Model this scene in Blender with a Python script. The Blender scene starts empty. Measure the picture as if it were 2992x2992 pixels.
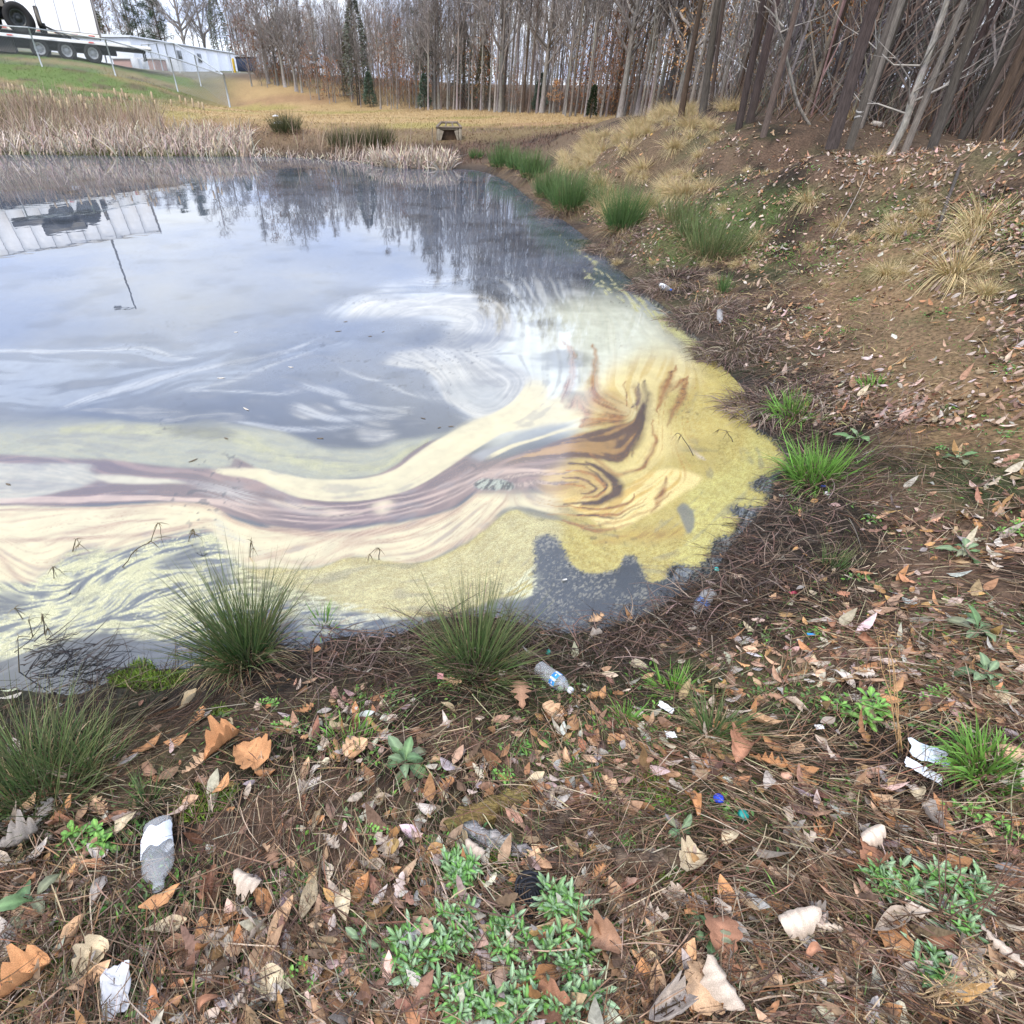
import bpy, math, random
import numpy as np
from mathutils import Vector, Matrix
R = math.radians
random.seed(7)
rng = np.random.default_rng(11)
scene = bpy.context.scene
COL = scene.collection

# ------------------------------------------------------------------ camera
FPX, CX, CY, PITCH, CAMZ = 1560.0, 1290.0, 1496.0, R(38.5), 2.05   # photograph pixels (2992 square), metres
SP, CP = math.sin(PITCH), math.cos(PITCH)
cd = bpy.data.cameras.new('camera'); cam = bpy.data.objects.new('camera', cd); COL.objects.link(cam)
cam.location = (0, 0, CAMZ); cam.rotation_euler = (R(90) - PITCH, 0, 0)
cd.sensor_width = 36; cd.lens = 36 * FPX / 2992; cd.shift_x = (1496 - CX) / 2992
cd.clip_start = 0.02; cd.clip_end = 3000
scene.camera = cam

# ------------------------------------------------------------------ sky, sun, exposure
SUN_EL, SUN_AZ = R(52), R(-140)         # soft sun behind thin cloud, high and behind the photographer
world = bpy.data.worlds.new('World'); scene.world = world; world.use_nodes = True
wn, wl = world.node_tree.nodes, world.node_tree.links
wn.clear()
def wnode(t, **k):
    n = wn.new(t)
    for a, b in k.items(): setattr(n, a, b)
    return n
out = wnode('ShaderNodeOutputWorld'); bg = wnode('ShaderNodeBackground'); bg.inputs[1].default_value = 0.1
sky = wnode('ShaderNodeTexSky'); sky.sky_type = 'NISHITA'; sky.sun_disc = False
sky.sun_elevation = SUN_EL; sky.sun_rotation = SUN_AZ
tc = wnode('ShaderNodeTexCoord'); sep = wnode('ShaderNodeSeparateXYZ'); wl.new(tc.outputs['Generated'], sep.inputs[0])
mx = wnode('ShaderNodeMath', operation='MAXIMUM'); wl.new(sep.outputs[2], mx.inputs[0]); mx.inputs[1].default_value = 0.0
zz = wnode('ShaderNodeMath', operation='ADD'); wl.new(mx.outputs[0], zz.inputs[0]); zz.inputs[1].default_value = 0.12
dvx = wnode('ShaderNodeMath', operation='DIVIDE'); wl.new(sep.outputs[0], dvx.inputs[0]); wl.new(zz.outputs[0], dvx.inputs[1])
dvy = wnode('ShaderNodeMath', operation='DIVIDE'); wl.new(sep.outputs[1], dvy.inputs[0]); wl.new(zz.outputs[0], dvy.inputs[1])
cmb = wnode('ShaderNodeCombineXYZ'); wl.new(dvx.outputs[0], cmb.inputs[0]); wl.new(dvy.outputs[0], cmb.inputs[1])
cn = wnode('ShaderNodeTexNoise'); cn.inputs['Scale'].default_value = 1.1; cn.inputs['Detail'].default_value = 6; cn.inputs['Roughness'].default_value = 0.5
wl.new(cmb.outputs[0], cn.inputs['Vector'])
cr = wnode('ShaderNodeValToRGB')      # thin blue-grey gaps to white cloud
cr.color_ramp.elements[0].position = 0.34; cr.color_ramp.elements[0].color = (0.56, 0.68, 1.0, 1)
cr.color_ramp.elements[1].position = 0.66; cr.color_ramp.elements[1].color = (0.94, 0.98, 1.03, 1)
wl.new(cn.outputs['Fac'], cr.inputs[0])
# overcast luminance: brighter towards the zenith
lum = wnode('ShaderNodeMath', operation='MULTIPLY_ADD'); wl.new(mx.outputs[0], lum.inputs[0]); lum.inputs[1].default_value = 9.0; lum.inputs[2].default_value = 14.0
vm = wnode('ShaderNodeVectorMath', operation='SCALE'); wl.new(cr.outputs[0], vm.inputs[0]); wl.new(lum.outputs[0], vm.inputs['Scale'])
mixw = wnode('ShaderNodeMix', data_type='RGBA'); mixw.inputs[0].default_value = 0.88
wl.new(sky.outputs[0], mixw.inputs[6]); wl.new(vm.outputs[0], mixw.inputs[7])
wl.new(mixw.outputs[2], bg.inputs[0]); wl.new(bg.outputs[0], out.inputs[0])

sd = bpy.data.lights.new('sun', 'SUN'); sd.energy = 2.0; sd.angle = R(14); sd.color = (1, 0.90, 0.76)
sun = bpy.data.objects.new('sun', sd); COL.objects.link(sun)
sdir = Vector((math.sin(SUN_AZ) * math.cos(SUN_EL), math.cos(SUN_AZ) * math.cos(SUN_EL), math.sin(SUN_EL)))
sun.rotation_euler = sdir.to_track_quat('Z', 'Y').to_euler()
scene.view_settings.view_transform = 'Standard'; scene.view_settings.look = 'None'
scene.view_settings.gamma = 1; scene.view_settings.use_curve_mapping = False
scene.view_settings.exposure = 0.32
scene.cycles.max_bounces = 5; scene.cycles.diffuse_bounces = 2; scene.cycles.glossy_bounces = 3
scene.cycles.transmission_bounces = 4; scene.cycles.transparent_max_bounces = 6

# ------------------------------------------------------------------ photograph pixel <-> place in the world
def ray(u, v):
    u, v = np.asarray(u, float), np.asarray(v, float)
    a, b = (u - CX) / FPX, (CY - v) / FPX
    return a, CP + b * SP, -SP + b * CP
def at_z(u, v, z=0.0):
    a, dy, dz = ray(u, v); t = (np.asarray(z, float) - CAMZ) / dz
    return np.stack([a * t, dy * t, np.broadcast_to(z, np.shape(t)) * 1.0], -1)
def at_d(u, v, D):
    a, dy, dz = ray(u, v); t = D / dy
    return np.stack([a * t, dy * t, CAMZ + dz * t], -1)
def to_px(x, y, z):
    z = z - CAMZ
    d = y * CP - z * SP; h = y * SP + z * CP
    return CX + FPX * x / d, CY - FPX * h / d

# ------------------------------------------------------------------ noise
def _h(ix, iy, s):
    n = (ix.astype(np.int64) * 374761393 + iy.astype(np.int64) * 668265263 + s * 1442695041) & 0xffffffff
    n = ((n ^ (n >> 13)) * 1274126177) & 0xffffffff
    return ((n ^ (n >> 16)) & 0xffff) / 65535.0
def vnoise(x, y, s=0):
    fx, fy = np.floor(x), np.floor(y); tx, ty = x - fx, y - fy
    tx = tx * tx * (3 - 2 * tx); ty = ty * ty * (3 - 2 * ty)
    a = _h(fx, fy, s); b = _h(fx + 1, fy, s); c = _h(fx, fy + 1, s); d = _h(fx + 1, fy + 1, s)
    return (a * (1 - tx) + b * tx) * (1 - ty) + (c * (1 - tx) + d * tx) * ty
def fbm(x, y, s=0, o=4):
    t = 0; amp = 0.5; tot = 0
    for k in range(o):
        t = t + amp * vnoise(x * 2 ** k + 17.3 * k, y * 2 ** k - 9.1 * k, s + k); tot += amp; amp *= 0.5
    return t / tot
def sstep(a, b, x):
    t = np.clip((x - a) / (b - a), 0, 1); return t * t * (3 - 2 * t)
def catmull(pts, n=8, closed=False):
    p = np.asarray(pts, float); m = len(p)
    idx = range(m) if closed else range(m - 1); o = []
    for i in idx:
        if closed: a, b, c, d = p[(i - 1) % m], p[i], p[(i + 1) % m], p[(i + 2) % m]
        else: a, b, c, d = p[max(i - 1, 0)], p[i], p[i + 1], p[min(i + 2, m - 1)]
        for k in range(n):
            t = k / n
            o.append(0.5 * (2 * b + (c - a) * t + (2 * a - 5 * b + 4 * c - d) * t * t + (3 * b - 3 * c + d - a) * t ** 3))
    if not closed: o.append(p[-1])
    return np.array(o)

# ------------------------------------------------------------------ mesh helpers
class Geo:
    def __init__(s): s.v, s.f, s.c, s.n, s.m = [], [], [], 0, []
    def add(s, V, F, c=(1, 1, 1), mi=0):
        V = np.asarray(V, float).reshape(-1, 3); F = np.asarray(F, np.int64)
        s.v.append(V); s.f.append(F + s.n); s.n += len(V)
        c = np.asarray(c, float)
        s.c.append(np.broadcast_to(c, (len(V), 3)) if c.ndim < 2 else c)
        s.m.append(np.full(len(F), mi))
        return s
    def mesh(s, name, mats, smooth=False):
        me = bpy.data.meshes.new(name)
        V = np.concatenate(s.v); C = np.concatenate(s.c)
        me.vertices.add(len(V)); me.vertices.foreach_set('co', V.astype(np.float32).ravel())
        lt = np.concatenate([np.full(len(f), f.shape[1]) for f in s.f]); li = np.concatenate([f.ravel() for f in s.f])
        me.loops.add(len(li)); me.loops.foreach_set('vertex_index', li.astype(np.int32))
        me.polygons.add(len(lt)); ls = np.concatenate([[0], np.cumsum(lt)[:-1]])
        me.polygons.foreach_set('loop_start', ls.astype(np.int32)); me.polygons.foreach_set('loop_total', lt.astype(np.int32))
        me.polygons.foreach_set('material_index', np.concatenate(s.m).astype(np.int32))
        if smooth: me.polygons.foreach_set('use_smooth', np.ones(len(lt), bool))
        at = me.color_attributes.new('col', 'FLOAT_COLOR', 'POINT')
        at.data.foreach_set('color', np.concatenate([C, np.ones((len(C), 1))], 1).astype(np.float32).ravel())
        for m in (mats if isinstance(mats, (list, tuple)) else [mats]): me.materials.append(m)
        me.update(calc_edges=True); me.validate()
        return me
def link(name, data, parent=None, loc=None, rot=None):
    o = bpy.data.objects.new(name, data); COL.objects.link(o)
    if parent is not None: o.parent = parent
    if loc is not None: o.location = [float(q) for q in loc]
    if rot is not None: o.rotation_euler = rot
    return o
def tag(o, label=None, cat=None, group=None, kind=None):
    if label: o['label'] = label
    if cat: o['category'] = cat
    if group: o['group'] = group
    if kind: o['kind'] = kind
    return o
def thing(name, label, cat, loc=(0, 0, 0), rz=0.0, group=None):
    return tag(link(name, None, None, loc, (0, 0, rz)), label, cat, group)
def part(name, geo, mat, parent=None, smooth=False, kind=None, label=None, loc=None, rot=None):
    me = geo if isinstance(geo, bpy.types.Mesh) else geo.mesh(name, mat, smooth)
    return tag(link(name, me, parent, loc, rot), label=label, kind=kind)
def copy_tree(o, parent=None):
    c = o.copy(); COL.objects.link(c)
    if parent is not None: c.parent = parent
    for ch in list(o.children): copy_tree(ch, c)
    return c
def box(g, x0, x1, y0, y1, z0, z1, c=(1, 1, 1), mi=0, M=None):
    V = np.array([(x, y, z) for z in (z0, z1) for y in (y0, y1) for x in (x0, x1)], float)
    if M is not None: V = V @ np.array(M.to_3x3()).T + np.array(M.translation)
    g.add(V, [(0, 2, 3, 1), (4, 5, 7, 6), (0, 1, 5, 4), (2, 6, 7, 3), (0, 4, 6, 2), (1, 3, 7, 5)], c, mi)
def bbox(g, x0, x1, y0, y1, z0, z1, c=(1, 1, 1), bev=0.02, mi=0, M=None):
    """box with chamfered edges"""
    V = []
    for sx in (0, 1):
        for sy in (0, 1):
            for sz in (0, 1):
                X, Y, Z = (x0, x1)[sx], (y0, y1)[sy], (z0, z1)[sz]
                dx, dy, dz = bev * (1 - 2 * sx), bev * (1 - 2 * sy), bev * (1 - 2 * sz)
                V += [(X, Y + dy, Z + dz), (X + dx, Y, Z + dz), (X + dx, Y + dy, Z)]
    V = np.array(V, float)
    if M is not None: V = V @ np.array(M.to_3x3()).T + np.array(M.translation)
    i = lambda sx, sy, sz, k: (sx * 4 + sy * 2 + sz) * 3 + k
    Q, T = [], []
    for s in (0, 1):
        Q += [(i(s,0,0,0), i(s,1,0,0), i(s,1,1,0), i(s,0,1,0)), (i(0,s,0,1), i(1,s,0,1), i(1,s,1,1), i(0,s,1,1)), (i(0,0,s,2), i(1,0,s,2), i(1,1,s,2), i(0,1,s,2))]
    for a in (0, 1):
        for b in (0, 1):
            Q += [(i(a,b,0,0), i(a,b,1,0), i(a,b,1,1), i(a,b,0,1)), (i(a,0,b,0), i(a,1,b,0), i(a,1,b,2), i(a,0,b,2)), (i(0,a,b,1), i(1,a,b,1), i(1,a,b,2), i(0,a,b,2))]
            for c_ in (0, 1): T.append((i(a,b,c_,0), i(a,b,c_,1), i(a,b,c_,2)))
    n = g.n; g.add(V, Q, c, mi); g.f.append(np.array(T) + n); g.m.append(np.full(len(T), mi))
def tube(g, P, r, k=6, c=(1, 1, 1), mi=0, cap=True):
    P = np.asarray(P, float); m = len(P); r = np.broadcast_to(r, (m,))
    T = np.gradient(P, axis=0); T /= np.linalg.norm(T, axis=1, keepdims=True) + 1e-9
    ref = np.where(np.abs(T[:, 2:3]) > 0.9, np.array([[1.0, 0, 0]]), np.array([[0, 0, 1.0]]))
    A = np.cross(T, ref); A /= np.linalg.norm(A, axis=1, keepdims=True) + 1e-9; B = np.cross(T, A)
    th = np.arange(k) * 2 * np.pi / k
    V = P[:, None] + r[:, None, None] * (A[:, None] * np.cos(th)[None, :, None] + B[:, None] * np.sin(th)[None, :, None])
    i = np.arange(m - 1)[:, None] * k + np.arange(k); j = np.arange(m - 1)[:, None] * k + (np.arange(k) + 1) % k
    F = np.stack([i, j, j + k, i + k], -1).reshape(-1, 4)
    if np.ndim(c) == 2: c = np.repeat(np.asarray(c), k, 0)
    n = g.n; g.add(V, F, c, mi)
    if cap:
        for o_, s_ in ((0, 1), ((m - 1) * k, -1)):
            idx = o_ + np.arange(k)[::s_]
            F3 = np.stack([np.full(k - 2, idx[0]), idx[1:-1], idx[2:]], -1) + n
            g.f.append(F3); g.m.append(np.full(len(F3), mi))
def lathe(g, prof, k=16, c=(1, 1, 1), M=None, mi=0):
    prof = np.asarray(prof, float); th = np.arange(k) * 2 * np.pi / k
    V = np.stack([prof[:, 0:1] * np.cos(th), prof[:, 0:1] * np.sin(th), np.repeat(prof[:, 1:2], k, 1)], -1).reshape(-1, 3)
    if M is not None: V = V @ np.array(M.to_3x3()).T + np.array(M.translation)
    m = len(prof); i = np.arange(m - 1)[:, None] * k + np.arange(k); j = np.arange(m - 1)[:, None] * k + (np.arange(k) + 1) % k
    if np.ndim(c) == 2: c = np.repeat(np.asarray(c), k, 0)
    g.add(V, np.stack([i, j, j + k, i + k], -1).reshape(-1, 4), c, mi)
def strips(g, P0, D, L, W, droop=0.3, seg=4, prof=None, c0=(0.1, 0.1, 0.1), c1=None, fold=0.0, side=None, bend=0.0, r=None):
    """N curved tapering blades in one go (grass, needles, twigs, leaves)"""
    r = r or rng
    P0 = np.atleast_2d(np.asarray(P0, float)); N = len(P0)
    D = np.broadcast_to(np.asarray(D, float), (N, 3)); D = D / (np.linalg.norm(D, axis=1, keepdims=True) + 1e-9)
    L = np.broadcast_to(L, (N,)); W = np.broadcast_to(W, (N,)); droop = np.broadcast_to(droop, (N,)); bend = np.broadcast_to(bend, (N,))
    if side is None:
        a = r.normal(size=(N, 3)); S = np.cross(D, a)
    else: S = np.broadcast_to(np.asarray(side, float), (N, 3)); S = S - D * (S * D).sum(1, keepdims=True)
    S = S / (np.linalg.norm(S, axis=1, keepdims=True) + 1e-9)
    Nn = np.cross(S, D)
    t = np.linspace(0, 1, seg + 1)
    w = (1 - t ** 2) if prof is None else np.interp(t, np.linspace(0, 1, len(prof)), prof)
    w = np.maximum(w, 0.02)
    Pt = P0[:, None] + D[:, None] * (L[:, None] * t)[..., None] + S[:, None] * (bend[:, None] * L[:, None] * t ** 2)[..., None]
    Pt[..., 2] -= droop[:, None] * L[:, None] * t ** 2
    ww = 0.5 * W[:, None] * w
    cols = 3 if fold else 2
    if fold:
        fv = Nn[:, None] * (fold * ww)[..., None]
        V = np.stack([Pt - S[:, None] * ww[..., None] + fv, Pt, Pt + S[:, None] * ww[..., None] + fv], 2)
    else: V = np.stack([Pt - S[:, None] * ww[..., None], Pt + S[:, None] * ww[..., None]], 2)
    c0 = np.broadcast_to(np.asarray(c0, float), (N, 3)); c1 = c0 if c1 is None else np.broadcast_to(np.asarray(c1, float), (N, 3))
    C = c0[:, None] * (1 - t)[None, :, None] + c1[:, None] * t[None, :, None]
    C = np.repeat(C[:, :, None], cols, 2).reshape(-1, 3)
    base = (np.arange(N) * (seg + 1) * cols)[:, None, None]
    k = np.arange(seg)[None, :, None] * cols; q = np.arange(cols - 1)[None, None, :]
    a = base + k + q
    F = np.stack([a, a + 1, a + 1 + cols, a + cols], -1).reshape(-1, 4)
    g.add(V.reshape(-1, 3), F, C)
def vary(c, n, amt=0.25, hue=0.08, r=None):
    r = r or rng
    return np.clip(np.asarray(c, float) * (1 + amt * r.normal(size=(n, 1))) * (1 + hue * r.normal(size=(n, 3))), 0.004, 0.9)
def pick(cols, n, w=None, amt=0.2, r=None):
    r = r or rng
    cols = np.asarray(cols, float); i = r.choice(len(cols), n, p=None if w is None else np.asarray(w) / np.sum(w))
    return vary(cols[i], n, amt, 0.06, r)

# ------------------------------------------------------------------ materials
def new_mat(name, rough=0.7, spec=0.3):
    m = bpy.data.materials.new(name); m.use_nodes = True
    b = m.node_tree.nodes['Principled BSDF']; b.inputs['Roughness'].default_value = rough; b.inputs['Specular IOR Level'].default_value = spec
    return m, m.node_tree.nodes, m.node_tree.links, b
def vmat(name, rough=0.75, spec=0.25, nscale=30, namt=0.5, bump=0.0, bscale=80, coords='Object', rnd=0.0, stretch=None, trans=0.0):
    """colour from the mesh times procedural grain"""
    m, N, Lk, b = new_mat(name, rough, spec)
    at = N.new('ShaderNodeAttribute'); at.attribute_name = 'col'
    tcn = N.new('ShaderNodeTexCoord'); vec = tcn.outputs[coords]
    if stretch:
        mp = N.new('ShaderNodeMapping'); mp.inputs['Scale'].default_value = stretch; Lk.new(vec, mp.inputs[0]); vec = mp.outputs[0]
    nz = N.new('ShaderNodeTexNoise'); nz.inputs['Scale'].default_value = nscale; nz.inputs['Detail'].default_value = 5; nz.inputs['Roughness'].default_value = 0.65
    Lk.new(vec, nz.inputs['Vector'])
    mr = N.new('ShaderNodeMapRange'); mr.inputs['From Min'].default_value = 0.3; mr.inputs['From Max'].default_value = 0.7
    mr.inputs['To Min'].default_value = 1 - namt; mr.inputs['To Max'].default_value = 1 + namt; Lk.new(nz.outputs['Fac'], mr.inputs[0])
    val = mr.outputs[0]
    if rnd:
        oi = N.new('ShaderNodeObjectInfo'); m2 = N.new('ShaderNodeMapRange'); m2.inputs['To Min'].default_value = 1 - rnd; m2.inputs['To Max'].default_value = 1 + rnd
        Lk.new(oi.outputs['Random'], m2.inputs[0]); mm = N.new('ShaderNodeMath'); mm.operation = 'MULTIPLY'; Lk.new(val, mm.inputs[0]); Lk.new(m2.outputs[0], mm.inputs[1]); val = mm.outputs[0]
    sc = N.new('ShaderNodeVectorMath'); sc.operation = 'SCALE'; Lk.new(at.outputs['Color'], sc.inputs[0]); Lk.new(val, sc.inputs['Scale'])
    Lk.new(sc.outputs[0], b.inputs['Base Color'])
    if trans:
        b.inputs['Subsurface Weight'].default_value = 0
    if bump:
        bz = N.new('ShaderNodeTexNoise'); bz.inputs['Scale'].default_value = bscale; bz.inputs['Detail'].default_value = 6; Lk.new(vec, bz.inputs['Vector'])
        bn = N.new('ShaderNodeBump'); bn.inputs['Strength'].default_value = bump; bn.inputs['Distance'].default_value = 0.02
        Lk.new(bz.outputs['Fac'], bn.inputs['Height']); Lk.new(bn.outputs[0], b.inputs['Normal'])
    return m
M_GRASS = vmat('blades', 0.6, 0.3, 40, 0.25)
M_LEAF = vmat('dry_leaf', 0.65, 0.15, 55, 0.35, 0.25, 120, rnd=0.22)
M_LITTER = vmat('litter', 0.7, 0.2, 60, 0.35)
M_BARK = vmat('bark', 0.85, 0.15, 6, 0.55, 0.8, 10, stretch=(6, 6, 1.2), rnd=0.25)
M_TWIG = vmat('twigs', 0.85, 0.15, 3, 0.3, rnd=0.2)
M_FOLI = vmat('tree_leaves', 0.6, 0.2, 3, 0.35, rnd=0.15)
M_WOOD = vmat('weathered_wood', 0.8, 0.2, 14, 0.6, 0.9, 22, stretch=(2, 9, 9))
M_PAINT = vmat('painted_metal', 0.4, 0.4, 2.5, 0.08)
M_METAL = vmat('galvanised_steel', 0.45, 0.5, 8, 0.2)
M_RUBBER = vmat('rubber', 0.75, 0.2, 14, 0.25, 0.15, 60)
M_PLAST = vmat('plastic', 0.35, 0.5, 25, 0.15)
M_CONC = vmat('concrete', 0.9, 0.2, 9, 0.35, 0.4, 30)
M_PAPER = vmat('paper', 0.7, 0.25, 20, 0.12)
# ------------------------------------------------------------------ shoreline and terrain
SHORE_PX = [(-900,451),(0,451),(400,455),(800,458),(1000,470),(1150,487),(1290,492),(1400,500),(1480,530),(1560,590),(1640,640),(1720,700),(1790,770),(1880,850),
 (1980,930),(2060,1010),(2120,1080),(2180,1150),(2200,1230),(2270,1290),(2305,1345),(2270,1400),(2245,1470),(2180,1540),(2130,1600),(2080,1680),(1990,1730),
 (1900,1790),(1780,1830),(1660,1850),(1560,1830),(1400,1800),(1250,1815),(1150,1860),(1000,1860),(880,1900),(700,1920),(560,1950),(400,1960),(300,2000),(200,2030),(0,2010),(-300,2010)]
_s = np.array(SHORE_PX, float); _sw = at_z(_s[:, 0], _s[:, 1])[:, :2]
SHORE = np.concatenate([_sw, [(-5, 1.2), (-9, 1.0), (-16, 2), (-26, 6), (-34, 14), (-36, 22)]])
SHORE = catmull(SHORE, 4, True)
def inside(poly, x, y):
    x, y = np.asarray(x, float), np.asarray(y, float); r = np.zeros(x.shape, bool)
    p = np.asarray(poly); q = np.roll(p, 1, 0)
    if x.size < 1500:
        X, Y = x.reshape(-1, 1), y.reshape(-1, 1); c = (q[:, 1] > Y) != (p[:, 1] > Y)
        with np.errstate(divide='ignore', invalid='ignore'): h = X < (q[:, 0] - p[:, 0]) * (Y - p[:, 1]) / (q[:, 1] - p[:, 1]) + p[:, 0]
        return ((c & h).sum(1) % 2 == 1).reshape(x.shape)
    for (x0, y0), (x1, y1) in zip(p, q):
        if y0 == y1: continue
        c = (y0 > y) != (y1 > y)
        r ^= c & (x < (x1 - x0) * (y - y0) / (y1 - y0) + x0)
    return r
def edge_dist(poly, x, y):
    p = np.asarray(poly); q = np.roll(p, -1, 0); x = np.asarray(x, float); y = np.asarray(y, float)
    if x.size < 1500:
        X, Y = x.reshape(-1, 1), y.reshape(-1, 1); e = q - p; L = (e * e).sum(1) + 1e-12; t = np.clip(((X - p[:, 0]) * e[:, 0] + (Y - p[:, 1]) * e[:, 1]) / L, 0, 1)
        return np.sqrt(((X - p[:, 0] - t * e[:, 0]) ** 2 + (Y - p[:, 1] - t * e[:, 1]) ** 2).min(1)).reshape(x.shape)
    d = np.full(np.shape(x), 1e9)
    for a, b in zip(p, q):
        e = b - a; L = e @ e + 1e-12
        t = np.clip(((x - a[0]) * e[0] + (y - a[1]) * e[1]) / L, 0, 1)
        d = np.minimum(d, (x - a[0] - t * e[0]) ** 2 + (y - a[1] - t * e[1]) ** 2)
    return np.sqrt(d)
_cz = [(1900,560,.55),(2200,700,.5),(2400,560,.85),(2700,620,.95),(2900,700,.98),(2500,850,.48),(2350,1150,.2),(2700,1000,.45),(2600,1250,.33),(2900,1250,.5),(2950,1000,.68),
 (2450,1500,.15),(2700,1700,.28),(2950,1900,.42),(2200,1900,.12),(2500,2200,.3),(2950,2500,.45),(1615,1990,.1),(1500,2100,.14),(1500,2400,.27),(1500,2950,.42),(700,2300,.22),(100,2200,.1),
 (100,2600,.28),(100,2950,.4),(2992,470,1.45),(2400,440,1.4),(1970,365,1.45),(1900,338,1.5),(1780,350,1.25),(1690,395,1.0),(2700,450,1.42),(2200,400,1.42),(1750,480,.8),(1650,520,.45),
 (1300,405,.5),(1500,410,.5),(1600,440,.45),(1500,340,.85),(1300,328,.9),(1000,300,1.2),(700,345,.9),(1100,400,.5),(900,400,.5),(671,308,1.05),(100,270,1.85),(400,300,1.42),(100,330,1.2),(600,360,.86),(800,400,.5),(-400,330,1.3)]
_cd = [(130,200,42),(330,225,44),(500,265,45),(260,172,50),(0,150,48),(800,262,50),(720,215,75),(-500,130,48),(400,214,80),(700,208,112),(200,160,75),(450,208,60),(600,213,60),(700,216,66),(450,208,72),(390,200,55)]
_C = [tuple(at_z(u, v, z)) for u, v, z in _cz] + [tuple(at_d(u, v, D)) for u, v, D in _cd]
_C += [(0,0,.42),(.8,-1,.55),(-1,-1,.45),(0,-3,.55),(3,-3,.95),(-4,-3,.5),(-3,0,.3),(3,1,.6),(5,2,1.1),(8,5,1.55),(10,0,1.6),(7.5,10,1.35),(10,12,1.25),(8,20,1.1),(20,10,1.3),(20,30,1.1),(40,40,1.2),(10,40,.9),
       (0,120,2.5),(60,100,1.5),(-60,120,4),(-90,60,5),(-60,20,2.5),(80,0,2),(0,-60,1.5),(-60,-40,2),(-40,14,.8),(-38,30,1.6),(-12,-2,.5),(120,200,2),(-120,200,5),(0,300,3),(-20,-1,.5),(25,60,1)]
for k in range(0, len(SHORE), 3): _C.append((*SHORE[k], 0.02))
for p in [(-3,6),(-6,12),(-12,18),(-20,14),(-10,5),(0,12),(1,5),(-5,3),(-25,20)]: _C.append((*p, -.5))
_C = np.array(_C)
def _U(r2): return np.where(r2 > 1e-9, r2 * np.log(np.maximum(r2, 1e-9)) * .5, 0)
_S = 20.0; _P = _C[:, :2] / _S; _n = len(_P)
_K = _U(((_P[:, None] - _P[None]) ** 2).sum(-1)) + 2e-4 * np.eye(_n)
_A = np.zeros((_n + 3, _n + 3)); _A[:_n, :_n] = _K; _A[:_n, _n] = 1; _A[:_n, _n + 1:] = _P; _A[_n:, :_n] = _A[:_n, _n:].T
_W = np.linalg.solve(_A, np.concatenate([_C[:, 2], [0, 0, 0]]))
def terr(x, y, detail=True):
    x, y = np.asarray(x, float), np.asarray(y, float); sh = x.shape; x, y = x.ravel(), y.ravel()
    z = _W[_n] + _W[_n + 1] * x / _S + _W[_n + 2] * y / _S
    if x.size < 1500: z = z + _U((x[:, None] / _S - _P[:, 0]) ** 2 + (y[:, None] / _S - _P[:, 1]) ** 2) @ _W[:_n]
    else:
     for k in range(_n): z = z + _W[k] * _U((x / _S - _P[k, 0]) ** 2 + (y / _S - _P[k, 1]) ** 2)
    r = np.hypot(x, y)
    z = np.where(r > 150, np.clip(z, 0, 6), z); z = np.clip(z, -1.2, 7)
    d = edge_dist(SHORE, x, y); ins = inside(SHORE, x, y)
    if detail:
        n = (fbm(x * 9, y * 9, 3, 4) - .5) * .035 + (fbm(x * 1.3, y * 1.3, 5, 3) - .5) * .07 + (fbm(x * .2, y * .2, 8, 3) - .5) * .25 * sstep(15, 40, r)
        z = z + n * np.clip(d * 2.5, .12, 1)
    k = sstep(.02, .4, d); zo = np.maximum(z, .03 + .03 * np.minimum(d, 1))
    z = np.where(ins, np.minimum(-.13 * d, (1 - k) * -.13 * d + k * np.minimum(z, -.05)), (1 - k) * .10 * d + k * zo)
    return z.reshape(sh)
def drop(u, v, it=7):
    """where the ray through a photograph pixel meets the ground"""
    u, v = np.asarray(u, float), np.asarray(v, float); z = np.full(u.shape, .4)
    for k in range(it):
        p = at_z(u, v, np.minimum(z, 2.0)); z = .5 * z + .5 * terr(p[..., 0], p[..., 1], False)
    p = at_z(u, v, np.minimum(z, 2.0)); p[..., 2] = terr(p[..., 0], p[..., 1])
    return p
def drop1(u, v): return drop(np.array([u]), np.array([v]))[0]

az = np.concatenate([np.linspace(-180, -62, 30)[:-1], np.linspace(-62, 62, 330), np.linspace(62, 180, 30)[1:-1]]) * np.pi / 180
rr = np.concatenate([[0.1], 0.16 * 1.0205 ** np.arange(410)]); rr = np.append(rr, [900.0, 1600.0])
RX = np.sin(az)[None] * rr[:, None]; RY = np.cos(az)[None] * rr[:, None]
TZ = terr(RX, RY)
na, nr = len(az), len(rr)
i = np.arange(nr - 1)[:, None] * na + np.arange(na); j = np.arange(nr - 1)[:, None] * na + (np.arange(na) + 1) % na
gg = Geo()
x, y, z = RX.ravel(), RY.ravel(), TZ.ravel()
d = edge_dist(SHORE, x, y); pu, pv = to_px(x, np.maximum(y, .05), z)
def lerp(a, b, t): return np.asarray(a) * (1 - t[:, None]) + np.asarray(b) * t[:, None]
C = np.tile(np.array([.105, .068, .046]), (len(x), 1))                                  # leaf mould
n1 = fbm(x * .9, y * .9, 21, 4); n2 = fbm(x * 3.1, y * 3.1, 22, 4); n3 = fbm(x * .12, y * .12, 23, 4)
near = np.hypot(x, y)
C = lerp(C, (.024, .018, .013), sstep(.45, .6, n2))
pth = np.zeros(len(x))                                                                   # bare trodden path on the right bank
PATH = [(2560, 760), (2640, 850), (2680, 960), (2790, 1080), (2900, 1150), (3100, 1250)]
PW = drop(*np.array(PATH, float).T)[:, :2]; PW = catmull(PW, 6)
dp = np.sqrt(((np.stack([x, y], -1)[:, None] - PW[None]) ** 2).sum(-1).min(1)) if len(x) < 4e5 else 0
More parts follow.
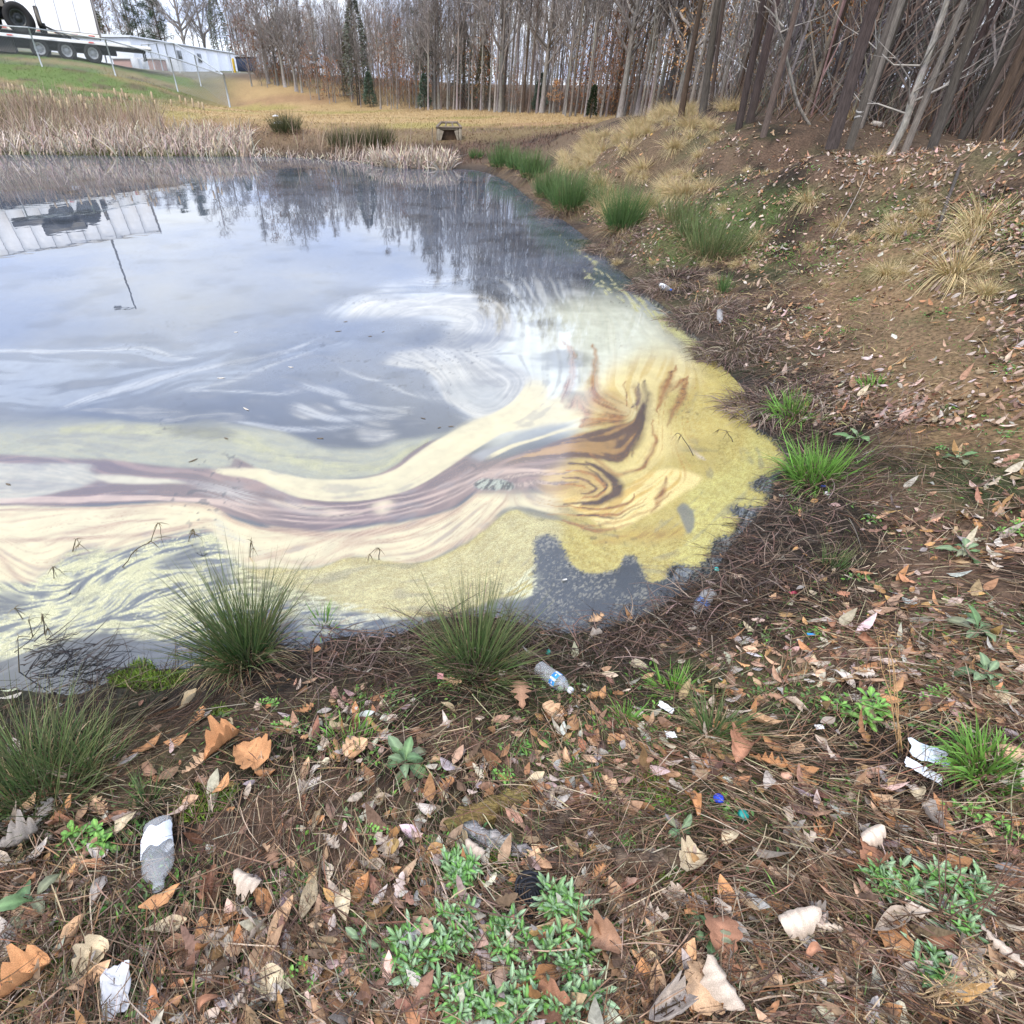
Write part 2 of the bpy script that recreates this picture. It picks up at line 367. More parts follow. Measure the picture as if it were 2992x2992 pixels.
pth = (1 - sstep(.2, .8, dp + (n2 - .5) * .9)); C = lerp(C, (.25, .165, .085), pth * .65)
C = lerp(C, (.035, .03, .026), (1 - sstep(.08, .55, d + (n2 - .5) * .4)) * (near < 13))   # black mud at the water
C = lerp(C, (.06, .045, .035), (1 - sstep(.2, 1.2, d)) * (near >= 9))
right = sstep(.0, 2.5, x) * sstep(4, 7, near)
C = lerp(C, (.13, .09, .055), right * sstep(.42, .6, n1) * .8)                             # straw coloured bank
C = lerp(C, (.06, .085, .03), sstep(.5, .72, fbm(x * 1.7 + 5, y * 1.7, 29, 4)) * .35 * (near < 14))
C = lerp(C, (.07, .10, .03), sstep(520, 600, pv) * (1 - sstep(740, 860, pv)) * sstep(1850, 2000, pu) * (1 - sstep(2500, 2750, pu)) * (y > 2) * sstep(.40, .58, fbm(x * 1.1, y * 1.1, 36, 4)) * .8)
fld = sstep(23, 29, y) * sstep(-19, -12, x + .12 * (y - 40))                              # golden field
C = lerp(C, (.36, .25, .12), fld * .95)
C = lerp(C, (.27, .22, .075), fld * sstep(.5, .62, fbm(x * .16, y * .35, 31, 3)) * .9)
C = lerp(C, (.25, .15, .085), fld * sstep(.56, .66, fbm(x * .1 + 3, y * .25, 32, 3)) * .7)
C = lerp(C, (.09, .06, .045), fld * (1 - sstep(0, 1, (y - 26.5 + (n1 - .5) * 3) / 2.0)))
lawn = sstep(-13, -19, x + .12 * (y - 40)) * sstep(27, 31, y)                             # green lawn bank on the left
C = lerp(C, (.10, .14, .04), lawn)
C = lerp(C, (.20, .155, .075), lawn * sstep(.44, .56, fbm(x * .25, y * .5, 33, 4)) * .85)
C = lerp(C, (.10, .07, .045), lawn * sstep(.60, .66, fbm(x * .3 + 7, y * .9, 35, 4)) * .8)
C = lerp(C, (.13, .10, .05), lawn * (1 - sstep(28.5, 33, y)) * .8)
wood = np.maximum(sstep(38, 44, y + .0 * x) * sstep(-4, 2, x), sstep(53, 57, y) * sstep(-24, -18, x)); wood = np.maximum(wood, sstep(5.2, 7, x) * sstep(9, 11, near) * sstep(-.5, .6, x - .28 * y))
C = lerp(C, (.095, .065, .045), wood * .9)
lot = sstep(48.5, 50, y) * sstep(-16, -19, x) * (z > 2.6); C = lerp(C, (.16, .155, .13), lot * sstep(51, 54, y) * .6)
bed = inside(SHORE, x, y); C[bed] = (.03, .028, .024)
C = C * (0.82 + .36 * n2[:, None])
gg.add(np.stack([x, y, z], -1), np.stack([i, j, j + na, i + na], -1).reshape(-1, 4), C)
gg.add([(0, 0, terr(np.array([0.]), np.array([0.]))[0])], np.zeros((0, 3), int), C[:1])
cap = np.stack([np.full(na, nr * na), np.arange(na), (np.arange(na) + 1) % na], -1); gg.f.append(cap); gg.m.append(np.zeros(na))
gg.f[-1] = cap
m_ground = vmat('ground_soil', 0.9, 0.15, 34, 0.6, 0.7, 45)
ground = part('ground', gg, m_ground, smooth=True, kind='structure')
# ------------------------------------------------------------------ pond surface: swirls of scum in the film's own colour, with some reflection painted in
S = 0.5; U0, V0, CW, CH = -300, 430, 1340, 820          # half-resolution image-pixel sheet projected from the camera over the photographed part of the pond
gu, gv = np.meshgrid(U0 + (np.arange(CW) + .5) / S, V0 + (np.arange(CH) + .5) / S)
WP = at_z(gu, gv); WX, WY = WP[..., 0], WP[..., 1]
wu = (fbm(WX * 2.2, WY * 2.2, 41, 4) - .5); wv = (fbm(WX * 2.2 + 40, WY * 2.2, 43, 4) - .5)
fu = (fbm(WX * 11, WY * 11, 45, 3) - .5); fv = (fbm(WX * 11 + 9, WY * 11, 47, 3) - .5)
def boxblur(a, r):
    if r < 1: return a
    for ax in (0, 1):
        p = np.pad(a, [(r + 1, r) if k == ax else (0, 0) for k in (0, 1)], mode='edge'); c = np.cumsum(p, ax)
        n = a.shape[ax]; a = (np.take(c, np.arange(2 * r + 1, 2 * r + 1 + n), ax) - np.take(c, np.arange(0, n), ax)) / (2 * r + 1)
    return a
def win(p, pad):
    x0 = int(max((p[:, 0].min() - pad - U0) * S, 0)); x1 = int(min((p[:, 0].max() + pad - U0) * S + 1, CW))
    y0 = int(max((p[:, 1].min() - pad - V0) * S, 0)); y1 = int(min((p[:, 1].max() + pad - V0) * S + 1, CH))
    return slice(y0, y1), slice(x0, x1)
def region(pts, soft=2, warp=22, fine=9):
    p = catmull(pts, 5, True); w = win(p, 50); m = np.zeros((CH, CW))
    m[w] = inside(p, gu[w] + warp * wu[w] + fine * fu[w], gv[w] + .8 * warp * wv[w] + .8 * fine * fv[w])
    return boxblur(boxblur(m, soft), soft)
def stroke(pts, width, warp=16, fine=7, soft=.35):
    pts = np.asarray(pts, float); wd = np.broadcast_to(width, (len(pts),))
    q = catmull(np.column_stack([pts, wd]), 7); w = win(q, float(q[:, 2].max()) + 40); m = np.zeros((CH, CW))
    X = gu[w] + warp * wu[w] + fine * fu[w]; Y = gv[w] + .8 * warp * wv[w] + .8 * fine * fv[w]; best = np.full(X.shape, -9e9)
    for a, b in zip(q[:-1], q[1:]):
        e = b[:2] - a[:2]; L = e @ e + 1e-9; t = np.clip(((X - a[0]) * e[0] + (Y - a[1]) * e[1]) / L, 0, 1)
        d_ = np.hypot(X - a[0] - t * e[0], Y - a[1] - t * e[1]); ww = np.maximum(a[2] + (b[2] - a[2]) * t, .8)
        best = np.maximum(best, 1 - d_ / ww)
    m[w] = np.clip(best / soft, 0, 1); return m
# flow direction from guide lines, then streaks drawn along it
GUIDES = [[(0,1026),(250,1024),(414,1019),(517,1048),(700,1020),(900,1000)],[(190,1185),(290,1152),(393,1127),(538,1086),(787,1040)],[(0,1215),(250,1212),(500,1240),(700,1247),(886,1288),(1072,1313),(1280,1272),(1420,1241)],
 [(0,1330),(232,1342),(580,1367),(783,1380),(907,1406),(1072,1392),(1180,1338),(1259,1288)],[(650,1378),(824,1409),(990,1433),(1155,1408),(1280,1334),(1404,1260),(1520,1195),(1580,1120),(1590,1010),(1530,880)],
 [(0,1475),(290,1465),(580,1468),(700,1500),(900,1530),(1100,1520),(1320,1460),(1450,1375),(1600,1340),(1690,1330)],[(0,1540),(300,1510),(620,1500),(800,1560),(1000,1570),(1200,1545),(1380,1470),(1420,1440)],
 [(0,1600),(124,1660),(210,1600),(330,1590),(620,1530)],[(700,1640),(900,1650),(1030,1615),(1238,1630),(1404,1540),(1495,1470)],[(1500,1420),(1520,1470),(1650,1520),(1800,1540),(1900,1500),(2000,1440)],
 [(1010,918),(1060,880),(1200,860),(1420,860),(1490,920),(1480,1000),(1440,1030),(1560,1120),(1540,1200),(1440,1240)],[(1130,1060),(1250,1085),(1310,1170),(1400,1230)],[(550,1140),(725,1144),(900,1135),(1015,1185),(1114,1198),(1330,1200)],
 [(1648,1173),(1673,1090),(1648,999)],[(1731,1007),(1735,1152),(1785,1197),(1806,1222),(1686,1243)],[(1893,1110),(1876,1235),(1847,1334)],[(1971,1069),(1934,1164),(1922,1206),(1930,1300),(1880,1370),(1802,1388),(1720,1330)],
 [(2005,1102),(1955,1230),(2000,1300),(2060,1400),(1990,1500),(1800,1600),(1650,1560)],[(1704,1290),(1773,1270),(1851,1245)],[(1710,1338),(1802,1421),(1731,1470)],[(1900,900),(2050,1050),(2150,1200),(2230,1350),(2150,1460),(2050,1600),(1850,1640)],
 [(0,1900),(250,1800),(350,1680),(450,1640),(600,1620)],[(300,1850),(500,1830),(700,1800),(900,1750),(1100,1780),(1400,1700),(1600,1560)],[(900,740),(700,760),(400,780),(0,800)]]
gp, gt = [], []
for G in GUIDES:
    q = catmull(G, 5); gp.append((q[1:] + q[:-1]) / 2); t_ = q[1:] - q[:-1]; gt.append(t_ / np.linalg.norm(t_, axis=1, keepdims=True))
gp, gt = np.concatenate(gp), np.concatenate(gt)
k8 = 10; cu, cv_ = gu[::k8, ::k8], gv[::k8, ::k8]
w8 = np.exp(-((cu[..., None] - gp[:, 0]) ** 2 + 1.6 * (cv_[..., None] - gp[:, 1]) ** 2) / (2 * 42.0 ** 2)) + 1e-9
c2 = gt[:, 0] ** 2 - gt[:, 1] ** 2; s2 = 2 * gt[:, 0] * gt[:, 1]
w8s = w8.sum(-1); base8 = 2e-7
A2 = ((w8 * c2).sum(-1) + base8) / w8s; B2 = (w8 * s2).sum(-1) / w8s; th8 = .5 * np.arctan2(B2, A2 + 1e-6)
def up(a):
    yy = np.clip(np.arange(CH) / k8, 0, a.shape[0] - 1.001); xx = np.clip(np.arange(CW) / k8, 0, a.shape[1] - 1.001)
    y0, x0 = yy.astype(int), xx.astype(int); ty, tx = (yy - y0)[:, None], (xx - x0)[None]
    y1, x1 = np.minimum(y0 + 1, a.shape[0] - 1), np.minimum(x0 + 1, a.shape[1] - 1)
    g_ = lambda Y, X: a[Y][:, X]
    return (g_(y0, x0) * (1 - tx) + g_(y0, x1) * tx) * (1 - ty) + (g_(y1, x0) * (1 - tx) + g_(y1, x1) * tx) * ty
ca, sa = up(np.cos(2 * th8)), up(np.sin(2 * th8)); th = .5 * np.arctan2(sa, ca) + 1.1 * wu
dxx, dyy = np.cos(th), np.sin(th)
def lic(src, n, step=1.0):
    acc = src.copy(); cnt = 1
    jj, ii = np.meshgrid(np.arange(CW), np.arange(CH))
    for sgn in (1, -1):
        X, Y = jj.astype(np.float32), ii.astype(np.float32); ax, ay = dxx * sgn, dyy * sgn
        for k in range(n):
            X = np.clip(X + ax * step, 0, CW - 1); Y = np.clip(Y + ay * step, 0, CH - 1); xi, yi = (X + .5).astype(int).clip(0, CW - 1), (Y + .5).astype(int).clip(0, CH - 1)
            acc += src[yi, xi]; cnt += 1
            nx, ny = dxx[yi, xi], dyy[yi, xi]; dt = np.sign(nx * ax + ny * ay + 1e-9); ax, ay = nx * dt, ny * dt
    return acc / cnt
def norm(a): return np.clip(.5 + (a - a.mean()) / (4 * a.std()), 0, 1)
wr = np.random.default_rng(5).random((CH, CW)).astype(np.float32)
w4 = np.kron(np.random.default_rng(6).random((CH // 4 + 1, CW // 4 + 1)), np.ones((4, 4)))[:CH, :CW].astype(np.float32)
L1 = norm(lic(wr, 22)); L2 = norm(lic(boxblur(w4, 2), 45, 1.6)); L3 = norm(lic(boxblur(wr, 1), 5))
_sp = (wr > .985).astype(np.float32); LIN = lic(_sp, 60); LIN = np.clip(LIN / (3.2 * LIN.std() + LIN.mean()), 0, 1)
FIB = norm(lic(boxblur(wr, 1), 9))
A = np.array((.022, .026, .032)) + (np.array((.070,.080,.100)) * ((1 - sstep(1000, 1330, gv)) * (.7 + .6 * fbm(WX * .5, WY * .9, 80, 3)))[..., None]); MATM = np.zeros((CH, CW)); FILM = np.zeros((CH, CW))  # far open water painted paler and bluer to lighten its dark reflections
def lay(mask, c, a=1.0, c2=None, tex=None, mat=None, film=None):
    global A, MATM, FILM
    col = np.asarray(c, float)
    if c2 is not None: col = col * (1 - tex[..., None]) + np.asarray(c2, float) * tex[..., None]
    m = np.clip(mask * a, 0, 1); A = A * (1 - m[..., None]) + col * m[..., None]
    FILM = np.maximum(FILM, m) if film is None else FILM * (1 - m) + film * m
    if mat is not None: MATM = MATM * (1 - m) + mat * m
WHITE, CREAM, PALE, OLIVE, GOLD, RUST, BROWN, PURPLE, PEACH, WATER, YELL = (.46,.47,.41), (.45,.385,.215), (.50,.47,.26), (.30,.285,.17), (.46,.31,.07), (.33,.135,.025), (.07,.028,.010), (.085,.046,.036), (.36,.26,.14), (.022,.026,.032), (.40,.37,.11)
st = lambda lo, hi, t: sstep(lo, hi, t)
sp2 = st(.35, .65, vnoise(WX * 130, WY * 130, 63) * .6 + vnoise(WX * 60 + 3, WY * 60, 64) * .4)
# thin films on the open water, left and middle
lay(region([(-350,1015),(0,1018),(250,1020),(500,1012),(760,995),(980,985),(1040,1000),(900,1030),(700,1100),(560,1130),(380,1165),(200,1185),(0,1195),(-350,1190)], 6, 40), (.17,.19,.21), .7, (.06,.07,.085), st(.35, .65, L2))
for p, w_ in [([(-300,1020),(0,1026),(250,1024),(414,1019),(517,1048),(560,1040)], 7), ([(190,1185),(290,1152),(393,1127),(538,1086),(787,1040),(900,1005)], [5,12,12,9,7,4]), ([(526,1137),(662,1115),(800,1065),(900,1030)], 4),
              ([(555,1140),(638,1140),(725,1144),(820,1150),(900,1135)], 4), ([(895,1131),(990,1156),(1015,1185),(1114,1198),(1200,1192)], [10,16,14,10,3]), ([(700,1236),(865,1256),(1050,1245)], [5,9,3]), ([(880,1190),(960,1225),(1080,1222),(1190,1212)], [14,12,9,5]), ([(1000,1080),(1120,1120),(1165,1140),(1200,1155),(1300,1168)], 5)]:
    lay(stroke(p, w_), (.33,.33,.31), .62, (.10,.11,.12), st(.45, .75, L1))
for p in [[(323,1210),(393,1193),(497,1196),(567,1210),(580,1216),(497,1226),(414,1218)],[(215,1190),(315,1196),(350,1213),(300,1206)],[(580,1214),(642,1198),(720,1220),(662,1238),(600,1228)],[(1040,1268),(1093,1236),(1170,1208),(1195,1210),(1140,1245),(1165,1288),(1085,1297)],[(860,1190),(940,1188),(980,1215),(880,1225)]]:
    lay(region(p, 1, 36, 20) * (.35 + .65 * st(.35, .6, L2)), (.33,.31,.26), .75, (.16,.16,.15), st(.4, .7, L1))
# beige olive film, centre left
fb = region([(-350,1212),(120,1205),(330,1228),(500,1242),(600,1227),(700,1247),(824,1264),(886,1288),(948,1309),(1072,1313),(1155,1293),(1280,1272),(1404,1239),(1440,1241),(1259,1288),(1180,1338),(1151,1367),(1072,1392),(907,1406),(783,1380),(690,1370),(580,1367),(393,1355),(232,1342),(0,1330),(-350,1330)], 3, 18)
lay(fb * st(1200, 1300, gv + .04 * gu), OLIVE, .8, (.25,.25,.17), st(.3, .7, L3), mat=.4)
lay(stroke([(180,1258),(348,1254),(497,1256),(704,1284),(824,1334),(948,1362),(1072,1370),(1155,1343),(1250,1290)], [14,26,26,30,28,26,22,22,10], soft=.8), (.36,.35,.17), .55, OLIVE, st(.45, .7, L3), mat=.6)
# film from the right, whitened for the sky it mirrors, with beige lobes inside
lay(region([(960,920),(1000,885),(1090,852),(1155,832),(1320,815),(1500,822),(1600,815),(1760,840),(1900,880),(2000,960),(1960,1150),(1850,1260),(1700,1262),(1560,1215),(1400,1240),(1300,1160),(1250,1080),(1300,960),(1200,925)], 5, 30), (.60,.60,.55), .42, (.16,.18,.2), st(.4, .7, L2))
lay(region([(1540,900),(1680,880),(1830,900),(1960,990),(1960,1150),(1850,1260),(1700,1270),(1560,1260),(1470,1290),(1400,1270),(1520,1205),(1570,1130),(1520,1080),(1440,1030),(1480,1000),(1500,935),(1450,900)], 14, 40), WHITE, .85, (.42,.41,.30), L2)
lay(region([(1010,918),(1060,880),(1150,870),(1300,865),(1420,860),(1475,890),(1500,935),(1496,980),(1462,1015),(1440,1030),(1462,1060),(1530,1085),(1570,1130),(1566,1170),(1504,1222),(1440,1240),(1400,1235),(1360,1200),(1310,1175),(1300,1160),(1290,1130),(1250,1090),(1230,1080),(1130,1065),(1127,1055),(1180,1025),(1280,1000),(1320,960),(1325,940),(1290,920),(1200,925),(1080,925)], 1, 16), (.36,.34,.28), .8, (.22,.215,.19), st(.3, .75, L1))
lay(region([(1300,1130),(1420,1110),(1470,1150),(1440,1200),(1340,1170)], 5, 26), (.2,.21,.2), .6)
for p in [[(1040,900),(1100,878),(1200,880),(1260,893),(1180,903),(1110,893)], [(1020,912),(1070,893),(1150,888)], [(1300,865),(1430,872),(1480,920)]]: lay(stroke(p, 3), (.55,.52,.45), .6)
# brown band with left tongues
lay(region([(-350,1332),(230,1338),(560,1368),(665,1362),(690,1336),(720,1350),(790,1392),(900,1412),(1072,1396),(1180,1340),(1270,1286),(1300,1300),(1420,1345),(1560,1312),(1710,1285),(1720,1460),(1560,1425),(1500,1440),(1400,1440),(1380,1440),(1320,1480),(1200,1512),(1050,1532),(900,1548),(780,1532),(700,1512),(640,1492),(580,1470),(290,1472),(-350,1492)], 1, 14), PURPLE, .96, (.17,.10,.075), st(.45, .8, L2))
lay(region([(-350,1352),(0,1353),(250,1355),(262,1372),(285,1397),(270,1412),(200,1432),(0,1468),(-350,1478)], 1, 10), (.34,.31,.22), .9, (.25,.24,.18), st(.3, .7, L3))
lay(region([(285,1390),(330,1388),(480,1400),(545,1411),(400,1414),(300,1406)], 1, 8), (.40,.36,.24), .9)
lay(region([(780,1460),(900,1475),(1010,1490),(1060,1500),(960,1508),(850,1490)], 1, 14), (.42,.34,.22), .8, PURPLE, st(.5, .8, L1))
lay(region([(1090,1475),(1130,1463),(1148,1470),(1130,1500),(1095,1495)], 1, 12), (.44,.36,.22), .9)
lay(region([(560,1410),(700,1425),(760,1470),(680,1480),(590,1440)], 4, 20), (.3,.28,.24), .7, PURPLE, st(.4, .65, L1))
for k, (o, w_) in enumerate([(6, 3), (18, 2), (34, 5), (52, 2)]):
    lay(stroke([(-300,1478-o*.2),(290,1465-o*.3),(600,1470-o*.2),(780,1520-o),(1000,1530-o),(1200,1500-o),(1330,1455-o),(1450,1390-o*.4),(1640,1375)], w_, 12), (.42,.30,.22), .65)
# cream ribbon
lay(stroke([(640,1376),(754,1386),(824,1409),(907,1429),(990,1433),(1072,1429),(1155,1408),(1217,1375),(1280,1334),(1346,1293),(1404,1260),(1460,1232),(1520,1195),(1566,1150)], [8,18,26,31,33,34,37,42,44,42,38,34,34,40], 10, 4, .08), CREAM, .98, (.385,.335,.19), L2)
lay(stroke([(1470,1240),(1600,1205),(1690,1180),(1740,1120)], [26,40,40,30], 14, 5, .2), CREAM, .9)
lay(region([(1480,1290),(1560,1252),(1660,1238),(1620,1262),(1560,1280),(1510,1300)], 1, 10), (.17,.18,.17), .9)
lay(region([(1380,1330),(1430,1310),(1470,1300),(1440,1325),(1410,1345)], 1, 8), (.17,.17,.17), .9)
lay(stroke([(1440,1330),(1500,1300),(1570,1282),(1640,1258),(1690,1250)], [8,6,5,5,3], 10), CREAM, .9)
lay(stroke([(1180,1345),(1240,1300),(1265,1290)], [8,5,2], 8), PURPLE, .9)
# lower cream and peach bands
lay(region([(-350,1494),(300,1480),(580,1472),(650,1502),(700,1524),(780,1544),(900,1554),(1050,1540),(1200,1520),(1330,1484),(1385,1446),(1410,1442),(1500,1442),(1560,1438),(1700,1455),(1720,1520),(1640,1505),(1490,1480),(1404,1550),(1300,1610),(1238,1637),(1135,1640),(1030,1620),(907,1657),(760,1655),(680,1640),(640,1580),(600,1545),(455,1572),(330,1605),(210,1602),(124,1676),(40,1700),(-350,1660)], 1, 12), CREAM, .97, PEACH, st(.42, .85, L2) * .8)
for p, w_ in [([(-300,1500),(290,1484),(600,1480),(700,1530),(900,1562),(1100,1548),(1300,1500),(1390,1450)], 5), ([(-300,1600),(0,1580),(250,1570),(440,1560),(620,1520)], 7), ([(0,1620),(60,1690),(124,1690),(200,1620),(330,1612),(460,1578),(620,1550)], [8,9,7,8,6,5,4]), ([(130,1580),(145,1590),(200,1560),(330,1530),(480,1520)], 4), ([(790,1545),(1000,1560),(1200,1538),(1340,1490)], 10),
              ([(780,1625),(907,1646),(1030,1618)], 6), ([(1135,1642),(1238,1628),(1404,1548),(1450,1510)], [5,9,8,5]), ([(900,1570),(1050,1580),(1230,1558)], 3), ([(1000,1590),(1180,1575),(1300,1540)], 3), ([(1400,1540),(1460,1480),(1480,1460)], 4), ([(1300,1580),(1380,1530),(1440,1460)], 3)]:
    lay(stroke(p, w_, 14), (.22,.13,.07), .8, (.38,.27,.15), st(.4, .7, L1))
lay(stroke([(640,1500),(650,1545),(700,1575),(760,1620)], [10,16,12,8], 22), CREAM, .8, (.3,.3,.24), st(.5, .7, L1))
# fibrous mats
fibc = st(.3, .62, FIB)
m1 = region([(690,1660),(907,1662),(1030,1626),(1238,1642),(1404,1556),(1495,1490),(1560,1512),(1640,1522),(1740,1570),(1800,1590),(1900,1590),(1990,1560),(2060,1480),(2080,1400),(2100,1300),(2080,1180),(2000,1060),(1940,1000),(1950,960),(2010,985),(2100,1066),(2170,1126),(2192,1196),(2205,1268),(2262,1300),(2298,1340),(2288,1362),(2200,1400),(2180,1416),(2248,1442),(2240,1478),(2150,1478),(2128,1500),(2160,1512),(2130,1560),(2085,1570),(2062,1642),(1962,1655),(1952,1702),(1897,1697),(1876,1664),(1855,1622),(1830,1628),(1814,1666),(1723,1676),(1665,1640),(1635,1577),(1592,1560),(1562,1580),(1575,1650),(1560,1700),(1540,1740),(1450,1745),(1330,1790),(1150,1800),(1060,1790),(900,1760),(760,1740),(700,1700)], 1, 16, 14)
lay(region([(1700,1270),(1850,1040),(1960,960),(2010,985),(2100,1066),(2170,1126),(2192,1196),(2205,1268),(2250,1310),(2200,1390),(2120,1450),(2080,1560),(1960,1640),(1800,1640),(1650,1580),(1640,1460)], 14, 34), (.43,.345,.09), .95, (.34,.255,.05), sp2, mat=.6)
lay(m1, (.46,.385,.10), .97, (.32,.235,.04), sp2, mat=.8)
lay(region([(690,1660),(907,1662),(1030,1626),(1238,1642),(1404,1556),(1495,1490),(1640,1525),(1620,1600),(1560,1690),(1330,1790),(1060,1790),(760,1740)], 6, 30), (.54,.49,.26), .8, (.42,.36,.17), .5 * (1 - fibc) + .5 * sp2, mat=1.0)  # left part of the gold mat painted beige, for sky reflected there
lay(stroke([(1740,1580),(1850,1560),(1960,1560),(2060,1520)], [10,22,26,10], 34, 20, 1.0), (.27,.15,.02), .85, (.38,.26,.04), fibc, mat=.6)
lay(region([(2010,1440),(2100,1380),(2190,1290),(2150,1120),(2060,1000),(2150,1080),(2210,1240),(2300,1335),(2290,1365),(2180,1420),(2250,1450),(2230,1482),(2120,1490),(2150,1520),(2070,1660),(1960,1660),(2010,1560)], 6, 30), (.51,.46,.13), .85, (.37,.31,.07), sp2, mat=.8)
m2 = region([(-350,1700),(40,1702),(124,1682),(210,1608),(330,1608),(455,1578),(600,1550),(660,1600),(720,1660),(800,1700),(1000,1770),(1060,1800),(900,1790),(740,1850),(600,1868),(430,1872),(300,1850),(160,1880),(0,1930),(-350,1940)], 2, 26, 18)
gap = st(.44, .52, L2 * .45 + FIB * .55 + .10 * wu)
lay(m2 * gap, (.60,.57,.32), .95, (.42,.41,.25), 1 - fibc, mat=1.0)
lay(m2 * (1 - gap), (.05,.06,.07), .5)
for p in [[(450,1640),(540,1600),(585,1570),(570,1640),(520,1665)], [(-60,1740),(80,1730),(60,1780),(-60,1790)], [(610,1665),(680,1660),(660,1715),(620,1710)]]: lay(region(p, 3, 26, 24), WATER, .85, mat=0)
# near edge of open water with floating specks
spk = st(.60, .68, vnoise(WX * 150, WY * 150, 61) * .65 + vnoise(WX * 80, WY * 80, 62) * .35)
jm = region([(1562,1585),(1592,1562),(1632,1577),(1665,1640),(1723,1676),(1814,1668),(1830,1630),(1860,1626),(1897,1697),(1960,1700),(2000,1740),(1800,1860),(1500,1880),(1560,1740)], 2, 10, 14)
lay(jm, (.024,.03,.04), .9, (.16,.15,.12), spk, mat=.25)
lay(region([(-350,1925),(0,1925),(160,1882),(300,1852),(430,1874),(600,1870),(740,1852),(900,1792),(1060,1802),(1150,1850),(900,1990),(300,2080),(-350,2080)], 3, 16, 16) * (1 - .6 * gap * st(1960, 1860, gv)), WATER, .9, mat=0)
lay(region([(870,1770),(960,1745),(1100,1790),(1180,1800),(1080,1830),(900,1850)], 4, 26, 20) * st(.5, .62, FIB), (.6,.58,.4), .9, mat=1)
lay(region([(1470,1745),(1560,1650),(1590,1700),(1560,1740)], 2, 20, 16) * st(.42, .55, FIB), (.62,.6,.38), .9, mat=1)
# right hand column: pale film with painted tree reflection, rust streaks, dark brown folds

# let every film smear along the flow and thin out in places
sm = np.stack([lic(A[..., q].astype(np.float32), 9, 1.2) for q in range(3)], -1); kf = ((1 - MATM) * .75)[..., None]; A = A * (1 - kf) + sm * kf
thin = st(.52, .74, fbm(WX * 1.6 + 2, WY * 2.2, 78, 4)) * (gv < 1320) * .55; A = A * (1 - thin[..., None]) + np.array(WATER) * thin[..., None]
thin = st(.60, .72, fbm(WX * 5 + 2, WY * 7, 79, 4) * .6 + L2 * .4) * .35; A = A * (1 - thin[..., None]) + np.array((.10,.10,.10)) * thin[..., None]
lay(region([(1620,900),(1760,860),(1880,900),(1980,990),(2030,1070),(1990,1110),(1900,1120),(1890,1230),(1800,1180),(1730,1060),(1660,1000)], 12, 30), (.44,.46,.36), .72, (.54,.53,.40), L1)  # thin pale film, the wood's grey-green reflection painted into its colour
lay(region([(1640,1462),(1780,1440),(1830,1410),(1900,1380),(1950,1335),(2020,1270),(1950,1235),(1925,1180),(1960,1130),(2060,1135),(2045,1080),(1960,1045),(1850,1050),(1760,1100),(1700,1200),(1690,1250),(1850,1210),(1870,1300),(1800,1370),(1730,1330),(1700,1400)], 14, 30), (.60,.48,.19), .85, (.50,.35,.09), st(.5, .8, L2))
lay(region([(1640,1455),(1700,1500),(1800,1545),(1900,1500),(2000,1440),(2050,1400),(1980,1370),(1900,1380),(1800,1440)], 2, 14), (.64,.51,.20), .9, (.50,.33,.08), st(.5, .8, L2))
lay(region([(1960,1240),(2020,1180),(2080,1100),(2110,1150),(2150,1260),(2080,1280),(2000,1280)], 4, 24), (.40,.29,.06), .7, (.54,.45,.14), sp2, mat=.6)
dk = [(1560,1318),(1640,1286),(1702,1264),(1773,1250),(1847,1228),(1872,1180),(1885,1190),(1868,1250),(1852,1297),(1836,1334),(1806,1352),(1760,1346),(1700,1338),(1600,1338),(1480,1352)]
lay(region(dk, 1, 14), BROWN, .97, (.26,.14,.035), st(.52, .75, L2))
lay(region([(1600,1372),(1680,1350),(1740,1356),(1782,1388),(1800,1424),(1780,1452),(1725,1466),(1640,1456),(1580,1430)], 7, 24), (.33,.20,.05), .75, (.45,.31,.09), st(.4, .7, L2))
for p, w_, cc in [([(1660,1352),(1730,1360),(1778,1394),(1794,1426),(1774,1450),(1720,1464),(1640,1470)], [3,7,10,12,9,6,3], BROWN), ([(1650,1372),(1715,1380),(1750,1404),(1764,1426),(1745,1442),(1690,1452)], [2,6,7,8,6,2], RUST), ([(1640,1392),(1700,1398),(1728,1416),(1730,1430),(1690,1440)], [2,5,5,5,2], BROWN), ([(1620,1410),(1690,1416),(1705,1424)], [2,4,2], RUST)]: lay(stroke(p, w_, 20, 14, .6), cc, .9, np.array(cc) * .5, st(.4, .7, L1))
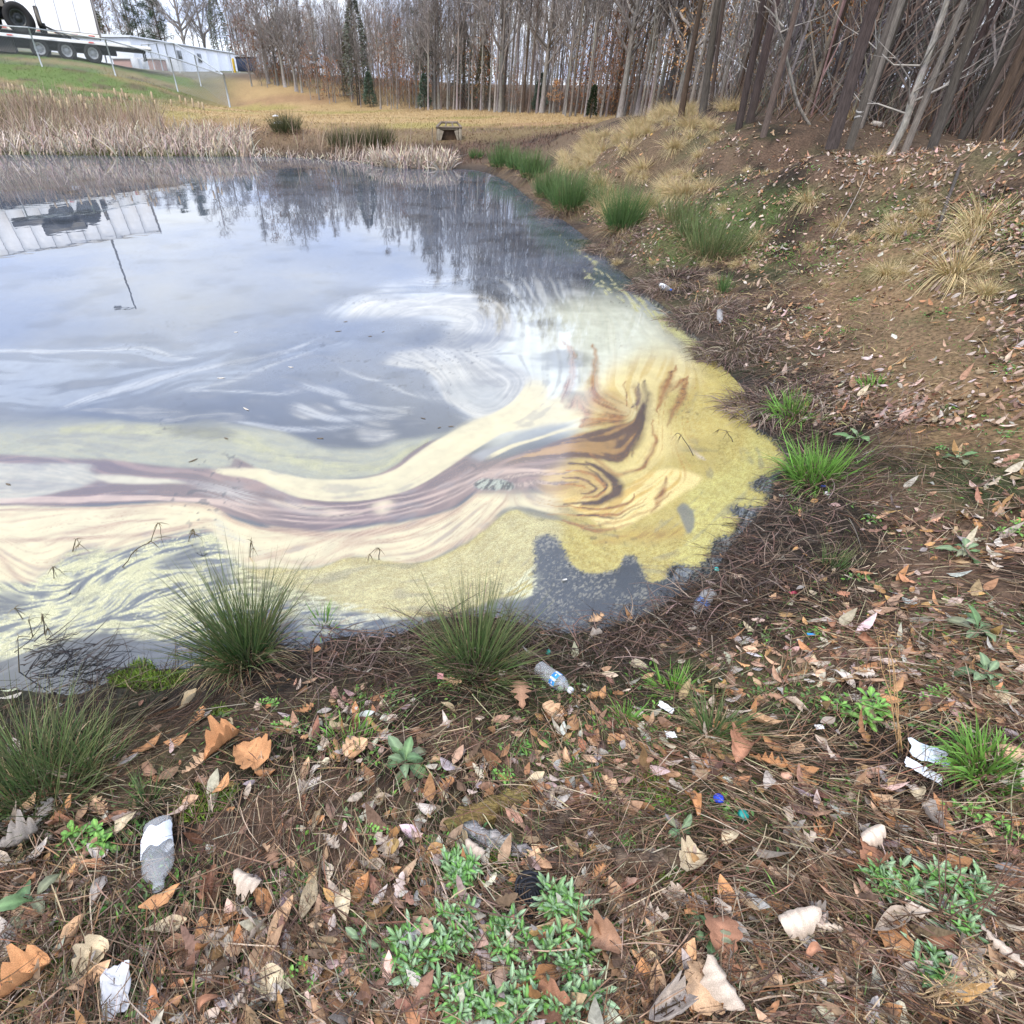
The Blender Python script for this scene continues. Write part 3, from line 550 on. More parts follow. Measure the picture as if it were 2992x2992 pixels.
for p, w_, c in [([(1648,1173),(1665,1131),(1673,1090),(1665,1028),(1648,999)], [14,10,7,6,3], (.36,.22,.13)), ([(1655,1190),(1700,1180),(1715,1210),(1690,1243)], [16,18,12,6], (.36,.20,.10)), ([(1731,1007),(1740,1069),(1735,1152),(1752,1173),(1785,1197),(1806,1222),(1773,1228),(1723,1235),(1686,1243)], [3,9,15,22,26,18,11,9,6], RUST),
                 ([(1893,1110),(1884,1173),(1876,1235),(1860,1289),(1847,1334)], [9,13,13,9,5], BROWN), ([(1831,1113),(1826,1190)], 4, RUST), ([(1860,1130),(1855,1200)], [20,12], (.40,.26,.09)), ([(1840,1195),(1860,1170),(1875,1120)], 6, (.14,.08,.06)), ([(1971,1069),(1955,1123),(1934,1164),(1922,1206)], [7,9,8,3], RUST),
                 ([(2005,1102),(1992,1164),(1963,1206),(1955,1247)], [8,9,7,4], RUST), ([(1960,1150),(1985,1120),(2000,1105)], 6, RUST), ([(1905,1226),(1913,1289),(1889,1346),(1851,1380),(1802,1388),(1756,1355),(1720,1325)], 5, RUST), ([(1710,1345),(1773,1388),(1806,1421),(1790,1446),(1731,1464),(1690,1472)], [5,8,10,9,6,3], BROWN),
                 ([(1712,1362),(1752,1396),(1768,1420),(1740,1440)], 3, BROWN), ([(1600,1500),(1752,1505),(1814,1496),(1889,1454)], 3, RUST), ([(1600,1470),(1740,1484),(1830,1470),(1850,1440)], 3, RUST), ([(1660,1530),(1800,1525),(1900,1490),(1960,1440)], 3, (.42,.22,.05)), ([(1640,1520),(1760,1544),(1850,1530)], 4, RUST),
                 ([(1900,1500),(1935,1440),(1950,1390)], 7, RUST), ([(1690,1500),(1800,1512),(1880,1470)], 2, BROWN), ([(2010,1300),(2040,1330),(2060,1345)], 5, (.55,.45,.3)), ([(1400,1400),(1550,1388),(1690,1372)], 3, (.40,.28,.2)), ([(1400,1425),(1550,1410),(1690,1405)], 4, (.36,.25,.18))]:
    wv_ = np.asarray(w_, float) * np.ones(len(p)) * 2.1; wv_[0] *= .3; wv_[-1] *= .3; lay(stroke(p, wv_, 26, 16, .8) * (.6 + .4 * st(.3, .6, L2)), np.array(c) * .85, .97, np.array(c) * .35, st(.4, .7, L1))
lay(region([(1975,1490),(2000,1470),(2030,1500),(2020,1560),(1995,1530)], 1, 16, 16), (.10,.11,.11), .8, mat=.5)
lay(region([(1385,1412),(1420,1400),(1490,1405),(1500,1425),(1450,1432),(1395,1428)], 1, 10, 14), (.07,.085,.075), .85, (.35,.38,.3), st(.5, .6, L3), mat=.8)
# duckweed along the right shore
for p, w_ in [([(1640,690),(1730,775),(1800,830),(1880,885),(1960,945),(2040,1015)], [2,6,12,20,26,30]), ([(1700,790),(1800,860),(1900,920),(2000,990)], [2,8,16,20])]:
    lay(stroke(p, w_, 40, 26, .9) * st(.38, .60, FIB), (.42,.40,.15), .85, (.28,.27,.11), 1 - fibc, mat=.9)
# a jagged outer limit of the mats on the right, and fine grain lines in the marbled bands
lim = region([(1500,700),(1640,690),(1800,790),(1900,880),(2010,972),(2100,1056),(2172,1122),(2196,1196),(2208,1264),(2264,1300),(2298,1340),(2288,1362),(2204,1402),(2190,1418),(2248,1442),(2240,1478),(2150,1480),(2130,1500),(2160,1514),(2130,1562),(2085,1572),(2062,1644),(1962,1657),(1952,1704),(1897,1699),(1876,1666),(1855,1624),(1830,1630),(1814,1668),(1723,1678),(1665,1642),(1500,1642),(1500,1200)], 0, 20, 34)
ins_ = (gu > 1640) & (gv > 700) & (gv < 1720); dk_ = ins_ * (1 - st(.42, .58, boxblur(boxblur(lim, 5), 5) + .55 * (sp2 - .5))); A = A * (1 - dk_[..., None]) + (np.array((.024,.03,.034)) + np.array((.13,.12,.09)) * spk[..., None]) * dk_[..., None]; MATM = MATM * (1 - dk_)
fan = region([(1560,1440),(1720,1330),(1790,1330),(1880,1230),(1960,1120),(2060,1120),(2050,1280),(2010,1400),(1900,1500),(1780,1550),(1640,1520)], 4, 20)
lay(fan * st(.45, .9, LIN), (.30,.14,.025), .6, mat=.2)
hb = region([(-350,1494),(300,1480),(580,1472),(780,1544),(1050,1540),(1330,1484),(1410,1442),(1560,1438),(1660,1470),(1490,1480),(1300,1610),(1135,1640),(760,1655),(600,1545),(330,1605),(40,1700),(-350,1660)], 3, 12)
lay(hb * st(.35, .85, LIN), (.22,.115,.05), .5); pb = region([(-350,1400),(500,1420),(800,1420),(1100,1405),(1400,1340),(1690,1300),(1690,1440),(1400,1440),(1200,1505),(900,1540),(600,1470),(-350,1490)], 3, 12); lay(pb * st(.45, .95, LIN), (.30,.20,.14), .38)
jm = st(.42, .58, boxblur(boxblur(jm, 5), 5) + .6 * (sp2 - .5)); lay(jm * (gv > 1560), (.020,.026,.034), .9, (.17,.16,.125), spk * st(.34, .56, fbm(WX * 5, WY * 5, 82, 3)), mat=.25)
nz_ = fbm(WX * 14, WY * 14, 71, 3); A = A * (.86 + .28 * nz_[..., None])
dirt = st(.80, .84, vnoise(WX * 38, WY * 30, 75)) * st(.55, .7, fbm(WX * 1.3, WY * 1.3, 76, 3)); A = A * (1 - .6 * dirt[..., None])

uu = np.concatenate([np.array([-16000, -9000, -5500, -3500, -2400, -1800, -1400, -1100, -900, -700, -550, -420]), np.arange(-300, 2380, 3.6), [2460, 2600, 2900, 3300]])
vv = np.concatenate([[300, 330, 360, 390, 410, 425], np.arange(436, 2068, 3.4), [2080, 2120, 2180, 2260]])
mu, mv = np.meshgrid(uu, vv); Wv = at_z(mu, mv)
def samp(a, u, v):
    xx = np.clip((u - U0) * S - .5, 0, CW - 1.001); yy = np.clip((v - V0) * S - .5, 0, CH - 1.001); x0, y0 = xx.astype(int), yy.astype(int); tx, ty = xx - x0, yy - y0
    if a.ndim == 3: tx, ty = tx[..., None], ty[..., None]
    return (a[y0, x0] * (1 - tx) + a[y0, x0 + 1] * tx) * (1 - ty) + (a[y0 + 1, x0] * (1 - tx) + a[y0 + 1, x0 + 1] * tx) * ty
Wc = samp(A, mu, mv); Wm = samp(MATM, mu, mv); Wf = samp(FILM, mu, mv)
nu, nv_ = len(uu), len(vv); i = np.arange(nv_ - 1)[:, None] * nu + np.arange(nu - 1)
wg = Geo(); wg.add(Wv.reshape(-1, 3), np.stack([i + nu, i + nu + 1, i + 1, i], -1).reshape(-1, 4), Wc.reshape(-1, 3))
m, N, Lk, b = new_mat('pond_surface', 0.03, 0.5)
b.inputs['IOR'].default_value = 2.0
at = N.new('ShaderNodeAttribute'); at.attribute_name = 'col'
a2 = N.new('ShaderNodeAttribute'); a2.attribute_name = 'mat'
tcn = N.new('ShaderNodeTexCoord')
vo = N.new('ShaderNodeTexNoise'); vo.inputs['Scale'].default_value = 190; vo.inputs['Detail'].default_value = 3; vo.inputs['Distortion'].default_value = 1.6; Lk.new(tcn.outputs['Object'], vo.inputs['Vector'])
mr = N.new('ShaderNodeMapRange'); mr.inputs['From Min'].default_value = .35; mr.inputs['From Max'].default_value = .65; mr.inputs['To Min'].default_value = .45; mr.inputs['To Max'].default_value = 1.4; Lk.new(vo.outputs['Fac'], mr.inputs[0])
ml = N.new('ShaderNodeMix'); ml.data_type = 'FLOAT'; Lk.new(a2.outputs['Fac'], ml.inputs[0]); ml.inputs[2].default_value = 1.0; Lk.new(mr.outputs[0], ml.inputs[3])
scl = N.new('ShaderNodeVectorMath'); scl.operation = 'SCALE'; Lk.new(at.outputs['Color'], scl.inputs[0]); Lk.new(ml.outputs[0], scl.inputs['Scale']); Lk.new(scl.outputs[0], b.inputs['Base Color'])
rm = N.new('ShaderNodeMapRange'); rm.inputs['To Min'].default_value = .015; rm.inputs['To Max'].default_value = .16; Lk.new(a2.outputs['Fac'], rm.inputs[0]); Lk.new(rm.outputs[0], b.inputs['Roughness'])
rip = N.new('ShaderNodeTexNoise'); rip.inputs['Scale'].default_value = 2.2; rip.inputs['Detail'].default_value = 2; Lk.new(tcn.outputs['Object'], rip.inputs['Vector'])
b1 = N.new('ShaderNodeBump'); b1.inputs['Strength'].default_value = .02; b1.inputs['Distance'].default_value = .05; Lk.new(rip.outputs['Fac'], b1.inputs['Height'])
b2 = N.new('ShaderNodeBump'); b2.inputs['Distance'].default_value = .006; Lk.new(a2.outputs['Fac'], b2.inputs['Strength']); Lk.new(vo.outputs['Fac'], b2.inputs['Height']); Lk.new(b1.outputs[0], b2.inputs['Normal']); Lk.new(b2.outputs[0], b.inputs['Normal'])
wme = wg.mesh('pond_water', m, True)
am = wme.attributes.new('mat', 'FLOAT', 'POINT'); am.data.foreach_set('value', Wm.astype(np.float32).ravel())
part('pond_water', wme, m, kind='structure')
# ------------------------------------------------------------------ trees
def grow_bare(seed, H, r0, spread=.3, first=.3, nb=26, up=1.0, lean=.03, subs=5, twigs=4, tw=.011, sides=7, wob=.02, bark=(.24, .215, .195)):
    """trunk and branch work of a leafless tree; returns trunk, crown and the twig ends"""
    r = np.random.default_rng(seed); tr, cr = Geo(), Geo()
    k = 11; t = np.linspace(0, 1, k); ph = r.uniform(0, 6.28)
    P = np.stack([lean * H * t * np.cos(ph) + wob * H * np.cumsum(r.normal(size=k)) / k, lean * H * t * np.sin(ph) + wob * H * np.cumsum(r.normal(size=k)) / k, -.15 + (H + .15) * t], 1)
    P[:, :2] -= P[0, :2]
    rad = r0 * (1 - t) ** .8 * .95 + .008; rad[0] *= 1.35
    bc = np.array(bark); tube(tr, P, rad, sides, vary(bc, k, .12, .03, r))
    tips, dirs = [], []
    hs = np.sort(r.uniform(first, .98, nb))
    for n_, h in enumerate(hs):
        b0 = np.array([np.interp(h, t, P[:, q]) for q in range(3)]); L = H * spread * (1.15 - h) * r.uniform(.55, 1.25)
        a = n_ * 2.4 + r.uniform(-.5, .5); el = up * r.uniform(.55, 1.15)
        d0 = np.array([math.cos(a) * math.cos(el), math.sin(a) * math.cos(el), math.sin(el)])
        tt = np.linspace(0, 1, 5)[:, None]; Q = b0 + d0 * L * tt + np.array([0, 0, .18 * L]) * tt ** 2 + r.normal(size=(5, 3)) * L * .035 * tt
        br = min(r0 * .42, np.interp(h, t, rad) * .6) * (1 - .85 * tt[:, 0]); tube(cr, Q, br, 4, bc * r.uniform(.8, 1.25), cap=False)
        for s_ in range(subs):
            f = r.uniform(.25, 1); c0 = np.array([np.interp(f, tt[:, 0], Q[:, q]) for q in range(3)])
            dd = d0 + r.normal(size=3) * .55 + np.array([0, 0, .25]); dd /= np.linalg.norm(dd); l2 = L * r.uniform(.22, .5)
            c1 = c0 + dd * l2 * .5 + r.normal(size=3) * l2 * .06; c2 = c1 + (dd + r.normal(size=3) * .25) * l2 * .5
            tube(cr, [c0, c1, c2], [br[2] * .6 + .003, br[2] * .35 + .003, .003], 3, bc * r.uniform(.8, 1.3), cap=False)
            for q in range(twigs): tips.append(c0 + (c2 - c0) * r.uniform(.2, 1)); dirs.append(dd + r.normal(size=3) * .6)
    tips, dirs = np.array(tips), np.array(dirs)
    strips(cr, tips, dirs, r.uniform(.03, .075, len(tips)) * H, tw, -.15, 3, [1, .8, .6, .3], vary((.27, .24, .225), len(tips), .2, .04, r), r=r)
    return tr, cr, tips
def leafed(tips, n, size, cols, seed, spread=.5, droop=.5):
    r = np.random.default_rng(seed); g = Geo(); i = r.integers(0, len(tips), n); P = tips[i] + r.normal(size=(n, 3)) * spread * np.array([1, 1, .6])
    D = r.normal(size=(n, 3)) * [1, 1, .5]; strips(g, P, D, r.uniform(.7, 1.3, n) * size, r.uniform(.4, .6, n) * size, droop, 2, [.4, 1, .1], pick(cols, n, None, .22, r), r=r)
    return g
def grow_pine(seed, H, r0, crown=.46, n=44, cols=((.025, .05, .02), (.035, .065, .025), (.05, .07, .03)), spread=.062):
    r = np.random.default_rng(seed); tr, cr, fo = Geo(), Geo(), Geo(); k = 10; t = np.linspace(0, 1, k)
    P = np.stack([.012 * H * np.cumsum(r.normal(size=k)) / 4, .012 * H * np.cumsum(r.normal(size=k)) / 4, -.15 + (H + .15) * t], 1); P[:, :2] -= P[0, :2]
    rad = r0 * (1 - .85 * t); rad[0] *= 1.2; tube(tr, P, rad, 9, vary((.075, .058, .052), k, .15, .04, r))
    pts = []
    for q in range(n):
        h = crown + (1 - crown) * (q + r.uniform(0, 1)) / n; b0 = np.array([np.interp(h, t, P[:, w]) for w in range(3)]); L = H * spread * (1.1 - (h - crown) / (1 - crown) * .8) * r.uniform(.6, 1.2)
        a = q * 2.4; Q = b0 + np.array([math.cos(a), math.sin(a), .25]) * L * np.linspace(0, 1, 4)[:, None]; tube(cr, Q, [.045, .03, .018, .006], 4, (.09, .065, .05), cap=False)
        for s_ in range(9): pts.append(b0 + (Q[-1] - b0) * r.uniform(.3, 1.05) + r.normal(size=3) * [.35, .35, .18] * L * .35)
    for q in range(5):     # dead stubs below the crown
        h = r.uniform(.15, crown); b0 = np.array([np.interp(h, t, P[:, w]) for w in range(3)]); a = r.uniform(0, 6.3); tube(cr, b0 + np.array([math.cos(a), math.sin(a), -.1]) * r.uniform(.5, 1.3) * np.linspace(0, 1, 3)[:, None], [.02, .012, .004], 3, (.1, .08, .07), cap=False)
    pts = np.repeat(np.array(pts), 22, 0) + r.normal(size=(len(pts) * 22, 3)) * .16
    strips(fo, pts, r.normal(size=pts.shape) + [0, 0, .4], r.uniform(.16, .3, len(pts)), .035, .1, 1, [1, .4], pick(cols, len(pts), None, .25, r), r=r)
    return tr, cr, fo
def grow_cedar(seed, H, W, cols, n=2600, size=.3, shape=1.0):
    r = np.random.default_rng(seed); tr, cr, fo = Geo(), Geo(), Geo(); tube(tr, [(0, 0, -.1), (0.02, 0, H * .5), (0, .02, H * .93)], [.09, .06, .015], 6, (.1, .075, .06))
    h = r.uniform(.06, 1, n) ** .85; env = W * np.sqrt(np.clip(1 - h, 0, 1)) * shape * (.65 + .35 * vnoise(h * 9, h * 0 + r.uniform(0, 9), seed)); a = r.uniform(0, 6.283, n); rad_ = env * r.uniform(.35, 1, n) ** .5
    lump = .75 + .5 * vnoise(a * 1.6, h * 7, seed + 3); P = np.stack([np.cos(a) * rad_ * lump, np.sin(a) * rad_ * lump, h * H], 1)
    for q in range(14):
        hh = r.uniform(.12, .9); aa = r.uniform(0, 6.28); tube(cr, np.array([0, 0, hh * H]) + np.array([math.cos(aa), math.sin(aa), .35]) * W * math.sqrt(1 - hh) * .8 * np.linspace(0, 1, 3)[:, None], [.03, .02, .006], 3, (.1, .08, .06), cap=False)
    D = np.stack([np.cos(a), np.sin(a), r.uniform(-.2, .9, n)], 1) + r.normal(size=(n, 3)) * .4
    strips(fo, P, D, r.uniform(.6, 1.3, n) * size, size * .42, .25, 2, [.5, 1, .15], pick(cols, n, None, .3, r), r=r)
    return tr, cr, fo
TREES = {}
def proto(key, tr, cr, fo=None):
    d = {'trunk': tr.mesh('trunk', M_BARK, True), 'crown': cr.mesh('crown', M_TWIG)}
    if fo is not None: d['foliage'] = fo.mesh('foliage', M_FOLI)
    TREES[key] = d
BROWN_L = ((.24, .115, .055), (.29, .14, .065), (.20, .09, .05)); TAN_L = ((.50, .29, .13), (.44, .22, .08), (.55, .36, .19))
for k in range(7):
    g3 = grow_bare(100 + k, 10, .065 + .015 * (k % 3), .20 + .03 * (k % 3), .28 + .05 * (k % 2), 34, 1.15, .02, 6, 5, .017); proto('thin%d' % k, g3[0], g3[1])
for k in range(5):
    g3 = grow_bare(130 + k, 16, .16, .20, .42, 26, 1.05, .03, 6, 5, .02, 8, .03, ((.13, .10, .08), (.17, .145, .12), (.09, .075, .065), (.20, .175, .15), (.12, .085, .06))[k]); proto('tall%d' % k, g3[0], g3[1])
for k in range(2):
    g3 = grow_bare(150 + k, 9, .16, .42, .2, 34, .8, .02, 7, 5, .014); proto('broad%d' % k, g3[0], g3[1])
for k in range(3):
    g3 = grow_bare(160 + k, 8, .06, .30, .12, 30, .75, .03, 5, 4, .012); proto('russet%d' % k, g3[0], g3[1], leafed(g3[2], 900, .14, BROWN_L, 170 + k, .25))
g3 = grow_bare(180, 9, .10, .36, .10, 34, .45, .03, 6, 4, .012); proto('beech0', g3[0], g3[1], leafed(g3[2], 2600, .15, TAN_L, 181, .22))
g3 = grow_bare(182, 4, .05, .40, .18, 20, .3, .03, 5, 4, .01); proto('beech1', g3[0], g3[1], leafed(g3[2], 900, .13, ((.48, .22, .08), (.42, .25, .12)), 183, .15))
for k in range(3): proto('pine%d' % k, *grow_pine(190 + k, 19, .16 + .02 * k, .48))
for k in range(2): proto('youngpine%d' % k, *grow_pine(195 + k, 10, .10, .25, 26, ((.035, .06, .03), (.05, .075, .04)), .19))
proto('cedar0', *grow_cedar(200, 3.0, .75, ((.02, .035, .014), (.03, .045, .02)), 2400, .16))
proto('cedar1', *grow_cedar(201, 5.5, 1.6, ((.10, .14, .10), (.12, .16, .11), (.08, .12, .085)), 2600, .28))
proto('evergreen0', *grow_cedar(202, 11, 2.9, ((.15, .16, .125), (.17, .175, .14), (.12, .13, .105)), 2600, .30, .9))
proto('evergreen1', *grow_cedar(203, 9, 2.4, ((.12, .115, .075), (.10, .105, .065), (.15, .12, .08)), 1900, .32, .9))
NAMES = {'thin': 'bare_tree', 'tall': 'bare_tree', 'broad': 'bare_tree', 'russet': 'oak_tree', 'beech': 'beech_tree', 'pine': 'pine_tree', 'youngpine': 'pine_tree', 'cedar': 'cedar_tree', 'evergreen': 'evergreen_tree'}
def kind_of(key): return key.rstrip('0123456789')
def tree(key, x, y, s=1.0, rz=None, label=None, group=None, tilt=None, z=None, girth=1.0):
    if z is None: z = float(terr(np.array([x]), np.array([y]))[0])
    o = thing(NAMES[kind_of(key)], label, 'tree', (x, y, z), random.uniform(0, 6.28) if rz is None else rz, group); o.scale = (s * girth, s * girth, s)
    if tilt is not None:
        ax, an = tilt; o.rotation_mode = 'QUATERNION'; o.rotation_quaternion = Matrix.Rotation(an, 3, Vector(ax)).to_quaternion() @ Matrix.Rotation(0 if rz is None else rz, 3, 'Z').to_quaternion()
    for nm, me in TREES[key].items(): link(nm, me, o)
    return o
def tilt_to(u0, v0, u1, v1, zb):
    """base point on the ground and the tilt that makes a straight trunk run between two pixels"""
    p = at_d(u0, v0, zb); a, dy, dz = ray(u1, v1); q = np.array([a, dy, dz]) * (p[1] / dy); q[2] += CAMZ  # foot lies along the pixel ray at the given distance, ground height not used
    d_ = Vector(q - p).normalized(); axis = Vector((0, 0, 1)).cross(d_)
    return p, ((axis.normalized() if axis.length > 1e-6 else Vector((1, 0, 0))), Vector((0, 0, 1)).angle(d_))
# trunks one can tell apart on the right bank (pixel of the foot, pixel where it leaves the frame)
HERO = [('tall4', 1985, 364, 2052, 0, .62, 1.0, 'dark pine trunk at the left end of the right-hand wood, leaning over the grassy bank'),
 ('pine1', 2158, 376, 2232, 0, .55, 1.0, 'dark pine trunk, left one of a close pair behind the fallen branch'),
 ('pine2', 2186, 380, 2268, 0, .62, 1.0, 'dark pine trunk, right one of a close pair behind the fallen branch'),
 ('pine1', 2442, 392, 2556, 0, .78, .95, 'thick dark pine trunk wrapped with pale rope near its foot'),
 ('tall0', 2230, 398, 2329, 0, .55, .9, 'slim brown trunk without branches just left of the pale leaning sapling'),
 ('tall1', 2492, 398, 2612, 0, .6, .9, 'brown trunk standing just right of the rope-wrapped pine'),
 ('tall2', 2728, 420, 2872, 0, .62, .9, 'blackish straight trunk right of the pale curved tree'),
 ('tall3', 2650, 425, 2790, 60, .5, .9, 'grey trunk rising close behind the pale curved tree'),
 ('tall4', 2860, 440, 2992, 130, .6, .9, 'leaning grey brown trunk at the right edge of the wood'),
 ('tall0', 2070, 360, 2112, 0, .5, .85, 'thin brown trunk between the leaning pine and the close pair of pines'),
 ('tall2', 2050, 352, 2100, 0, .7, 1.0, 'rough dark trunk half hidden by tan beech leaves')]
for (key, u0, v0, u1, v1, gi, s_, lab), D_ in zip(HERO, (13.6, 11.6, 11.9, 8.9, 10.6, 9.6, 8.8, 9.6, 8.6, 14, 13.2)):
    p, tl = tilt_to(u0, v0, u1, v1, D_); hero = tree(key, p[0], p[1], s_, random.uniform(0, 6), lab, 'trunks of the wood on the right bank', tl, z=p[2] - .02, girth=gi * .5)
    if 'rope' in lab:
        for zr, ti in ((.36, .02), (.27, -.02)):
            g = Geo(); a = np.linspace(0, 6.283, 15); tube(g, np.stack([np.cos(a) * .185, np.sin(a) * .185, zr + ti * np.cos(a + 1)], 1), .014, 5, (.42, .40, .37)); part('rope_wrap', g, M_PAPER, hero)
def stem_tree(name, px, r0, r1, col, label, n_br=8, depth=None, seed=1):
    p0 = drop1(*px[0]); P = [p0 - [0, 0, .08]]
    for u, v in px[1:]: P.append(at_d(u, v, p0[1] + .0))
    P = catmull(np.array(P), 5); o = thing(name, label, 'tree', p0, 0, 'trunks of the wood on the right bank'); g, c = Geo(), Geo(); Q = P - p0
    k = len(Q); tube(g, Q, np.linspace(r0, r1, k), 8, vary(col, k, .1, .02)); r = np.random.default_rng(seed); tp, td = [], []
    for q in range(n_br):
        i_ = r.integers(k // 4, k); a = r.uniform(0, 6.28); L = r.uniform(.5, 1.5); d_ = np.array([math.cos(a), math.sin(a), r.uniform(.2, 1.1)]); B = Q[i_] + d_ * L * np.linspace(0, 1, 4)[:, None] + r.normal(size=(4, 3)) * .05
        tube(c, B, [.014, .01, .006, .002], 4, np.array(col) * .9, cap=False); tp += [B[1], B[2], B[3], B[2]]; td += [d_ + r.normal(size=3) * .7 for _ in range(4)]
    strips(c, np.array(tp), np.array(td), .5, .007, -.1, 3, [1, .7, .5, .2], col)
    part('trunk', g, M_BARK, o, True); part('crown', c, M_TWIG, o); return o
stem_tree('bare_tree', [(2589,464),(2639,373),(2662,300),(2690,225),(2730,110),(2774,-20),(2840,-260)], .05, .03, (.36, .33, .29), 'pale grey curved young tree leaning right at the edge of the wood', 9, seed=3)
stem_tree('bare_tree', [(2362,410),(2330,300),(2296,160),(2275,83),(2262,0),(2250,-80)], .026, .014, (.30, .27, .235), 'slim pale sapling leaning left among the darker trunks', 7, seed=5)
stem_tree('bare_tree', [(1862,352),(1885,260),(1905,140),(1918,0),(1925,-150)], .028, .015, (.26, .24, .215), 'thin grey sapling standing on the crest of the grassy mound', 9, seed=6)
stem_tree('bare_tree', [(1955,366),(1985,180),(2010,60),(2030,-60)], .016, .01, (.28, .24, .2), 'thin sapling just left of the leaning pine trunk', 6, seed=7)
# tan beech and low russet trees whose leaves hang on
for (u, v, key, s_, lab) in [(2070, 366, 'beech0', .62, 'small beech hung with tan leaves among the pine trunks'), (1985, 345, 'beech0', .7, 'beech with hanging tan leaves left of the leaning pine'), (2340, 400, 'beech1', .8, 'low beech sapling with yellow tan leaves beside the rope-wrapped pine'), (2420, 398, 'beech1', .62, 'small yellow-leaved beech half hidden behind the rope-wrapped pine')]:
    p = drop1(u, v); tree(key, p[0], p[1], s_, None, lab, 'leafy small trees in the wood')
for (u, v, D, key, s_, lab) in [(1620, 330, 36, 'beech1', .36, 'low tree with flat tiers of orange brown leaves at the field edge'), (1725, 345, 32, 'cedar0', .42, 'small dark green cedar standing alone at the field edge'), (1500, 330, 38, 'russet0', .28, 'small orange brown oak left of the low tiered tree'), (1755, 345, 33, 'russet1', .5, 'slender russet oak behind the small dark cedar'),
    (1575, 322, 40, 'cedar1', .33, 'green holly-like bush behind the low tiered tree'), (1160, 300, 44, 'russet2', .55, 'tall russet oak at the middle of the far treeline'), (1080, 290, 46, 'cedar1', .34, 'green young cedar at the foot of the far treeline'), (905, 262, 48, 'russet0', .38, 'russet oak in the far treeline near the white truck'), (960, 268, 47, 'russet1', .32, 'lower russet oak in the middle of the far treeline'),
    (1240, 318, 42, 'cedar1', .32, 'dark blue-green spruce low in the far treeline'), (1050, 285, 47, 'evergreen0', .5, 'big grey green evergreen rising above the far treeline'), (1030, 284, 49, 'evergreen1', .42, 'olive evergreen beside the big grey green one'), (1350, 320, 43, 'evergreen0', .38, 'narrow green evergreen right of the middle of the far treeline'), (1270, 318, 42, 'broad0', .6, 'wide-branched bare tree at the front of the far treeline'),
    (1250, 316, 46, 'youngpine0', .72, 'young pine with dark green tufts high in the far treeline'), (735, 245, 52, 'russet2', .8, 'tall sparse oak with brown leaves just right of the white building'), (765, 250, 52, 'russet1', .4, 'low orange oak below the tall sparse oak'), (1410, 322, 42, 'evergreen1', .36, 'olive green young evergreen at the foot of the far treeline')]:
    p = at_d(u, v, D); tree(key, p[0], D, s_, None, lab, 'trees that stand out at the far treeline')
# the far treeline: bare poles side by side along the field
rt = random.Random(5); used = 0
for k in range(112):
    u = 790 + (1990 - 790) * (k + rt.uniform(-.4, .4)) / 112; back = abs(rt.gauss(0, 3.2)); D = np.interp(u, [780, 900, 1000, 1200, 1400, 1700, 2000], [51, 49, 46, 42, 40, 33, 28]) + back
    x = (u - CX) / FPX * D / 1.2535; key = rt.choices(['thin%d' % rt.randrange(7), 'broad%d' % rt.randrange(2), 'tall%d' % rt.randrange(5)], [.58, .24, .18])[0]; s_ = rt.uniform(.75, 1.12) * {'th': 1, 'br': .95, 'ta': .64}[key[:2]] * np.interp(u, [780, 1100, 1300, 1500, 2000], [.5, .62, .8, .95, 1.2])
    tree(key, x, D, s_, None, 'slim bare grey tree among many in the far treeline', 'bare trees of the far treeline', girth=rt.uniform(.5, .9))
# left, behind the white building
for (u, D, key, s_, lab) in [(300, 92, 'evergreen1', 1.15, 'dull green evergreen behind the white building beside the box trailer'), (340, 95, 'russet1', 1.3, 'brown-leaved oak behind the left end of the white building'), (430, 96, 'youngpine0', 1.1, 'pine with rounded crown behind the white building roof'), (490, 94, 'youngpine1', 1.15, 'second pine with open crown behind the white building roof'), (555, 92, 'broad1', 1.5, 'large bare tree with fan-shaped crown behind the white building'), (610, 95, 'broad0', 1.35, 'tall bare tree right of the fan-shaped one behind the building'), (660, 94, 'evergreen0', .75, 'dark conifer near the right end of the white building'), (690, 88, 'thin3', 1.4, 'bare tree above the right end of the white building')]:
    D = D + 40; x = (u - CX) / FPX * D / 1.30; tree(key, x, D, s_ * 1.42, None, lab, 'trees behind the white building')
for k in range(26):
    u = rt.uniform(260, 800); D = rt.uniform(138, 160); x = (u - CX) / FPX * D / 1.29; tree('thin%d' % rt.randrange(7), x, D, rt.uniform(1.2, 1.8), None, 'bare grey tree far behind the white building', 'bare trees far behind the building', girth=1.3)
for (u, D, s_) in [(795, 53, .72), (840, 51, .74), (870, 50, .62), (820, 52, .66)]:
    x = (u - CX) / FPX * D / 1.26; tree('broad%d' % rt.randrange(2), x, D, s_, None, 'taller bare tree with fanned crown at the left end of the far treeline', 'fanned bare trees at the treeline')
# the wood behind the right bank
n_ok = 0
while n_ok < 105:
    a_ = R(rt.uniform(20.3, 62)); D_ = rt.uniform(13, 40) if n_ok > 40 else rt.uniform(12.5, 20); x, y = math.sin(a_) * D_, math.cos(a_) * D_
    if x - .28 * y < 1.6 or y < 5.5 or (y > 20 and a_ < R(21)): continue
    q = rt.random() * (1 if a_ > R(23.5) else .7); key = 'tall%d' % rt.randrange(5) if q < .5 else ('thin%d' % rt.randrange(7) if q < .68 else 'pine%d' % rt.randrange(3))
    tree(key, x, y, rt.uniform(.75, 1.1), None, 'trunk among many in the wood behind the right bank', 'trees of the wood behind the right bank', ((rt.gauss(0, 1), rt.gauss(0, 1), 0), R(rt.uniform(0, 5))), girth=rt.uniform(.2, .42)); n_ok += 1
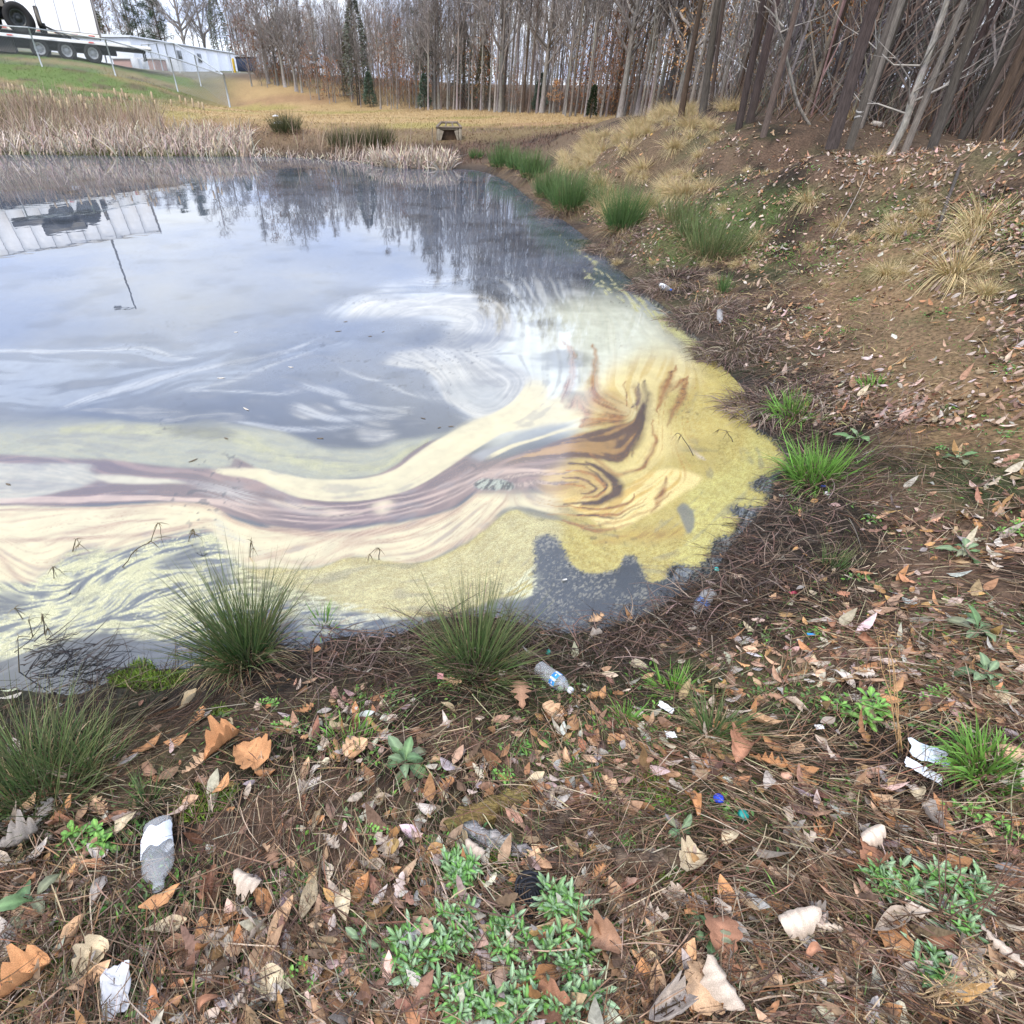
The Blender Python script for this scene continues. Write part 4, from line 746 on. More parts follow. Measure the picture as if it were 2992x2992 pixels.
# what cannot be told apart: the depth of the wood
wd = Geo(); r = np.random.default_rng(77); pts = []
for k in range(2100):
    if k < 900: u = r.uniform(740, 2050); D = np.interp(u, [780, 1000, 1400, 2000], [56, 52, 46, 36]) + r.uniform(0, 40); x, y = (u - CX) / FPX * D / 1.2535, D
    else: a_ = R(r.uniform(20.5, 70)); D = r.uniform(14, 48); x, y = math.sin(a_) * D, math.cos(a_) * D
    if k >= 900 and (x - .28 * y < 2.5): continue
    pts.append((x, y))
pts = np.array(pts); pz = terr(pts[:, 0], pts[:, 1], False); N_ = len(pts); pu_ = CX + FPX * pts[:, 0] * 1.2535 / pts[:, 1]; Dn = np.hypot(pts[:, 0], pts[:, 1]); H = (2 + Dn * np.interp(pu_, [780, 1100, 1300, 1500, 2000], [.045, .072, .11, .15, .3])) * r.uniform(.65, 1.02, N_); H = np.minimum(H, 17)
P0 = np.column_stack([pts, pz - .1]); Dv = np.column_stack([r.normal(0, .06, N_), r.normal(0, .06, N_), np.ones(N_)]); Dv /= np.linalg.norm(Dv, axis=1, keepdims=True); cols_ = pick([(.26, .235, .215), (.18, .155, .14), (.33, .30, .28), (.20, .16, .13)], N_, None, .2, r)
for s_ in ((1, 0, 0), (0, 1, 0)): strips(wd, P0, Dv, H, r.uniform(.025, .065, N_), 0, 4, [1, .85, .65, .4, .1], cols_, side=s_, bend=r.normal(0, .035, N_), r=r)
M_ = 50; hh = r.uniform(.04, 1.0, (N_, M_)) ** .85; B0 = (P0[:, None] + Dv[:, None] * (H[:, None] * hh)[..., None]).reshape(-1, 3); nT = len(B0); aa = r.uniform(0, 6.283, nT); Dt = np.stack([np.cos(aa), np.sin(aa), r.uniform(.4, 1.6, nT)], 1)
strips(wd, B0, Dt, r.uniform(.5, 1.7, nT) * (1.2 - hh.ravel()) + .25, r.uniform(.012, .03, nT), -.1, 2, [1, .7, .15], np.repeat(cols_, M_, 0) * r.uniform(.85, 1.25, (nT, 1)), r=r)
nb_ = 16000; u = r.uniform(760, 2050, nb_); D = np.interp(u, [780, 1000, 1400, 2000], [54, 49, 43, 33]) + r.uniform(-1, 14, nb_); x = (u - CX) / FPX * D / 1.2535          # brush at the trees' feet
xr = np.concatenate([x, np.sin(al := np.radians(r.uniform(20, 68, 9000))) * (dl := r.uniform(13, 32, 9000))]); yr = np.concatenate([D, np.cos(al) * dl]); ok = (np.arange(len(xr)) < nb_) | (xr - .28 * yr > 2.2); xr, yr = xr[ok], yr[ok]
strips(wd, np.column_stack([xr, yr, terr(xr, yr, False)]), np.column_stack([r.normal(0, .5, len(xr)), r.normal(0, .5, len(xr)), np.ones(len(xr))]), r.uniform(.3, 1.5, len(xr)), r.uniform(.006, .018, len(xr)), .1, 3, [1, .8, .5, .1], pick([(.16, .12, .10), (.20, .16, .135), (.19, .11, .07), (.10, .09, .07)], len(xr), None, .25, r), r=r)
nl_ = 9000; kk_ = r.integers(0, 42, nl_); cu_ = r.uniform(760, 2050, 42); cD_ = np.interp(cu_, [780, 1000, 1400, 2000], [54, 49, 43, 33]) + r.uniform(-1, 8, 42); cz_ = r.uniform(.8, 3.2, 42)          # leaves still hanging in the wood's edge
X_ = (cu_[kk_] - CX) / FPX * cD_[kk_] / 1.2535 + r.normal(0, .55, nl_); Y_ = cD_[kk_] + r.normal(0, .5, nl_); Z_ = terr(X_, Y_, False) + np.abs(cz_[kk_] + r.normal(0, 1.0, nl_))
strips(wd, np.stack([X_, Y_, Z_], 1), r.normal(size=(nl_, 3)), r.uniform(.10, .18, nl_), .08, .3, 1, [.6, .6], pick([(.30, .15, .075), (.26, .12, .06), (.34, .20, .10)], nl_, None, .2, r), r=r)
part('distant_wood', wd, M_TWIG, kind='stuff')
# ------------------------------------------------------------------ left bank: trailers, fence, building, lamps
A0, B0 = np.array((-20.6, 50, 4.28)), np.array((-28.3, 46, 4.80))
ex = Vector(B0 - A0).normalized(); ey = Vector((0, 0, 1)).cross(ex).normalized() * -1; ez = ex.cross(ey)
if ez.z < 0: ey = -ey; ez = ex.cross(ey)
if ey.y < 0: pass
TM = Matrix((ex, ey, ez)).transposed().to_4x4(); TM.translation = Vector(A0)
AWAY = 1 if ey.y > 0 else -1                       # local +y*AWAY points away from the pond
def local_thing(name, label, cat, M, group=None):
    o = thing(name, label, cat, (0, 0, 0), 0, group); o.matrix_world = M; return o
WHT, DRK, GRY = (.74, .76, .80), (.018, .018, .02), (.42, .44, .46)
def ybox(g, x0, x1, y0, y1, z0, z1, c, bev=.015): y0, y1 = sorted((y0 * AWAY, y1 * AWAY)); bbox(g, x0, x1, y0, y1, z0, z1, c, bev)
fb_ = local_thing('flatbed_trailer', 'long flatbed trailer with dark frame parked along the top of the lawn bank', 'trailer', TM)
g = Geo(); ybox(g, 0, 13, .03, 2.57, -.09, 0, (.20, .18, .16)); part('deck', g, M_WOOD, fb_)
g = Geo(); ybox(g, -.02, 13, 0, .03, -.16, .02, (.55, .57, .58), .008); part('side_rail', g, M_METAL, fb_)
g = Geo(); ybox(g, -.06, 0, 0, 2.6, -.22, .02, GRY); part('rear_sill', g, M_METAL, fb_)
g = Geo()
for y0 in (.75, 1.65): ybox(g, .3, 13, y0, y0 + .14, -.34, -.09, DRK); ybox(g, 2.2, 13, y0 + .01, y0 + .13, -.62, -.34, DRK)
for k in range(22): ybox(g, .5 + .57 * k, .58 + .57 * k, .05, 2.55, -.2, -.092, DRK, .008)
ybox(g, 8.2, 12.8, .2, .9, -.95, -.21, DRK); ybox(g, 8.2, 12.8, 1.7, 2.4, -.95, -.21, DRK); part('chassis_frame', g, M_PAINT, fb_)  # low dark boxes added beside the frame, standing in for shade under the deck
g = Geo(); ybox(g, .35, .43, .45, .53, -.66, -.09, DRK); ybox(g, .35, .43, 2.05, 2.13, -.66, -.09, DRK); ybox(g, .33, .45, .2, 2.4, -.76, -.66, DRK); part('underride_bar', g, M_PAINT, fb_)
for y0 in (.25, 1.95): g = Geo(); ybox(g, 2.95, 2.98, y0, y0 + .5, -1.05, -.35, (.03, .03, .03), .01); part('mudflap', g, M_RUBBER, fb_)
def wheel(parent, x, y, z, r, w, rc=(.40, .41, .42)):
    M = Matrix.Translation((x, y * AWAY, z)) @ Matrix.Rotation(R(-90) * -AWAY, 4, 'X')
    tg = Geo(); lathe(tg, [(r * .58, -w / 2), (r * .9, -w / 2), (r, -w * .36), (r, w * .36), (r * .9, w / 2), (r * .58, w / 2), (r * .55, w * .2)], 28, (.028, .027, .027))
    t = part('tyre', tg, M_RUBBER, parent, True); t.matrix_local = M
    rg = Geo(); lathe(rg, [(0.001, w * .30), (r * .16, w * .30), (r * .2, w * .16), (r * .42, w * .1), (r * .5, w * .42), (r * .585, w * .44), (r * .585, -w * .4)], 24, rc); rm = part('rim', rg, M_METAL, t, True)
    hg = Geo()
    for k in range(8): a = k * math.pi / 4; lathe(hg, [(.03, w * .19), (.03, w * .2), (.001, w * .2)], 8, (.03, .03, .03), Matrix.Translation((math.cos(a) * r * .36, math.sin(a) * r * .36, 0)))
    part('hand_hole', hg, M_RUBBER, t); return t
for x in (3.7, 5.25, 6.8):
    for y in (.28, 2.3): wheel(fb_, x, y, -.62, .55, .5)
for k in range(5): g = Geo(); ybox(g, 1.2 + 2.3 * k, 1.5 + 2.3 * k, -.012, -.002, -.1, -.03, (.5, .04, .03) if k % 2 else (.7, .7, .7), .003); part('reflector', g, M_PAINT, fb_)
for y in (.35, 2.2): g = Geo(); ybox(g, -.09, -.062, y, y + .16, -.17, -.06, (.35, .02, .015), .006); part('tail_light', g, M_PLAST, fb_)
# machine strapped on the deck
ld = local_thing('loader', 'dark machine with big black tyres chained down on the flatbed deck', 'machine', TM @ Matrix.Translation((6.4, 0, 0)))
g = Geo(); ybox(g, .55, 6.4, .9, 1.9, .75, 1.25, (.03, .03, .032), .06); ybox(g, 1.6, 4.6, .6, 2.2, 1.25, 1.95, (.035, .033, .03), .08); part('chassis', g, M_PAINT, ld)
g = Geo(); ybox(g, -.12, .12, .6, 2.0, .55, 1.55, (.035, .032, .03), .03); ybox(g, -.3, .1, 1.0, 1.25, .2, .75, (.03, .03, .03), .03); part('hitch_plate', g, M_PAINT, ld)
for x in (1.1, 3.0):
    for y in (.4, 2.2): wheel(ld, x, y, .81, .81, .62, (.03, .035, .035))
g = Geo(); tube(g, [(-.2, .7 * AWAY, .62), (-.9, .45 * AWAY, .35), (-2.1, .12 * AWAY, .03)], .035, 5, (.05, .05, .05)); tube(g, [(-.2, 1.6 * AWAY, .62), (-1.6, 1.9 * AWAY, .03)], .035, 5, (.05, .05, .05)); part('tie_down_chain', g, M_METAL, ld)
# white box trailer behind
BM = Matrix(TM.to_3x3()).to_4x4(); BM.translation = Vector((-25.9, 54.2, 4.95)); bx = local_thing('box_trailer', 'tall white box trailer parked behind the flatbed', 'trailer', BM)
g = Geo(); ybox(g, .03, 14.6, .05, 2.55, .02, 3.42, (.62, .64, .68), .02); part('box_body', g, M_PAINT, bx)
pm = None
for k in range(12):
    if pm is None:
        g = Geo(); ybox(g, .1, 1.285, 0, .05, .22, 3.3, WHT, .012); pm = g.mesh('side_panel', M_PAINT)
    o = link('side_panel', pm, bx); o.location = (k * 1.2, 0, 0)
g = Geo(); ybox(g, 0, 14.6, -.03, .06, 0, .2, (.68, .66, .58), .01); part('lower_rail', g, M_PAINT, bx)
g = Geo(); ybox(g, 0, 14.6, -.03, .06, 3.32, 3.44, (.6, .6, .6), .01); part('top_rail', g, M_METAL, bx)
g = Geo(); ybox(g, -.06, .08, -.04, .1, 0, 3.44, (.10, .10, .11), .01); ybox(g, -.06, .05, 2.5, 2.6, 0, 3.44, (.10, .10, .11), .01); part('corner_post', g, M_METAL, bx)
for k in range(7): g = Geo(); ybox(g, .4 + 1.1 * k, .8 + 1.1 * k, -.045, -.032, .07, .13, (.5, .035, .025), .003); part('reflector', g, M_PAINT, bx)
g = Geo(); ybox(g, 2, 14, .8, 1.8, -.4, .0, DRK, .02); part('chassis_frame', g, M_PAINT, bx)
for x in (2.6, 3.9): wheel(bx, x, .3, -.62, .5, .5)
# lamp posts
def lamp(x, y, top, lab, arm=1.6):
    z0 = float(terr(np.array([x]), np.array([y]))[0]); o = thing('lamp_post', lab, 'lamp post', (x, y, z0), 0, 'tall lamp posts of the truck yard'); H = top - z0
    g = Geo(); tube(g, [(0, 0, -.2), (0, 0, H)], [.14, .08], 8, (.22, .22, .23)); part('pole', g, M_METAL, o, True)
    g = Geo(); tube(g, [(0, 0, H - .1), (-arm * .5, 0, H + .05), (-arm, 0, H + .05)], [.05, .05, .05], 6, (.22, .22, .23)); a = part('arm', g, M_METAL, o)
    g = Geo(); bbox(g, -arm - .7, -arm, -.2, .2, H - .06, H + .12, (.2, .2, .2), .04); part('lamp_head', g, M_METAL, a)
lamp(-33.7, 60, 17.0, 'tall lamp post behind the box trailer, mirrored long in the pond'); lamp(-50.6, 75, 14.0, 'far lamp post left of the tall one, mirrored just above the trailer')
# chain link fence
fpts = [at_d(-110, 190, 41.0), at_d(128, 207, 42.5), at_d(340, 228, 44.3), at_d(520, 268, 46), at_d(671, 308, 47)]
bpts = [fpts[-1], at_d(592, 271, 50.5), at_d(534, 243, 54.5), at_d(480, 221, 59), at_d(432, 205, 65)]
def gz(p): q = np.array(p, float); q[2] = terr(q[:1], q[1:2])[0]; return q
fence = thing('chain_link_fence', 'grey chain link fence with top rail running down the lawn to a corner post', 'fence', gz(fpts[-1])); f0 = np.array(fence.location)
FH = 1.78; wires = Geo(); rails = Geo()
for run in (fpts, bpts):
    run = [gz(p) for p in run]; full = []
    for a, b in zip(run[:-1], run[1:]): full += [a, (a + b) / 2] if np.linalg.norm(b - a) > 5 else [a]
    full.append(run[-1]); full = [gz(p) for p in full]
    for k, p in enumerate(full):
        if run[0] is not fpts and k == 0 and np.allclose(p[:2], f0[:2]) and rails.n: continue
        corner = np.allclose(p[:2], f0[:2]); g = Geo(); tube(g, [p - f0 - [0, 0, .3], p - f0 + [0, 0, FH + (.06 if corner else 0)]], .065 if corner else .045, 8, (.38, .41, .43)); part('post', g, M_METAL, fence, True)
    for a, b in zip(full[:-1], full[1:]):
        tube(rails, [a - f0 + [0, 0, FH], b - f0 + [0, 0, FH]], .034, 6, (.40, .43, .45)); L = np.linalg.norm(b - a); n = int(L / .13)
        for sgn in (1, -1):
            s0 = np.arange(-int(FH / .13), n) * .13; h0 = np.zeros(len(s0)); s1 = s0 + FH; h1 = h0 + FH
            c0 = np.clip(-s0, 0, FH); c1 = np.clip(s1 - L, 0, FH); s0, h0, s1, h1 = s0 + c0, h0 + c0, s1 - c1, h1 - c1; ok = s1 - s0 > .05; s0, h0, s1, h1 = s0[ok], h0[ok], s1[ok], h1[ok]
            if sgn < 0: s0, s1 = L - s0, L - s1
            u_ = (b - a) / L; P = a - f0 + u_ * s0[:, None]; P[:, 2] += h0 + .03; Q = a - f0 + u_ * s1[:, None]; Q[:, 2] += h1 - .02; D_ = Q - P
            strips(wires, P, D_, np.linalg.norm(D_, axis=1), .0065, 0, 1, [1, 1], (.38, .41, .42), side=(u_[1], -u_[0], 0.0) if False else (0, 0, 1))
part('top_rail', rails, M_METAL, fence); part('wire_mesh', wires, M_METAL, fence, kind='stuff')
# white metal building
bd = thing('white_building', 'long low white metal building beyond the fence with flat roof edge', 'building', (-35, 80, 3.4))
g = Geo(); bbox(g, -16, -.06, .05, 45, -2.5, 3.05, (.62, .63, .66), .02); part('wall_core', g, M_PAINT, bd)
pm = None
for k in range(9):
    if pm is None: g = Geo(); bbox(g, -.06, 0, .04, 4.96, -2.4, 3.02, (.70, .72, .76), .02); pm = g.mesh('wall_panel', M_PAINT)
    o = link('wall_panel', pm, bd); o.location = (0, k * 5, 0)
pm = None
for k in range(4):
    if pm is None: g = Geo(); bbox(g, 0.02, 3.98, 0, .05, -2.4, 3.02, (.70, .72, .76), .02); pm = g.mesh('wall_panel', M_PAINT)
    o = link('wall_panel', pm, bd); o.location = (-16 + k * 4, 0, 0)
g = Geo(); V = [(-16.2, -.2, 3.05), (.2, -.2, 3.05), (.2, 45.2, 3.05), (-16.2, 45.2, 3.05), (-8, -.2, 3.5), (-8, 45.2, 3.5), (-16.2, -.2, 3.2), (.2, -.2, 3.2), (.2, 45.2, 3.2), (-16.2, 45.2, 3.2)]
g.add(V, [(0, 3, 2, 1), (6, 4, 5, 9), (4, 7, 8, 5), (1, 2, 8, 7), (0, 6, 9, 3)], (.66, .68, .72)); n_ = 0; g.add(V, [(0, 1, 7), (0, 7, 4), (0, 4, 6), (3, 9, 5), (3, 5, 8), (3, 8, 2)], (.70, .72, .75)); part('roof', g, M_PAINT, bd)
for y0, z0 in ((13.0, 1.5), (20.5, 1.45)):
    g = Geo(); bbox(g, .0, .08, y0, y0 + 1.5, z0, z0 + 1.0, (.25, .26, .28), .02); w_ = part('window', g, M_METAL, bd); g = Geo(); box(g, .081, .095, y0 + .12, y0 + 1.38, z0 + .1, z0 + .9, (.05, .06, .07)); part('pane', g, M_PLAST, w_)
g = Geo(); bbox(g, .0, .1, 7.5, 11, -1.0, .9, (.34, .36, .39), .02); part('roller_door', g, M_METAL, bd)
g = Geo(); bbox(g, .0, 1.6, 25, 44, -.25, 0, (.22, .38, .36), .03); part('canopy', g, M_PAINT, bd)
g = Geo(); bbox(g, .02, .06, 25, 44, -2, -.26, (.06, .08, .085), .01); part('dark_wall_strip', g, M_PAINT, bd)  # dark strip along the wall below the canopy
an = thing('brick_annex', 'low pinkish brick wall section below the flatbed in front of the white building', 'building', (-34.8, 74, 3.2)); g = Geo(); bbox(g, 0, 4.4, 0, 3, -1.5, 1.15, (.36, .24, .21), .03); part('wall', g, vmat('far_brick', .9, .1, 3, .2), an); g = Geo(); bbox(g, -.1, 4.5, -.1, 3.1, 1.15, 1.3, (.5, .5, .5), .03); part('coping', g, M_CONC, an)
for k, (u, lab) in enumerate([(383, 'light grey cabinet left of the other, by the brick wall section'), (402, 'light grey cabinet right of the other, by the brick wall section'), (485, 'wide grey cabinet in front of the white wall')]):
    p = at_d(u, 185, 70 + k); o = thing('utility_cabinet', lab, 'cabinet', (p[0], p[1], 3.2), 0, 'utility cabinets'); g = Geo(); bbox(g, 0, .8 + .8 * (k == 2), 0, .7, -1, 1.1, (.46, .48, .5), .04); part('cabinet_body', g, M_PAINT, o); g = Geo(); bbox(g, .06, .74, -.025, -.002, .1, 1.0, (.5, .52, .54), .006); part('door', g, M_PAINT, o)
for u, v, D, h, lab in [(680, 210, 80, 4.2, 'thin grey utility pole left of its neighbour before the white building'), (703, 222, 76, 3.6, 'thin grey utility pole right of its neighbour before the white building')]:
    p = at_d(u, v, D); z0 = float(terr(p[:1], p[1:2])[0]); o = thing('utility_pole', lab, 'pole', (p[0], D, z0), 0, 'thin poles'); g = Geo(); tube(g, [(0, 0, -.3), (0, 0, h)], [.06, .045], 6, (.3, .32, .33)); part('shaft', g, M_METAL, o); g = Geo(); tube(g, [(-.3, 0, h - .3), (.3, 0, h - .3)], .03, 4, (.3, .32, .33)); part('crossarm', g, M_METAL, o)
p = at_d(689, 222, 72); z0 = float(terr(p[:1], p[1:2])[0]); o = thing('bollard', 'yellow bollard by the end of the white building', 'bollard', (p[0], 72, z0)); g = Geo(); lathe(g, [(.13, -.2), (.13, 1.05), (.09, 1.15), (.001, 1.18)], 12, (.55, .36, .03)); part('shaft', g, M_PAINT, o, True)
p = at_d(728, 225, 71); z0 = float(terr(p[:1], p[1:2])[0]); o = thing('waste_container', 'dark blue waste container beside the yellow bollard', 'container', (p[0], 71, z0)); g = Geo(); bbox(g, -.9, .9, -.6, .6, .1, 1.15, (.03, .045, .08), .05); part('bin_body', g, M_PAINT, o); g = Geo(); bbox(g, -.95, .95, -.65, .65, 1.155, 1.25, (.02, .02, .022), .02); part('lid', g, M_PLAST, o)
p = at_d(845, 258, 64); z0 = float(terr(p[:1], p[1:2])[0]); o = thing('white_truck', 'white truck half hidden behind the trunks at the far treeline', 'truck', (p[0], 64, z0))
g = Geo(); bbox(g, -1.4, 2.0, -1, 1, .5, 2.1, (.7, .72, .75), .06); part('cargo_box', g, M_PAINT, o); g = Geo(); bbox(g, 2.05, 3.4, -1, 1, .5, 1.55, (.68, .7, .74), .15); part('cab', g, M_PAINT, o); g = Geo(); bbox(g, 2.4, 3.2, -1.01, -.99, 1.0, 1.45, (.04, .05, .06), .004); part('side_window', g, M_PLAST, o)
for x in (-.7, 2.7):
    tg = Geo(); lathe(tg, [(.2, -.12), (.4, -.12), (.42, 0), (.4, .12), (.2, .12)], 16, (.03, .03, .03), Matrix.Translation((x, -.95, .42)) @ Matrix.Rotation(R(90), 4, 'X')); part('wheel', tg, M_RUBBER, o, True)
# concrete outlet box with a rack on top
p = drop1(1312, 408); o = thing('outlet_structure', 'small concrete drain outlet with metal trash rack standing on dark mud beyond the pond', 'drain outlet', p)
g = Geo(); W_ = .48
for sx in (-1, 1): bbox(g, *sorted((sx * W_, sx * (W_ - .13))), 0, .8, -.15, .40, (.30, .26, .20), .02)
bbox(g, -W_ + .13, W_ - .13, .68, .8, -.15, .40, (.30, .26, .20), .02); bbox(g, -W_ + .131, W_ - .131, .0, .1, .33, .40, (.28, .24, .18), .015); bbox(g, -W_ + .131, W_ - .131, .12, .16, -.15, .33, (.085, .055, .035), .01); part('concrete_box', g, M_CONC, o)
for c in [[(-W_ + .13, .01, -.1), (-.2, .01, .3), (-W_ + .13, .01, .34)], [(W_ - .13, .01, -.1), (.2, .01, .3), (W_ - .13, .01, .34)]]:
    g = Geo(); q = np.array(c); g.add(np.concatenate([q, q + [0, .1, 0]]), [(0, 1, 2), (3, 5, 4)], (.30, .26, .20)); g.add(np.concatenate([q, q + [0, .1, 0]]), [(0, 3, 4, 1), (1, 4, 5, 2)], (.30, .26, .20)); part('broken_edge', g, M_CONC, o)
for a, b in [((-W_, 0), (-.3, .2)), ((W_, 0), (.3, .2)), ((-W_, .8), (-.3, .6)), ((W_, .8), (.3, .6))]:
    g = Geo(); tube(g, [(a[0], a[1], .40), (b[0], b[1], .55)], .035, 5, (.16, .12, .085)); part('rack_bar', g, M_METAL, o)
for q in ([(-.3, .2, .55), (.3, .2, .55)], [(-.3, .6, .55), (.3, .6, .55)], [(-.3, .2, .55), (-.3, .6, .55)], [(.3, .2, .55), (.3, .6, .55)], [(-.1, .2, .55), (-.16, 0, .41)], [(.1, .2, .55), (.16, 0, .41)], [(0, .2, .55), (0, .6, .55)], [(-W_, 0, .415), (W_, 0, .415)]):
    g = Geo(); tube(g, q, .03, 5, (.16, .12, .085)); part('rack_bar', g, M_METAL, o)
# small litter on the far bank
for u, v, lab, sz in [(812, 360, 'white plastic bag lying on the far bank, lower of two', .24), (805, 343, 'small white scrap just above the white bag on the far bank', .2)]:
    p = drop1(u, v); g = Geo(); r = np.random.default_rng(int(u)); th_ = np.linspace(0, 6.283, 9)[:-1]; ring = lambda rad, z: np.column_stack([np.cos(th_) * rad * r.uniform(.7, 1.2, 8), np.sin(th_) * rad * .6 * r.uniform(.7, 1.2, 8), z * r.uniform(.5, 1.2, 8)])
    V = np.concatenate([ring(sz, .01), ring(sz * .9, .06), ring(sz * .5, .09), [[0, 0, .095]]]); F = [(a * 8 + k, a * 8 + (k + 1) % 8, a * 8 + 8 + (k + 1) % 8, a * 8 + 8 + k) for a in (0, 1) for k in range(8)]
    g.add(V, F, (.78, .78, .78)); g.f.append(np.array([(16 + k, 16 + (k + 1) % 8, 24) for k in range(8)])); g.m.append(np.zeros(8)); o = part('plastic_bag', g, M_PAPER, smooth=False, loc=p); tag(o, lab, 'litter', 'white litter on the far bank')
p = drop1(1263, 446); o = thing('wooden_stake', 'pale upright stake among the dead reeds before the drain outlet', 'stake', p); g = Geo(); tube(g, [(0, 0, -.1), (.005, 0, .72)], .014, 5, (.46, .40, .32)); part('shaft', g, M_WOOD, o)
# ------------------------------------------------------------------ ground heights for scattering
GX0, GY0, GS = -9.0, -1.5, .045; gx = np.arange(GX0, 13, GS); gy = np.arange(GY0, 17, GS)
GZ = terr(*np.meshgrid(gx, gy))
def hz(x, y):
    fx = np.clip((np.asarray(x) - GX0) / GS, 0, len(gx) - 1.01); fy = np.clip((np.asarray(y) - GY0) / GS, 0, len(gy) - 1.01); ix, iy = fx.astype(int), fy.astype(int); tx, ty = fx - ix, fy - iy
    return (GZ[iy, ix] * (1 - tx) + GZ[iy, ix + 1] * tx) * (1 - ty) + (GZ[iy + 1, ix] * (1 - tx) + GZ[iy + 1, ix + 1] * tx) * ty
_tu, _tv = np.arange(-420, 3430, 35.0), np.arange(455, 3110, 28.0); TUV = drop(*np.meshgrid(_tu, _tv))[..., :2]
def spot(u, v):
    fx = np.clip((u - _tu[0]) / 35, 0, len(_tu) - 1.01); fy = np.clip((v - _tv[0]) / 28, 0, len(_tv) - 1.01); ix, iy = fx.astype(int), fy.astype(int); tx, ty = (fx - ix)[:, None], (fy - iy)[:, None]
    p = (TUV[iy, ix] * (1 - tx) + TUV[iy, ix + 1] * tx) * (1 - ty) + (TUV[iy + 1, ix] * (1 - tx) + TUV[iy + 1, ix + 1] * tx) * ty
    return p[:, 0], p[:, 1], np.hypot(p[:, 0], p[:, 1])
def land(x, y, margin=0.0):
    ok = ~inside(SHORE, x, y) & (x > GX0 + .1) & (x < 12.8) & (y > GY0 + .1) & (y < 16.8)
    return ok & (edge_dist(SHORE, x, y) > margin) if margin else ok
def cover(n, r, v0=640, v1=3080, u0=-400, u1=3400, share=.6, margin=0.0):
    """places over the near bank and the right bank, denser near the photographer"""
    m = int(n * share); x1_, y1_, _ = spot(r.uniform(u0, u1, m), r.uniform(v0, v1, m))
    a = np.radians(r.uniform(-75, 70, n - m)); d_ = 14 * r.uniform(0, 1, n - m) ** .8 + .15; x = np.concatenate([x1_, np.sin(a) * d_]); y = np.concatenate([y1_, np.cos(a) * d_])
    ok = land(x, y, margin); return x[ok], y[ok]
def slope_dir(x, y, a, L, lift=0.0):
    x2, y2 = x + np.cos(a) * L, y + np.sin(a) * L; dz = np.clip((hz(x2, y2) - hz(x, y)) / L, -.6, .8)
    return np.stack([np.cos(a), np.sin(a), dz + lift], 1)
r = np.random.default_rng(31)
EXC = np.array([tuple(drop1(u_, v_)[:2]) + (q_,) for u_, v_, q_ in [(1618, 1995, .11), (2050, 1765, .11), (466, 2430, .10), (470, 2540, .11), (1350, 2405, .06), (1430, 2370, .07), (1510, 2325, .06), (1390, 2450, .05), (1480, 2475, .06), (1615, 2430, .06), (1830, 2525, .06), (1930, 2520, .07), (1650, 2540, .05), (1555, 2625, .065), (2098, 2342, .06), (2163, 2387, .085), (2414, 1446, .05), (2690, 2235, .10), (1940, 2078, .07), (1955, 2155, .05), (2358, 1872, .05), (1287, 1986, .04), (355, 2905, .08), (1185, 2240, .09), (1518, 2040, .08), (700, 2200, .10), (2168, 2215, .08), (1070, 2790, .04), (1130, 2690, .04)]])
def free(x, y, f_=1.0): return (((x[:, None] - EXC[:, 0]) ** 2 + (y[:, None] - EXC[:, 1]) ** 2) > (EXC[:, 2] * f_) ** 2).all(1)
def wet(x, y): return 1 - sstep(.12, .75, edge_dist(SHORE, x, y) + .3 * (fbm(x * 3, y * 3, 51, 2) - .5))
# dead straw, needles and stalks lying over the ground
st_ = Geo()
x, y = cover(105000, r, 440, share=.66); px_, py_ = to_px(x, y, hz(x, y)); keep = r.random(len(x)) < .62 + .38 * sstep(.35, .55, fbm(x * 2.2, y * 2.2, 52, 3)); pw = np.exp(-(np.abs((((x[:, None] - PW[None, :, 0]) ** 2 + (y[:, None] - PW[None, :, 1]) ** 2).min(1)) ** .5) / .4) ** 2); keep &= r.random(len(x)) > pw * .85; keep &= free(x, y, .55) | (r.random(len(x)) < .3)
x, y = x[keep], y[keep]; n = len(x); w = wet(x, y)
c = pick([(.16, .095, .065), (.28, .18, .11), (.40, .30, .20), (.11, .07, .05), (.52, .42, .29), (.28, .15, .085)], n, [3, 2.4, 2, 3, 1.1, 1.6], .25, r); c = c * (.74 - .48 * w[:, None]); L = r.uniform(.05, .19, n) * (1 + .5 * w)
a = r.uniform(0, 6.283, n); fl = fbm(x * .8, y * .8, 53, 2) * 9; a = np.where(r.random(n) < .55, fl + r.normal(0, .35, n), a)
strips(st_, np.stack([x, y, hz(x, y) + np.where(r.random(n) < .3, r.uniform(.025, .05, n), r.uniform(.003, .03, n))], 1), slope_dir(x, y, a, L, r.uniform(-.04, .16, n)), L, r.uniform(.0013, .0034, n), r.uniform(0, .25, n), 3, [.8, 1, .9, .4], c, side=None, bend=r.normal(0, .12, n), r=r)
# thick matted dark stalks along the water's edge
x, y = cover(52000, r, 470, 2200, 900, 2900, .85); k = edge_dist(SHORE, x, y) < r.uniform(.05, .55, len(x)) * np.clip(np.hypot(x, y) / 3.2, .75, 1.6); x, y = x[k], y[k]; n = len(x); L = r.uniform(.09, .30, n); a = r.uniform(0, 6.283, n)
strips(st_, np.stack([x, y, hz(x, y) + r.uniform(.0, .07, n)], 1), slope_dir(x, y, a, L, r.normal(.06, .22, n)), L, r.uniform(.0025, .0055, n), r.uniform(.1, .7, n), 4, [.9, 1, .9, .6, .3], pick([(.105, .07, .055), (.15, .10, .075), (.07, .05, .042), (.21, .16, .125)], n, [3, 3, 2, 1.6], .25, r), bend=r.normal(0, .3, n), r=r)
part('dead_straw', st_, M_LITTER, kind='stuff')
